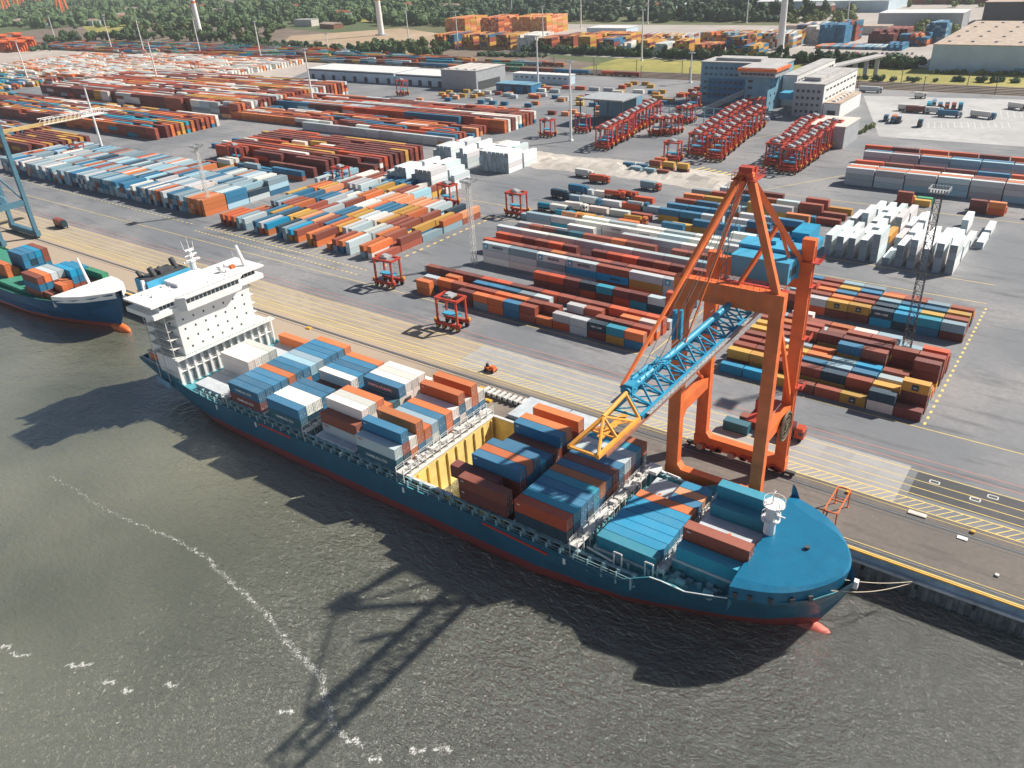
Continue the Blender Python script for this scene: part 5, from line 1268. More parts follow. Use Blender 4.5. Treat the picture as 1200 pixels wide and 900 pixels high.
# trailer park right of the crane head
NB = [['', 'RB', '', 'S', 'RW', '', ''], ['', 'Y', 'YB', 'SB', 'B', 'MB', ''], ['YB', 'NB', 'YG', 'S', 'RB', '', ''], ['YB', 'YB', 'YB', 'G', '', 'MB', ''], ['RR', 'YB', 'RS', 'G', 'S', 'YO', ''], ['YO', 'MY', 'S', 'YY', 'YG', 'B', 'R'], ['MS', 'RR', 'SB', 'YR', 'Gg', 'RR', 'R'], ['', 'SG', 'MR', 'RM', 'R', 'RR', 'Y']]
yard('park behind the crane head', -147, 277, NB, 'x', 9.2, pitch=9.6, depth_y=8.0, texts={'g': 'mkl'})
yard('small yellow and blue group', -204, 358, [['', 'S', 'S', 'R', ''], ['B', 'B', 'YR', 'RY', 'MY'], ['', '', 'YO', '', '']], 'x', 6.06, pitch=7.6, depth_y=6)
yard('white trailer group', -200, 268, [['S', 'W', '', 'Y', 'P'], ['', 'T', 'Y', '', 'O'], ['', 'W', 'W', 'W', 'R'], ['S', 'W', 'G', 'H', 'S'], ['G', 'W', '', 'H', '']], 'x', 9.2, pitch=10.4, depth_y=11)
yard('scattered boxes before the warehouse', -455, 470, rnd(7, 16, 'YBWRGOP', 1, 1, .62), 'x', 6.06, pitch=11, depth_y=9)
yard('scattered boxes left of the shed', -400, 520, rnd(6, 12, 'YBWRGOH', 1, 1, .66), 'x', 9, pitch=13, depth_y=9)
yard('scattered boxes by the blue office', -330, 560, rnd(5, 8, 'YWRHO', 1, 1, .6), 'x', 6.06, pitch=10, depth_y=10)
yard('boxes on the cross road', -470, 300, rnd(6, 3, 'YBRW', 1, 1, .6), 'x', 9, pitch=11, depth_y=8)
# railway
for i, (xa, xb, y) in enumerate(((-1500, -430, 672), (-1500, -455, 679), (-1500, -560, 686), (-1500, -600, 693), (-1500, -690, 702), (-1500, -760, 712), (-1500, -800, 722), (-1500, -470, 658), (-1450, -330, 636), (-1450, -610, 648))):
    n = int((xb-xa)/12.6); yard('train', xa, y, rnd(1, n, 'RBYOGTMHSE', 1, 1, .10), 'x', 12.19, pitch=12.6); 
    for c in CONT[-n*1:]:
        if c['desc'] == 'train': c['z'] = 1.25
# depots of empties
def tower_group(desc, x0, y0, nx, ny, pal, h, pitch=2.6, dy=12.7):
    yard(desc, x0, y0, [[''.join(ry.choice(pal) for _ in range(max(1, h-ry.choice([0, 0, 0, 1])))) for _ in range(nx)] for _ in range(ny)], 'y', 12.19, pitch=pitch, depth_y=dy, jit=.03)
for (x0, y0, nx, ny, pal, h) in ((-692, 772, 6, 3, 'YOOR', 6), (-672, 770, 5, 3, 'YRBM', 6), (-650, 772, 7, 3, 'YMYO', 6), (-625, 774, 6, 3, 'YYRB', 6), (-602, 776, 8, 3, 'RYMY', 6), (-574, 778, 10, 3, 'W', 6),
        (-790, 905, 14, 4, 'OYP', 8), (-735, 915, 12, 4, 'ROP', 8), (-690, 925, 22, 4, 'YOP', 8), (-545, 775, 8, 3, 'YOMR', 5), (-515, 776, 7, 3, 'YMYR', 6), (-490, 774, 6, 2, 'YYOY', 6), (-468, 776, 8, 3, 'MRYB', 5),
        (-440, 772, 6, 2, 'WGW', 4), (-420, 774, 6, 3, 'YYM', 5), (-398, 772, 5, 2, 'WWG', 4), (-380, 775, 7, 2, 'YMYY', 5), (-355, 773, 8, 2, 'YRYO', 4), (-330, 790, 8, 3, 'BRYM', 6), (-305, 770, 6, 2, 'YYBY', 4),
        (-520, 850, 20, 2, 'YRHO', 4), (-450, 840, 22, 2, 'WGRY', 4), (-385, 850, 22, 2, 'YOSM', 5), (-320, 845, 14, 3, 'SYWM', 5), (-300, 900, 10, 3, 'SBRW', 6)):
    tower_group('depot of empties', x0, y0, nx, ny, pal, h)
for (p, nx, pal, h) in (((-269.1, 876.2), 6, 'B', 7), ((-257.1, 878.1), 5, 'B', 7), ((-288.5, 887.5), 6, 'W', 6), ((-257.3, 906.8), 6, 'MRB', 7), ((-302.0, 885.5), 5, 'TS', 4), ((-221.5, 876.9), 9, 'M', 5), ((-212.1, 899.0), 8, 'RM', 5), ((-192.8, 874.9), 5, 'BM', 4), ((-181.1, 876.9), 5, 'RBO', 4), ((-176.6, 904.4), 7, 'BBS', 7), ((-196.8, 842.1), 6, 'B', 2), ((-224.8, 843.4), 16, 'BSG', 1), ((-261.0, 843.4), 14, 'BSO', 1)):
    tower_group('blue and maroon depot', p[0], p[1], nx, 2, pal, h)

# ---- the nearest, largest ones stand as objects, the rest as one mass
CONT.sort(key=lambda c: -c['score'])
cargo_n = len([o for o in D.objects if o.name.startswith('shipping_container')])
NIND = 300-cargo_n+0
NIND = max(0, NIND)
TN = {0: 'ground tier', 1: 'second tier', 2: 'third tier', 3: 'fourth tier', 4: 'fifth tier'}
used = {}
ind = CONT[:NIND]; rest = CONT[NIND:]
DS = {'middle block': 'middle yard block', 'right block': 'right yard block', 'far right block': 'far right yard block'}
for c in ind:
    lab = '%s container, %s, %s from left, %s row of %s' % (CNAME[c['c']], 'top' if c['tier'] == c['n']-1 and c['n'] > 1 else TN[c['tier']], ordn(c['s']), ordn(c['r']), DS.get(c['desc'], c['desc']))
    put_container(c, lab, 'containers stacked in the yard', doors=(c['score'] > ind[min(60, len(ind)-1)]['score']))
b = MB(); cols = []
for c in rest:
    L, W_ = (c['L'], CW) if c['axis'] == 'x' else (CW, c['L'])
    tc_ = tint(c['c'], rc)
    if c['c'] == 'Q' and c['axis'] == 'y':      # cooling units fill the ends of the white reefers
        k_ = rc.uniform(.75, 1.25); en = (.27*k_, .33*k_, .37*k_); tc_ = (0, [tc_, tc_, en, tc_, tc_, tc_])
    stuff_box(b, cols, c['x'], c['y'], c['z'], L, W_, c['H']-.1, tc_)
build_stuff(b, cols, 'stacked_containers', 'thousands of stacked shipping containers in coloured rows across the terminal yard')
print('containers: cargo', cargo_n, 'individual yard', len(ind), 'mass', len(rest))

# flat wagons under the nearest trains
b = MB(); b.box(-6.2, -1.3, .75, 6.2, 1.3, 1.2)
for x in (-4.6, -3, 3, 4.6):
    for s in (-.8, .8): b.tube((x, s-.08, .48), (x, s+.08, .48), .46, n=8)
WAG = b.mesh('flat_wagon', MT['dgrey'])
k = 0
for (xb, y) in ((-430, 672), (-455, 679), (-330, 636)):
    for i in range(30):
        k += 1; x = (-1500 if y != 636 else -1450)+12.6*(int((xb-(-1500 if y != 636 else -1450))/12.6)-1-i)+6.1
        o = D.objects.new('flat_wagon', WAG); C.objects.link(o); o.location = (x, y+1.22, 0)
        tag(o, '%s flat wagon from the right end of the %s container train' % (ordn(i), {672: 'front long', 679: 'second long', 636: 'nearest'}[y]), 'railway wagon', 'flat wagons of the container trains')

# ------------------------------------------------------------------ the orange ship-to-shore crane
cr = thing('gantry_crane', 'tall orange quay crane with blue lattice boom and blue machinery house over the ship bow', 'quay crane', (-50.2, 138, 0))
XL, XRr, YW, YL = -59.9, -41.5, 131.0, 145.6
def leg(name, x0, x1, y0, y1, z0, z1, tw=0, m='orange'):
    b = MB(); i = len(b.v)
    b.box(x0, y0, z0, x1, y1, z1)
    for s in range(1, 5):
        z = z0+(z1-z0)*s/5; b.box(x0-.04, y0-.04, z, x1+.04, y1+.04, z+.12)
    for k in range(0, int((z1-z0)/1.2)):
        pass
    b.build(name, MT[m], cr)
leg('leg', XL-1.35, XL+1.35, YW-.9, YW+.9, 2.6, 43.6); leg('leg', XRr-1.2, XRr+1.2, YW-.9, YW+.9, 2.6, 43.6)
leg('leg', XL-1.3, XL+1.3, YL-.9, YL+.9, 2.6, 47.8); leg('leg', XRr-1.2, XRr+1.2, YL-.9, YL+.9, 2.6, 53.3)
# sill beams with haunches
for y in (YW, YL):
    b = MB(); b.box(XL-1.45, y-1.0, 1.3, XRr+1.3, y+1.0, 4.0)
    b.poly([(XL+1.35, y-1.0, 4.0), (XL+2.3, y-1.0, 4.0), (XL+1.35, y-1.0, 5.2)]); b.poly([(XL+1.35, y+1.0, 4.0), (XL+1.35, y+1.0, 5.2), (XL+2.3, y+1.0, 4.0)]); b.quad((XL+2.3, y-1.0, 4.0), (XL+2.3, y+1.0, 4.0), (XL+1.35, y+1.0, 5.2), (XL+1.35, y-1.0, 5.2))
    b.build('sill_beam', MT['orange'], cr)
    b = MB()
    for cx in (XL, XRr):
        for k in range(4):
            x = cx-2.7+k*1.8; b.tube((x, y-.25, .42), (x, y+.25, .42), .4, n=10)
        b.box(cx-3.4, y-.45, .6, cx+3.4, y+.45, 1.25)
    b.build('bogie', MT['dgrey'], cr)
    b = MB(); q = random.Random(int(y))
    for k in range(26):
        x = q.uniform(XL, XRr); b.box(x, y-1.5, q.uniform(.9, 1.4), x+q.uniform(.4, 1.4), y-1.02, q.uniform(1.6, 2.5))
    b.build('drive_gear', MT['red'], cr)
for cx in (XL+.3, XL+7.8):
    b = MB(); b.tube((cx, YL-1.6, 1.3), (cx, YL-1.1, 1.3), .8, n=12); b.build('cable_drum', MT['rooftan'], cr)
# portal tie beams
b = MB(); b.box(XL-1.1, YW+.9, 16.8, XL+1.1, YL-.9, 19.4)
b.poly([(XL-1.1, YW+.9, 16.8), (XL-1.1, YW+.9, 14.6), (XL-1.1, YW+2.8, 16.8)]); b.poly([(XL+1.1, YW+.9, 16.8), (XL+1.1, YW+2.8, 16.8), (XL+1.1, YW+.9, 14.6)]); b.quad((XL-1.1, YW+.9, 14.6), (XL+1.1, YW+.9, 14.6), (XL+1.1, YW+2.8, 16.8), (XL-1.1, YW+2.8, 16.8))
b.build('tie_beam', MT['orange'], cr)
b = MB(); b.box(XRr-1, YW+.9, 15.8, XRr+1, YL-.9, 18.0); b.build('tie_beam', MT['orange'], cr)
# upper cross beams
b = MB(); b.box(XL-1.45, YW-1.0, 43.61, XRr+1.3, YW+1.0, 47.6)
for k in range(9): b.box(XL+k*2.1, YW-1.04, 43.55, XL+k*2.1+.1, YW+1.04, 47.66)
b.build('cross_beam', MT['orange'], cr)
b = MB(); b.box(XL+1.3, YL-.8, 43.5, XRr-1.2, YL+.8, 47.0); b.build('cross_beam', MT['orange'], cr)
b = MB()
for x in (XL+1.35,):
    s = 1 if x < -50 else -1
    pts = [(x, 43.6), (x+s*1.9, 43.6), (x+s*.8, 41.2), (x, 38)]
    for yy in (YW-.6, YW+.6): b.poly([(a, yy, z) for a, z in pts])
    for k in range(3): b.quad((pts[k+1][0], YW-.6, pts[k+1][1]), (pts[k+1][0], YW+.6, pts[k+1][1]), (pts[(k+2) % 4][0], YW+.6, pts[(k+2) % 4][1]), (pts[(k+2) % 4][0], YW-.6, pts[(k+2) % 4][1]))
b.build('knee_gusset', MT['orange'], cr)
b = MB(); b.beam((XRr+.4, YW+1, 42), (XRr+.4, YL-1, 19), .7, .7); b.build('diagonal_brace', MT['orange'], cr)
b = MB(); b.tube((XL, YW+.9, 30), (XL, YL-.9, 18.5), .35, n=8); b.build('diagonal_brace', MT['orange'], cr)
# A-frame
ap = (-50.2, 133.0, 67.6)
b = MB(); b.beam((XL+.1, YW, 47.2), (ap[0]-.6, ap[1], ap[2]), 1.35, 1.2, up=(0, 1, 0)); b.build('a_frame_leg', MT['orange'], cr)
b = MB(); b.beam((XRr-.4, YW, 47.2), (ap[0]+.6, ap[1], ap[2]), 1.35, 1.2, up=(0, 1, 0)); b.build('a_frame_leg', MT['orange'], cr)
b = MB(); b.beam((XRr-.5, YL, 47.6), (ap[0]+.6, ap[1]+.8, ap[2]-1), .8, .9); b.build('back_stay', MT['orange'], cr)
b = MB(); b.beam((XL+.5, YL, 46.8), (ap[0]-.6, ap[1]+.8, ap[2]-1), .6, .7); b.build('back_stay', MT['orange'], cr)
mid = Vector((XRr-.5, YL, 47.6)).lerp(Vector((ap[0]+.6, ap[1]+.8, ap[2]-1)), .5)
b = MB(); b.beam(mid, (-49.2, YW+.6, 47.6), .6, .7); b.beam(mid, (XRr-2.4, YL-4, 50.5), .5, .5); b.build('strut', MT['orange'], cr)
b = MB(); b.box(-52.3, 131.6, 66.4, -48.1, 136.6, 66.6)
for k in range(9):
    for (x, y) in ((-52.3+k*.52, 131.6), (-52.3+k*.52, 136.5)): b.box(x, y, 66.6, x+.07, y+.07, 67.8)
for z in (67.2, 67.75):
    b.box(-52.3, 131.6, z, -48.1, 131.66, z+.06); b.box(-52.3, 136.5, z, -48.1, 136.56, z+.06); b.box(-52.3, 131.6, z, -52.24, 136.5, z+.06); b.box(-48.16, 131.6, z, -48.1, 136.5, z+.06)
b.tube((-51.6, 134.2, 67.9), (-48.8, 134.2, 67.9), .7, n=12); b.box(-51.4, 132.4, 66.6, -49.0, 134, 68.6)
b.build('apex_platform', MT['red'], cr)
# fore stays to the boom
BZ = 40.3; BT = 43.9; bx = -50.2
for dx in (-.35,):
    b = MB(); b.beam((ap[0]-.4, ap[1]-.3, ap[2]-.4), (bx-1.1, 92.5, BT+.7), .42, .55); b.build('fore_stay', MT['orange'], cr)
b = MB(); b.beam((ap[0]+.5, ap[1]-.3, ap[2]-.4), (bx+.4, 111, BT+.5), .2, .25); b.build('fore_stay', MT['orange'], cr)
for (ya, za, yb, zb_) in ((133, 67, 150, 51), (132.5, 66.8, 118, 46), (132.5, 66.8, 106, 45), (132.5, 67.2, 99, 45)):
    for dx in (-.9, .9):
        b = MB(); b.tube((-50.2+dx, ya, za), (-50.2+dx, yb, zb_), .05, n=4); b.build('wire_rope', MT['dgrey'], cr)
b = MB()
for k in range(16):
    b.box(XL+.2+k*1.15, YW-.98, 47.6, XL+.25+k*1.15, YW-.93, 48.7); b.box(XL+.2+k*1.15, YW+.9, 47.6, XL+.25+k*1.15, YW+.95, 48.7)
b.box(XL, YW-.98, 48.65, XRr, YW-.93, 48.7); b.box(XL, YW+.9, 48.65, XRr, YW+.95, 48.7)
b.build('hand_rail', MT['red'], cr)
for (x_, y_, z0_, z1_) in ((XRr+1.25, YL-.3, 5, 52), (XL-1.42, YW-.3, 5, 46)):
    b = MB()
    for s_ in (0, .5): b.box(x_, y_+s_, z0_, x_+.08, y_+s_+.06, z1_)
    for k in range(int((z1_-z0_)/.8)): b.box(x_, y_, z0_+k*.8, x_+.06, y_+.56, z0_+k*.8+.06)
    b.build('ladder', MT['red'], cr)
b = MB()
for z_ in (22, 33, 44): b.box(XRr+1.2, YL-1.2, z_, XRr+2.6, YL+1.2, z_+.12); b.box(XRr+2.5, YL-1.2, z_+.12, XRr+2.6, YL+1.2, z_+1.1)
b.box(XRr-1.6, YL-1.4, 49, XRr+2.6, YL+1.8, 49.15)
for k in range(8): b.box(XRr+2.5, YL-1.4+k*.45, 49.1, XRr+2.55, YL-1.35+k*.45, 50.2)
b.build('leg_platform', MT['red'], cr)
# boom truss: two lower chords, one top chord
def truss(y0, y1, n, z0a, zta, z0b, ztb, m, name):
    b = MB()
    for s in (-2.4, 2.4): b.beam((bx+s, y0, z0a), (bx+s, y1, z0b), .6, .75)
    b.tube((bx, y0, zta), (bx, y1, ztb), .55, .55, 10)
    for k in range(n+1):
        t = k/n; y = y0+(y1-y0)*t; zb_ = z0a+(z0b-z0a)*t; zt_ = zta+(ztb-zta)*t
        b.beam((bx-2.4, y, zb_), (bx+2.4, y, zb_), .3, .3)
        for s in (-2.4, 2.4):
            b.tube((bx+s, y, zb_), (bx, y, zt_), .2, n=6)
            if k < n:
                t2 = (k+1)/n; y2 = y0+(y1-y0)*t2
                b.tube((bx, y, zt_), (bx+s, y2, z0a+(z0b-z0a)*t2), .22, n=6)
        if k < n:
            y2 = y0+(y1-y0)*(k+1)/n; b.tube((bx-2.4, y, zb_), (bx+2.4, y2, zb_), .13, n=5)
    b.build(name, MT[m], cr)
truss(92, 136, 11, BZ, BT+.2, BZ, BT, 'boomblue', 'boom')
b = MB(); q = random.Random(3)
for s in (-3.1, 3.1): b.box(bx+s-.35, 93, BZ+.3, bx+s+.35, 150, BZ+.4); b.box(bx+s+(.33 if s > 0 else -.35), 93, BZ+1.3, bx+s+(.37 if s > 0 else -.31), 150, BZ+1.36)
for k in range(40): b.box(bx+3.4, 93+k*1.4, BZ+.4, bx+3.45, 93.05+k*1.4, BZ+1.33)
b.build('boom_walkway', MT['grey'], cr)
b = MB(); b.box(bx+2.75, 81, BZ-.75, bx+3.0, 160, BZ-.25); b.box(bx-3.0, 81, BZ-.75, bx-2.75, 160, BZ-.25); b.build('trolley_rail', MT['brick'], cr)
b = MB(); 
for k in range(46):
    y = q.uniform(92, 104); b.beam((bx+q.uniform(-1.6, 1.0), y, BT+q.uniform(-.3, .9)), (bx+q.uniform(-1.6, 1), y+q.uniform(.5, 2.5), BT+q.uniform(-.3, 1)), .16, .2)
b.tube((bx-.9, 93, BT+.3), (bx-.9, 100, BT+.7), .35, n=8); b.box(bx-1.4, 92.5, BT-.6, bx+.6, 94.3, BT+1.0)
b.build('boom_head_gear', MT['boomblue'], cr)
b = MB()
for s in (-.9, .9): b.box(bx-2.2+s*.5, 112.4+s*.3, BT-.2, bx-1.7+s*.5, 113.2+s*.3, BT+5.2)
b.build('boom_hoist_arm', MT['boomblue'], cr)
# yellow boom tip
b = MB()
for s in (-2.4, 2.4):
    b.beam((bx+s, 79.4, BZ), (bx+s, 91.7, BZ), .5, .6); b.tube((bx+s, 79.6, BZ+.2), (bx, 85.0, BT-.6), .25, n=6); b.tube((bx+s, 85, BZ), (bx, 85.0, BT-.6), .25, n=6); b.tube((bx, 85.0, BT-.6), (bx+s, 90.6, BZ), .2, n=6)
    b.tube((bx+s, 91.6, BZ), (bx, 91.6, BT), .28, n=6)
b.tube((bx, 85.0, BT-.6), (bx, 91.8, BT+.1), .34, n=8); b.beam((bx-2.4, 79.6, BZ), (bx+2.4, 79.6, BZ), .35, .35); b.beam((bx-2.4, 85, BZ), (bx+2.4, 85, BZ), .25, .25)
b.box(bx-.5, 84, BZ-.15, bx+.5, 91.5, BZ+.05); b.tube((bx-2.4, 85, BZ), (bx+2.4, 91, BZ), .12, n=5)
b.build('boom_tip', MT['boomyel'], cr)
# rear girder and tail
b = MB()
for s in (-2.4, 2.4): b.box(bx+s-.4, 136.3, 41.5, bx+s+.4, 176, 43.4)
for k in range(9): b.box(bx-2.4, 138+k*4, 41.9, bx+2.4, 138.4+k*4, 42.9)
b.box(bx-3.2, 155, 43.41, bx+3.2, 176, 43.6)
b.build('rear_girder', MT['boomblue'], cr)
b = MB()
for s in (-3.1, 3.1):
    b.box(bx+s-.05, 156, 44.6, bx+s+.05, 171, 44.7)
    for k in range(9): b.box(bx+s-.05, 156+k*1.85, 43.6, bx+s+.05, 156.1+k*1.85, 44.65)
b.box(bx-1.9, 168, 43.6, bx+1.9, 175.5, 46.4); b.beam((bx-1.5, 155, 45.5), (bx-1.2, 169, 44.6), .8, .6); b.build('tail_platform', MT['boomblue'], cr)
b = MB(); b.box(-54.0, 139.3, 45.9, -42.9, 144.0, 49.9); b.box(-54.1, 139.2, 49.9, -42.8, 144.05, 50.15); 
b.build('machinery_house', MT['houseblue'], cr)
b = MB(); b.box(-54.6, 144.1, 45.6, -42.6, 149.0, 50.6); b.box(-54.7, 144.06, 50.6, -42.5, 149.1, 50.85); b.box(-50, 146, 50.86, -48, 148, 51.6); b.build('machinery_house', MT['houseblue'], cr)
for k in range(4):
    b = MB(); b.box(-42.89, 140.2+k*.9, 47, -42.84, 140.8+k*.9, 48.6); b.build('louvre', MT['dgrey'], cr)
b = MB(); b.box(-55.5, 137.5, 44.9, -42.2, 139.2, 45.05)
for k in range(14):
    for z in (1,): b.box(-55.5+k, 137.5, 45.05, -55.44+k, 137.56, 46.1)
b.box(-55.5, 137.5, 46.05, -42.2, 137.56, 46.12); b.box(-52, 132.1, 47.62, -44, 133.0, 47.7)
for k in range(9): b.box(-56+k*1.2, 131.9, 47.6, -55.95+k*1.2, 131.95, 48.7)
b.build('maintenance_platform', MT['red'], cr)
# access tower of the trolley (grey blue lattice up the middle)
b = MB()
for z in range(12):
    for (x, y) in ((-55.6, 138.4), (-54.6, 138.4)): b.box(x, y, 44+z*1.6, x+.12, y+.12, 45.6+z*1.6)
    b.beam((-55.5, 138.4, 44+z*1.6), (-54.6, 138.4, 45.6+z*1.6), .1, .1)
b.build('ladder_mast', MT['craneblue'], cr)
# cable reel
b = MB(); c0 = Vector((XRr+1.6, 140.4, 15.3))
for k in range(20):
    a = k*math.pi/10; b.tube(c0, c0+Vector((0, math.cos(a)*3.1, math.sin(a)*3.1)), .07, n=4)
for r_ in (3.1, 2.3, 1.2):
    for k in range(28):
        a = 2*math.pi*k/28; a2 = 2*math.pi*(k+1)/28; b.tube(c0+Vector((0, math.cos(a)*r_, math.sin(a)*r_)), c0+Vector((0, math.cos(a2)*r_, math.sin(a2)*r_)), .22 if r_ > 3 else .12, n=5, caps=False)
b.tube(c0-Vector((.25, 0, 0)), c0-Vector((.12, 0, 0)), 2.9, n=24); b.tube(c0-Vector((.8, 0, 0)), c0+Vector((.3, 0, 0)), .6, n=12)
b.build('cable_reel', mat('reel_bronze', (0.16, 0.12, 0.08), .6, .3, 2), cr)
b = MB()
for k in range(16):
    b.box(-44.6+.0, 134.5+k*.6, 18.2, -44.55, 134.55+k*.6, 19.2)
b.box(-46.2, 134, 18.05, -42.6, 145, 18.2); b.box(-46, 138.5, 18.2, -44.8, 141.5, 20.6); b.beam((-43.5, 133, 3), (-43.5, 142, 18), .6, .2); b.build('stair_platform', MT['red'], cr)

# ------------------------------------------------------------------ the old blue crane at the left edge
bc = thing('gantry_crane', 'weathered grey-blue quay crane with pale rear girder, cut off by the left edge', 'quay crane', (-394, 138, 0))
b = MB(); b.beam((-381, 146, 2), (-381, 146, 52), 1.7, 1.6); b.build('leg', MT['craneblue'], bc)
b = MB(); b.beam((-381, 131, 2), (-381, 131, 52), 1.7, 1.6); b.build('leg', MT['craneblue'], bc)
b = MB(); b.beam((-404, 146, 2), (-404, 146, 52), 1.7, 1.6); b.build('leg', MT['craneblue'], bc)
b = MB(); b.beam((-404, 131, 2), (-404, 131, 52), 1.7, 1.6); b.build('leg', MT['craneblue'], bc)
for y in (131, 146):
    b = MB(); b.box(-406, y-1, .9, -379, y+1, 3.2); b.build('sill_beam', MT['craneblue'], bc)
    b = MB()
    for cx in (-403, -382):
        for k in range(3): b.tube((cx-2+k*2, y-.3, .5), (cx-2+k*2, y+.3, .5), .45, n=8)
    b.build('bogie', MT['dgrey'], bc)
b = MB()
for x in (-381, -404): b.box(x-.8, 132, 15, x+.8, 145, 17.4); b.tube((x, 132, 40), (x, 145, 18), .4, n=6)
for y in (131, 146): b.box(-404, y-.8, 49, -381, y+.8, 52)
b.build('portal_frame', MT['craneblue'], bc)
b = MB(); b.tube((-399, 139, 17.6), (-388, 139, 17.6), 1.9, n=10); b.ell((-392, 140, 17), (4, 2.6, 2.4), 10, 6); b.box(-404, 136, 15.5, -381, 142, 16); b.build('electrical_house', MT['craneblue'], bc)
b = MB(); b.box(-394.0, 60, 44, -391.0, 186, 45.2); b.build('rear_girder', MT['tailyel'], bc)
b = MB()
for s in (-394.8, -390.2):
    b.box(s-.2, 168, 46.6, s+.2, 198, 46.9)
    b.box(s-.2, 168, 44.4, s+.2, 198, 44.7)
    for k in range(15): b.beam((s, 168+k*2, 44.5), (s, 170+k*2, 46.8), .15, .2)
b.box(-394.5, 185, 44.1, -390.5, 198, 44.3); b.build('tail_lattice', MT['white'], bc)
b = MB(); b.beam((-392.5, 146, 66), (-392.5, 188, 46), .5, .5); b.beam((-392.5, 146, 66), (-382, 132, 52), .9, .9); b.beam((-392.5, 146, 66), (-403, 132, 52), .9, .9); b.beam((-392.5, 145.8, 66), (-392.5, 70, 45.8), .4, .4); b.build('a_frame', MT['craneblue'], bc)

# ------------------------------------------------------------------ straddle carriers
def make_carrier():
    r = thing('straddle_carrier', '', 'straddle carrier', (0, 0, 0), 'red straddle carriers')
    for s in (-1, 1):
        b = MB(); b.box(-4.6, s*2.35-.4, 1.3, 4.6, s*2.35+.4, 2.3); b.box(-5.0, s*2.35-.5, 1.7, -3.6, s*2.35+.5, 2.7); b.box(3.6, s*2.35-.5, 1.7, 5.0, s*2.35+.5, 2.7); b.build('side_beam', MT['red'], r)
        for x in (-3.9, 3.9):
            b = MB(); b.beam((x, s*2.35, 2.3), (x*.97, s*2.35, 9.7), .55, .6); b.build('leg', MT['red'], r)
        for x in (-3.9, -1.5, 1.5, 3.9):
            b = MB(); b.tube((x, s*2.35-.34, .75), (x, s*2.35+.34, .75), .75, n=14); b.tube((x, s*2.35+s*.34, .75), (x, s*2.35+s*.42, .75), .42, n=10, m=1); w_ = b.build('wheel', [MT['black'], MT['yellow']], r)
        b = MB(); b.box(-5.2, s*2.35-.45, 2.31, -4.6, s*2.35+.45, 3.2) if s < 0 else b.box(4.6, s*2.35-.45, 2.31, 5.2, s*2.35+.45, 3.2); b.build('fuel_tank', MT['yellow'], r)
    b = MB()
    for s in (-1, 1): b.box(-4.4, s*2.35-.4, 9.7, 4.4, s*2.35+.4, 10.4)
    for x in (-4.1, 4.1): b.box(x-.35, -1.95, 9.7, x+.35, 1.95, 10.4)
    b.build('top_frame', MT['red'], r)
    b = MB(); b.box(-1.4, -1.5, 10.41, 1.6, 1.5, 11.1); b.box(-1.2, -1.0, 11.1, .2, 1.0, 11.5); b.build('engine_deck', MT['grey'], r)
    b = MB(); b.box(-4.9, 1.2, 7.7, -3.0, 2.9, 9.6); b.build('cab', MT['dgrey'], r)
    b = MB()
    for x in (-2.4, 2.4):
        for s in (-1, 1): b.tube((x, s*1.0, 4.6), (x, s*1.0, 9.7), .06, n=4)
    b.box(-3.1, -1.1, 4.2, 3.1, 1.1, 4.7); b.build('spreader', MT['houseblue'], r)
    return r
car = make_carrier(); KIDS['x'] = []
kids = [o for o in D.objects if o.parent == car]
first_carrier = [True]
def place_carrier(x, y, rz, label):
    if first_carrier[0]: r = car; first_carrier[0] = False
    else:
        r = car.copy(); C.objects.link(r)
        for k_ in kids:
            c = k_.copy(); C.objects.link(c); c.parent = r
    r.location = (x, y, 0); r.rotation_euler = (0, 0, rz); r['label'] = label; r.scale = (1, 1, 1.18 if 'row' in label else 1)
q = random.Random(6)
for (p, lab) in (((-153.7, 167.6), 'orange red straddle carrier crossing the lane lines before the middle yard block'), ((-196.7, 183.4), 'straddle carrier standing by the yellow kerb left of the middle block'),
        ((-314.5, 270.2), 'straddle carrier among the boxes at the back of left middle block'), ((-415.2, 279.9), 'straddle carrier at the left end of the maroon block'), ((-242.1, 269.2), 'straddle carrier beside the lattice mast near white reefer stacks'),
        ((-204.7, 271.9), 'straddle carrier next to the parked white trailers'), ((-282.7, 410.9), 'lone straddle carrier left of the tall white light mast'), ((-269.1, 429.5), 'lone straddle carrier right of the tall white light mast'),
        ((-485.4, 495.8), 'straddle carrier in the far rows before the white warehouse'), ((-521.4, 239.7), 'straddle carrier by the old blue crane'), ((-833.1, 534.2), 'distant straddle carrier in the sunlit orange block'),
        ((-186.3, 385.7), 'lone straddle carrier between the two parked left groups'), ((-1048.7, 574.2), 'distant straddle carrier at the left light masts')):
    place_carrier(p[0], p[1], q.uniform(-.08, .08), lab)
for (gname, pa, pb, n) in (('left parked row', (-233.4, 395.1), (-245.9, 477.7), 12), ('second parked row', (-179.0, 401.2), (-192.5, 492.2), 10), ('third parked row', (-167.8, 395.9), (-177.4, 479.0), 9), ('fourth parked row', (-134.9, 395.1), (-139.9, 464.2), 10), ('right parked row', (-124.7, 387.1), (-126.9, 455.8), 10)):
    for i in range(n):
        p = lerp(pa, pb, i/(n-1)); place_carrier(p[0]+q.uniform(-1.1, 1.1), p[1]+q.uniform(-.6, .6), q.uniform(-.04, .04), '%s straddle carrier from the near end of the %s' % (ordn(i), gname))
for i, p in enumerate(((-223.4, 440.1), (-217.8, 442.3), (-216.1, 448.1))): place_carrier(p[0], p[1], 0, '%s of three straddle carriers parked before the open shed' % ['left', 'middle', 'right'][i])
for i, p in enumerate(((-223.4, 474.8), (-222.8, 480.7), (-238.1, 520.7), (-194.8, 514.5), (-192.8, 518.3))): place_carrier(p[0], p[1], 0, '%s straddle carrier from the left by the grey pipe gantry' % ordn(i))

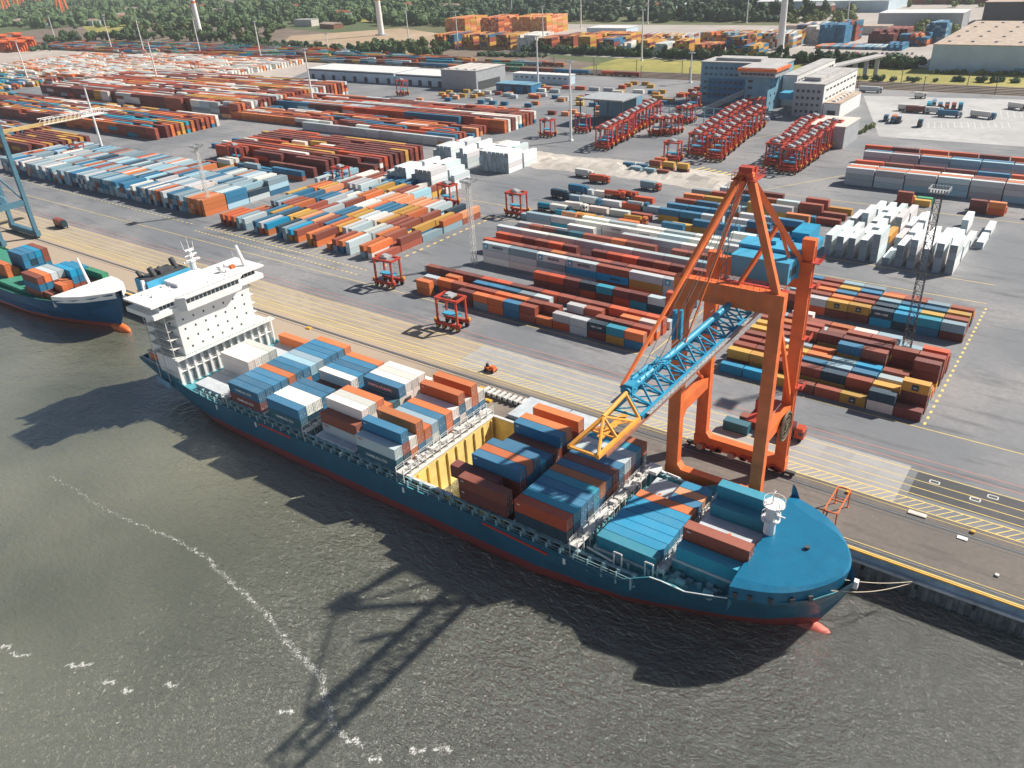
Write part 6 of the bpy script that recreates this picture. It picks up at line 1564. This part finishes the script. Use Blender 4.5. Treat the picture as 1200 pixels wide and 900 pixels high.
# ------------------------------------------------------------------ light masts
def light_mast(p, h, label, r=.85):
    root = thing('light_mast', label, 'light mast', (p[0], p[1], 0), 'tall white light masts of the terminal')
    b = MB(); b.tube((p[0], p[1], 0), (p[0], p[1], h), r, r*.5, 10); b.box(p[0]-1.2, p[1]-1.2, 0, p[0]+1.2, p[1]+1.2, .8); b.build('pole', MT['white'], root)
    b = MB(); b.box(p[0]-2.4, p[1]-1.2, h, p[0]+2.4, p[1]+1.2, h+.3)
    for k in range(6):
        for s in (-1, 1): b.box(p[0]-2.2+k*.8, p[1]+s*1.25-.2, h+.1, p[0]-1.7+k*.8, p[1]+s*1.25+.2, h+.8)
    b.build('lamp_head', MT['grey'], root)
for (p, h, lab) in (((-515.2, 252.2), 43, 'white light mast behind the far left container block'), ((-976.8, 419.9), 42, 'white light mast nearest the top left corner'), ((-1248.2, 669.0), 42, 'white light mast second from left before the woods'),
        ((-1131.3, 651.6), 42, 'white light mast third from left before the woods'), ((-768.2, 448.8), 43, 'white light mast at the edge of the sunlit orange block'), ((-1006.4, 657.9), 42, 'white light mast in front of the left wind turbine'),
        ((-864.3, 646.2), 40, 'white light mast among the container trains at upper left'), ((-515.2, 425.8), 43, 'white light mast at the road crossing left of the far red block'), ((-1492.5, 706.3), 42, 'white light mast by the distant red stacks'), ((-731.6, 768.6), 44, 'white light mast right of the middle wind turbine'),
        ((-651.5, 766.5), 40, 'white light mast in front of the yellow stacks of empties'), ((-538.6, 779.3), 44, 'white light mast beside the white tower of empties'), ((-388.0, 552.3), 40, 'white light mast at the end of the long white cabin'),
        ((-263.0, 406.3), 44, 'tall white light mast between the far red block and parked carriers'), ((-389.4, 729.3), 44, 'white light mast standing in the grass strip'), ((-890.1, 1196.3), 44, 'white light mast behind the orange empties'),
        ((-627.9, 1000.2), 44, 'white light mast behind the red and yellow depot'), ((-557.9, 1059.4), 44, 'white light mast against the dark far wood'), ((-424.4, 1076.8), 46, 'white light mast left of the right wind turbine'), ((-315.0, 1134.0), 44, 'white light mast behind the blue and maroon stacks'), ((-287.7, 621.6), 22, 'short white light mast left of the blue office'), ((-823.6, 718.6), 20, 'short white light mast by the sandy field')):
    light_mast(p, h, lab)
def lattice_mast(p, h, w0, w1, label, m):
    root = thing('lattice_mast', label, 'light mast', (p[0], p[1], 0), 'lattice floodlight masts')
    b = MB(); n = int(h/2.6); cs = ((-1, -1), (1, -1), (1, 1), (-1, 1))
    for k in range(n):
        za, zb_ = h*k/n, h*(k+1)/n; wa = w0+(w1-w0)*k/n; wb = w0+(w1-w0)*(k+1)/n
        for i, (a, c) in enumerate(cs):
            a2, c2 = cs[(i+1) % 4]
            b.beam((p[0]+a*wa, p[1]+c*wa, za), (p[0]+a*wb, p[1]+c*wb, zb_), .16, .16)
            b.beam((p[0]+a*wa, p[1]+c*wa, za), (p[0]+a2*wb, p[1]+c2*wb, zb_), .1, .1); b.beam((p[0]+a*wb, p[1]+c*wb, zb_), (p[0]+a2*wb, p[1]+c2*wb, zb_), .1, .1)
    b.build('lattice', MT[m], root)
    b = MB(); b.box(p[0]-2, p[1]-2, h, p[0]+2, p[1]+2, h+.25)
    for k in range(7):
        for s in (-1, 1):
            b.box(p[0]-2+k*.65, p[1]+s*2, h+.3, p[0]-1.6+k*.65, p[1]+s*2.3, h+1.0); b.box(p[0]+s*2, p[1]-2+k*.65, h+.3, p[0]+s*2.3, p[1]-1.6+k*.65, h+1.0)
    b.build('lamp_platform', MT['grey'], root)
lattice_mast((-182.7, 214.4), 31, .8, .55, 'pale lattice floodlight mast at the left end of middle block', 'offwhite')
lattice_mast((-31.4, 210.1), 47, 1.0, .8, 'dark lattice floodlight mast rising between the two right blocks', 'dgrey')
lattice_mast((-338.4, 207.8), 31, .8, .55, 'pale lattice floodlight mast at the right end of far left block', 'offwhite')

# wind turbines
def turbine(p, h, r, label, band):
    root = thing('wind_turbine', label, 'wind turbine', (p[0], p[1], 0), 'white wind turbines')
    b = MB(); b.tube((p[0], p[1], 0), (p[0], p[1], h), r, r*.55, 20); b.build('tower', MT['white'], root)
    b = MB(); rb = r+(r*.55-r)*band/h; b.tube((p[0], p[1], band), (p[0], p[1], band+3), rb+.06, rb+.03, 20, caps=False); b.build('red_band', MT['orange'], root)
    b = MB(); b.box(p[0]-2, p[1]-5, h, p[0]+2, p[1]+7, h+4); b.ell((p[0], p[1]-6, h+2), (1.8, 2.4, 1.8), 10, 6); b.build('nacelle', MT['white'], root)
    for k in range(3):
        a = math.radians(90+120*k); b = MB(); c = Vector((p[0], p[1]-6.4, h+2)); d = Vector((math.cos(a), 0, math.sin(a)))
        b.beam(c+d*1.2, c+d*12, 2.0, .7, up=(0, 1, 0)); b.beam(c+d*12, c+d*40, 1.1, .3, up=(0, 1, 0)); b.build('blade', MT['white'], root)
    b = MB(); b.tube((p[0], p[1], 0), (p[0], p[1], 1.2), r*2.0, n=20); b.build('foundation', MT['grey'], root)
turbine((-1190.1, 784.9), 112, 4.4, 'wind turbine tower with red band rising from the left woods', 52)
turbine((-898.4, 888.0), 112, 4.4, 'wind turbine tower with red band beside the sandy field', 45)
turbine((-291.3, 831.4), 105, 3.6, 'wind turbine tower with orange band between the depots', 46)
# distant red cranes and pylon at top left
for i, p in enumerate(((-2420.5, 1188.6), (-3200.3, 1505.4), (-2991.2, 1335.1), (-2829.4, 1217.4))):
    root = thing('distant_crane', '%s distant red harbour crane from the right at top left' % ordn(i), 'crane', (p[0], p[1], 0), 'distant red harbour cranes')
    s = math.hypot(*p)/1600
    b = MB()
    for (x, y) in ((-8, -6), (8, -6), (8, 6), (-8, 6)): b.beam((p[0]+x*s, p[1]+y*s, 0), (p[0]+x*s*.5, p[1]+y*s*.5, 34*s), 2.4*s, 2.4*s)
    b.box(p[0]-10*s, p[1]-3*s, 34*s, p[0]+10*s, p[1]+3*s, 40*s); b.build('portal', MT['orange'], root)
    b = MB(); b.beam((p[0]-14*s, p[1], 36*s), (p[0]-34*s, p[1]-10*s, 60*s), 2.5*s, 2.5*s); b.beam((p[0], p[1], 40*s), (p[0]-8*s, p[1], 62*s), 2*s, 2*s); b.build('jib', MT['orange'], root)
for i, p in enumerate(((-1448.6, 601.6), (-1481.0, 627.9), (-1409.8, 608.8), (-1455.6, 643.3), (-1600.4, 665.6), (-1600.3, 690.1))):
    root = thing('distant_machine_stack', '%s of the distant red orange equipment frames at the left edge' % ordn(i), 'equipment frame', (p[0], p[1], 0), 'red orange equipment frames at the left edge')
    b = MB()
    for k in range(4):
        b.box(p[0]-16, p[1]-8+k*4, 0, p[0]+16, p[1]-6+k*4, 3+k*3); b.beam((p[0]-14+k*7, p[1]-8, 0), (p[0]-14+k*7, p[1]+8, 16), 1.4, 1.4)
    b.box(p[0]-16, p[1]-8, 14, p[0]+16, p[1]+6, 16); b.build('frame', MT['orange'], root)

# railway masts along the tracks
for i in range(26):
    x = -470+i*22; y = 632.5 if i % 2 == 0 else 665
    root = thing('railway_mast', '%s railway mast from the left beside the tracks and grass strip' % ordn(i), 'railway mast', (x, y, 0), 'catenary masts along the railway')
    b = MB(); b.box(x-.2, y-.2, 0, x+.2, y+.2, 10); b.build('mast', MT['dgrey'], root); b = MB(); b.beam((x, y, 8.5), (x, y+(6 if i % 2 == 0 else -6), 9), .25, .25); b.build('arm', MT['dgrey'], root)

# ------------------------------------------------------------------ vehicles
def box_vehicle(label, cat, name, x, y, rz, cabc, loadc, L=12.0, tanker=False, load=True, group='trucks on the truck lot'):
    r = thing(name, label, cat, (0, 0, 0), group); WORLD[r.name] = (0, 0, 0)
    b = MB(); b.prism([(L/2+.3, -1.2), (L/2+2.4, -1.2), (L/2+2.4, 1.2), (L/2+.3, 1.2)], .9, 3.0); b.prism([(L/2+.5, -1.1), (L/2+2.1, -1.1), (L/2+2.1, 1.1), (L/2+.5, 1.1)], 3.0, 3.6); o = b.build('cab', M_OBJ, r); o.color = (*PAL[cabc], 1)
    b = MB(); b.box(L/2+2.41, -1.0, 1.9, L/2+2.46, 1.0, 2.8); b.box(L/2+1.2, -1.25, 1.9, L/2+2.1, -1.21, 2.7); b.build('windscreen', MT['glassm'], r)
    b = MB(); b.box(-L/2, -1.1, .9, L/2+2.2, 1.1, 1.2); b.build('chassis', MT['dgrey'], r)
    for x_ in (-L/2+1, -L/2+2.3, -L/2+3.6, L/2-.6, L/2+1.6):
        for s in (-1, 1):
            b = MB(); b.tube((x_, s*1.15-.15, .5), (x_, s*1.15+.15, .5), .5, n=8); b.build('wheel', MT['black'], r)
    if load:
        b = MB()
        if tanker: b.tube((-L/2+.2, 0, 2.4), (L/2-.4, 0, 2.4), 1.2, n=14)
        else: b.box(-L/2, -1.22, 1.21, L/2, 1.22, 3.9)
        o = b.build('load', M_OBJ, r); o.color = (*PAL[loadc], 1)
    r.location = (x, y, 0); r.rotation_euler = (0, 0, rz); WORLD[r.name] = (x, y, 0)
    return r
for (p, rz, cc, lc, L, tk, ld, lab) in (((-115.3, 527.1), -1.5, 'B', 'G', 5, 0, 1, 'left of three short trucks parked side by side on the lot'), ((-110.5, 523.5), -1.5, 'B', 'O', 6, 0, 1, 'middle short truck with orange body on the lot'), ((-107.5, 524.6), -1.5, 'N', 'G', 6, 0, 1, 'right of three short trucks parked side by side'),
        ((-94.5, 516.6), -1.5, 'N', 'D', 3, 0, 1, 'lone dark teal truck cab in front of the truck cluster'), ((-69.2, 552.5), -.35, 'B', 'W', 12, 0, 1, 'white semi trailer truck with blue cab at right of the lot'), ((-110.9, 560.0), 0, 'W', 'W', 12, 0, 1, 'long white semi trailer at the left of the truck cluster'),
        ((-106.0, 555.9), 0, 'G', 'M', 11, 0, 1, 'maroon box trailer truck with pale cab in the cluster'), ((-86.4, 548.9), 0, 'G', 'B', 11, 0, 1, 'blue tilt trailer truck with white cab in the cluster'), ((-101.7, 572.2), -1.4, 'T', 'T', 7, 0, 1, 'teal short truck in the middle of the cluster'),
        ((-100.7, 581.8), -1.4, 'L', 'S', 7, 0, 1, 'pale blue short truck in the middle of the cluster'), ((-95.2, 571.6), -1.4, 'M', 'B', 6, 0, 1, 'maroon cab truck with blue body in the cluster'), ((-91.5, 572.9), -1.4, 'O', 'N', 5, 0, 1, 'orange cab truck left of its maroon neighbour'),
        ((-87.9, 574.1), -1.4, 'R', 'R', 5, 0, 1, 'rust red short truck near the right of the cluster'), ((-84.3, 575.4), -1.4, 'B', 'T', 5, 0, 1, 'blue short truck closing the cluster on the right'), ((-115.2, 606.0), .1, 'W', 'W', 5, 0, 1, 'white van truck behind the cluster by the tracks'),
        ((-55.6, 585.7), -.4, 'M', 'W', 9, 0, 1, 'truck with maroon cab near the right edge of the lot'), ((-150.4, 619.3), 0, 'G', 'G', 13, 0, 1, 'grey trailer parked behind the grey stone office'), ((-97.3, 556.1), .0, 'L', 'W', 9, 0, 1, 'white and pale blue truck between the long trailers')):
    box_vehicle(lab, 'truck', 'parked_truck', p[0], p[1], rz, cc, lc, L, tk, ld)
# trailers and tank containers in the park beside the middle block
pv = [(-187.4, 267.2), (-189.6, 282.3), (-185.9, 288.3), (-184.5, 299.0), (-196.8, 282.9), (-202.7, 302.2), (-199.8, 313.1), (-200.4, 332.8), (-212.8, 339.3), (-180.3, 313.1), (-175.1, 315.6), (-162.7, 302.6), (-170.3, 275.9), (-179.9, 276.3), (-153.9, 284.3), (-172.3, 332.7)]
VT = [('N', 'S', 0), ('N', 'W', 0), ('W', 'W', 0), ('B', 'G', 0), ('H', 'T', 1), ('N', 'N', 0), ('B', 'B', 0), ('H', 'H', 0), ('W', 'W', 0), ('H', 'H', 1), ('H', 'H', 1), ('B', 'G', 1), ('Y', 'Y', 1), ('O', 'P', 1), ('O', 'Y', 1), ('H', 'S', 0)]
for i, p in enumerate(pv):
    cc, lc, tk = VT[i]
    box_vehicle('%s %s from the left in the white trailer park' % (ordn(i), ('tank trailer with %s tank' if tk else 'trailer truck with %s body') % CNAME[lc]), 'truck', 'parked_trailer', p[0], p[1], .05*((i*7) % 5-2), cc, lc, 8, tk, 1, 'trailers parked behind the middle block')
# cars
b = MB(); b.prism([(-2.2, -.9), (2.2, -.9), (2.2, .9), (-2.2, .9)], .3, .95)
i0 = len(b.v); b.v += [(-1.7, -.8, .95), (1.2, -.8, .95), (1.2, .8, .95), (-1.7, .8, .95), (-1.3, -.7, 1.5), (.5, -.7, 1.5), (.5, .7, 1.5), (-1.3, .7, 1.5)]
b.f += [(i0+4, i0+5, i0+6, i0+7), (i0, i0+1, i0+5, i0+4), (i0+1, i0+2, i0+6, i0+5), (i0+2, i0+3, i0+7, i0+6), (i0+3, i0, i0+4, i0+7)]; b.m += [0, 1, 1, 1, 1]
for x in (-1.4, 1.4):
    for s in (-.8, .8): b.tube((x, s-.12, .33), (x, s+.12, .33), .33, n=8, m=2)
CARM = b.mesh('parked_car', [M_OBJ, MT['glassm'], MT['black']])
cc = [('white', (.75, .75, .73)), ('silver', (.5, .52, .54)), ('black', (.03, .03, .035)), ('dark blue', (.04, .08, .2)), ('red', (.45, .05, .04)), ('grey', (.2, .21, .22))]
qc = random.Random(44)
rowsc = [((-314.0, 751.9), (-291.3, 756.9)), ((-235.1, 763.7), (-164.3, 779.5)), ((-254.7, 776.5), (-164.1, 793.1)), ((-263.1, 789.5), (-163.8, 807.1)), ((-315.6, 775.6), (-279.8, 780.0)), ((-260.5, 805.2), (-163.5, 821.4))]
for ri, (a, c) in enumerate(rowsc):
    n = 8 if ri in (0, 4) else 24
    for i in range(n):
        if qc.random() < .12: continue
        p = lerp(a, c, (i+qc.uniform(-.1, .1))/n); nm, col = qc.choice(cc)
        o = D.objects.new('parked_car', CARM); C.objects.link(o); o.location = (p[0], p[1], .01); o.rotation_euler = (0, 0, math.pi/2+qc.uniform(-.1, .1)+(math.pi if qc.random() < .5 else 0)); o.color = (*[min(1, v*2.0) for v in col], 1)
        tag(o, '%s car, %s space from left in the %s row of the car park' % (nm, ordn(i), ['near left', 'nearest', 'second', 'third', 'far left', 'farthest'][ri]), 'car', 'cars in the car park behind the hedge')
oc = [(-229.6, 543.6), (-228.9, 550.6), (-214.2, 542.2), (-202.3, 533.4), (-202.4, 539.8), (-213.7, 529.4), (-180.1, 502.6), (-178.6, 506.0), (-176.2, 509.7), (-163.4, 532.0), (-152.7, 527.1), (-240.2, 557.4), (-95.6, 571.4), (-241.6, 553.3), (-219.2, 533.9), (-203.7, 526.6)]
for i, p in enumerate(oc):
    nm, col = qc.choice(cc+[('orange', (.6, .15, .03)), ('yellow', (.6, .4, .05))])
    o = D.objects.new('parked_car', CARM); C.objects.link(o); o.location = (p[0], p[1], .01); o.rotation_euler = (0, 0, qc.uniform(0, 3)); o.scale = (1.5, 1.5, 1.5); o.color = (*[min(1, v*1.8) for v in col], 1)
    tag(o, '%s service vehicle, %s from the list of those around the blue port office' % (nm, ordn(i)), 'van', 'service vehicles around the offices')

# small tractor with driver on the quay
t0 = (-125.2, 150.2)
tr = thing('quay_tractor', 'small orange tractor on the yellow lane lines behind the ship cargo', 'tractor', (t0[0], t0[1], 0))
b = MB(); b.box(t0[0]-1.6, t0[1]-.8, .6, t0[0]+1.7, t0[1]+.8, 1.3); b.prism([(t0[0]+.3, t0[1]-.6), (t0[0]+1.6, t0[1]-.6), (t0[0]+1.6, t0[1]+.6), (t0[0]+.3, t0[1]+.6)], 1.3, 1.9); b.build('body', MT['orange'], tr)
for x in (-1.1, 1.2):
    for s in (-.85, .85):
        b = MB(); b.tube((t0[0]+x, t0[1]+s-.2, .5), (t0[0]+x, t0[1]+s+.2, .5), .5, n=10); b.build('wheel', MT['black'], tr)
b = MB(); b.box(t0[0]-1.2, t0[1]-.5, 1.3, t0[0]-.9, t0[1]+.5, 2.3); b.build('seat', MT['black'], tr)
def skin_person(x, y, z, label, rz=0):
    r = thing('person', label, 'person', (x, y, z)); WORLD[r.name] = (x, y, z)
    # one continuous seated body
    pts = [(0, 0, .95, .15), (0, 0, 1.15, .15), (0, 0, 1.4, .17), (0, 0, 1.52, .07), (0, .02, 1.66, .11),
           (-.1, .1, .9, .1), (-.12, .45, .9, .08), (-.12, .5, .45, .06), (-.12, .62, .4, .05), (.1, .1, .9, .1), (.12, .45, .9, .08), (.12, .5, .45, .06), (.12, .62, .4, .05),
           (-.2, 0, 1.42, .07), (-.26, .14, 1.15, .05), (-.2, .38, 1.12, .04), (.2, 0, 1.42, .07), (.26, .14, 1.15, .05), (.2, .38, 1.12, .04)]
    ed = [(0, 1), (1, 2), (2, 3), (3, 4), (0, 5), (5, 6), (6, 7), (7, 8), (0, 9), (9, 10), (10, 11), (11, 12), (2, 13), (13, 14), (14, 15), (2, 16), (16, 17), (17, 18)]
    me = D.meshes.new('body'); me.from_pydata([p[:3] for p in pts], ed, []); me.materials.append(MT['person_dark'])
    o = D.objects.new('body', me); C.objects.link(o); o.parent = r
    m = o.modifiers.new('skin', 'SKIN'); o.modifiers.new('sub', 'SUBSURF').levels = 1
    for v, p in zip(me.skin_vertices[0].data, pts): v.radius = (p[3], p[3])
    me.skin_vertices[0].data[0].use_root = True
    b = MB(); b.ell((x, y, z+1.78), (.16, .16, .1), 10, 5); b.build('hard_hat', MT['yellow'], r)
    r.rotation_euler = (0, 0, rz)
skin_person(t0[0]-.75, t0[1], .45, 'driver in dark clothes seated on the small orange tractor', -1.57)
# second small vehicle with a red box at the left
t1 = (-387.5, 159.5)
box_vehicle('terminal truck carrying a red short container on the left apron', 'truck', 'terminal_truck', t1[0], t1[1], 0, 'N', 'R', 6, 0, 1, None)
# ship's hatch covers put down on the quay
def pallet(name, lab, cat, x0, y0, x1, y1, z, m, parts=None):
    r = thing(name, lab, cat, ((x0+x1)/2, (y0+y1)/2, 0))
    b = MB(); b.box(x0, y0, .3, x1, y1, z)
    b.build('panel', MT[m], r)
    b = MB()
    for k in range(7): b.box(x0+(x1-x0)*k/6-.15, y0-.05, .02, x0+(x1-x0)*k/6+.15, y1+.05, .3)
    b.build('bearers', MT['dgrey'], r); return r
pallet('hatch_cover', 'pale hatch cover lying on the quay behind the orange containers', 'hatch cover', -106, 132.6, -93.5, 142.6, 1.3, 'hatch')
pallet('hatch_cover', 'pale hatch cover lying on the quay nearest the boom tip', 'hatch cover', -93, 133, -83.5, 142.6, 1.3, 'hatch')
r = thing('container_spreader', 'long dark grey container spreader frame lying on the quay', 'spreader', (-112.5, 139.6, 0))
b = MB(); b.box(-119, 138.6, .3, -106, 139.0, 1.1); b.box(-119, 140.4, .3, -106, 140.8, 1.1); b.build('frame', MT['dgrey'], r)
for k in range(8):
    b = MB(); b.box(-118.8+k*1.75, 138.3, .5, -117.9+k*1.75, 141.1, 1.5); b.build('cross_member', MT['offwhite'], r)
for i, (x, y) in enumerate(((-193.6, 143.1), (-187.1, 132.7), (-189.2, 133.5), (-120.9, 141.0), (-118.1, 141.0), (-115.6, 136.8))):
    b = MB(); b.box(x-1.0, y-.6, .01, x+1.0, y+.6, .35); b.box(x-.8, y-.4, .35, x+.8, y+.4, .45)
    tag(b.build('bollard_cover', MT['yellow']), '%s low yellow cover plate from the left on the apron' % ordn(i), 'cover plate', 'yellow cover plates on the apron')
for (x, y, lab, m, sx, sy, sz) in ((-13.6, 146.2, 'pale stained plate lying on the landside crane rail', 'render', 1.7, .6, .2), (-4.9, 143.1, 'small white plate beside the landside crane rail', 'white', .9, .5, .12), (-3.6, 146, 'small yellow marker on the crane rail at right', 'yellow', .35, .35, .4), (-27, 146.1, 'small yellow marker on the rail near the crane leg', 'yellow', .35, .35, .4), (2.1, 135.4, 'small white object on the bare apron near right edge', 'white', .3, .3, .3)):
    b = MB(); b.box(x-sx, y-sy, .07, x+sx, y+sy, .07+sz); b.box(x-sx*.7, y-sy*.7, .07+sz, x+sx*.7, y+sy*.7, .1+sz); tag(b.build('rail_plate', MT[m]), lab, 'plate')
# orange overheight frame by the bow
r = thing('overheight_frame', 'slender orange overheight lifting frame standing on the apron by the bow', 'lifting frame', (-26.7, 137, 0))
b = MB()
X0, X1, Y0, Y1, ZT = -28.2, -25.7, 132.3, 141.5, 4.2
for x in (X0, X1): b.tube((x, Y0+.4, ZT), (x, Y1-.4, ZT), .14, n=6)
for y in (Y0, 136.6, Y1): b.tube((X0+(.5 if y != 136.6 else 0), y, ZT), (X1-(.5 if y != 136.6 else 0), y, ZT), .16, n=6)
for (xa, ya, xb, yb) in ((X0, Y0+.4, X0+.5, Y0), (X1, Y0+.4, X1-.5, Y0), (X0, Y1-.4, X0+.5, Y1), (X1, Y1-.4, X1-.5, Y1)): b.tube((xa, ya, ZT), (xb, yb, ZT), .15, n=6)
b.build('top_frame', MT['orange'], r)
for x in (X0, X1):
    for y in (Y0+.2, Y1-.2):
        b = MB(); b.tube((x, y, .02), (x, y, ZT), .11, .16, 6); b.box(x-.25, y-.25, .01, x+.25, y+.25, .12); b.build('leg', MT['orange'], r)
b = MB(); b.tube((X0, Y0+.4, 1.0), (X1, Y0+.4, 1.0), .1, n=6); b.tube((X0, Y1-1.4, 2.4), (X1, Y1-1.4, 2.4), .1, n=6); b.build('cross_bar', MT['orange'], r)
# boxes landed under the crane and the machine collecting them
put_container(dict(x=-55.9, y=156.8, z=.02, L=6.06, H=2.59, axis='x', c='D'), 'dark teal short container set down under the orange crane', 'containers under the crane')
put_container(dict(x=-53.4, y=160.6, z=.02, L=6.06, H=2.59, axis='x', c='R'), 'rust brown short container set down behind the teal one under crane', 'containers under the crane')
box_vehicle('terminal truck half hidden behind the landside crane leg', 'truck', 'terminal_truck', -46.5, 160.5, 0, 'H', 'M', 6, 0, 1, None)
print('objects', len(D.objects))
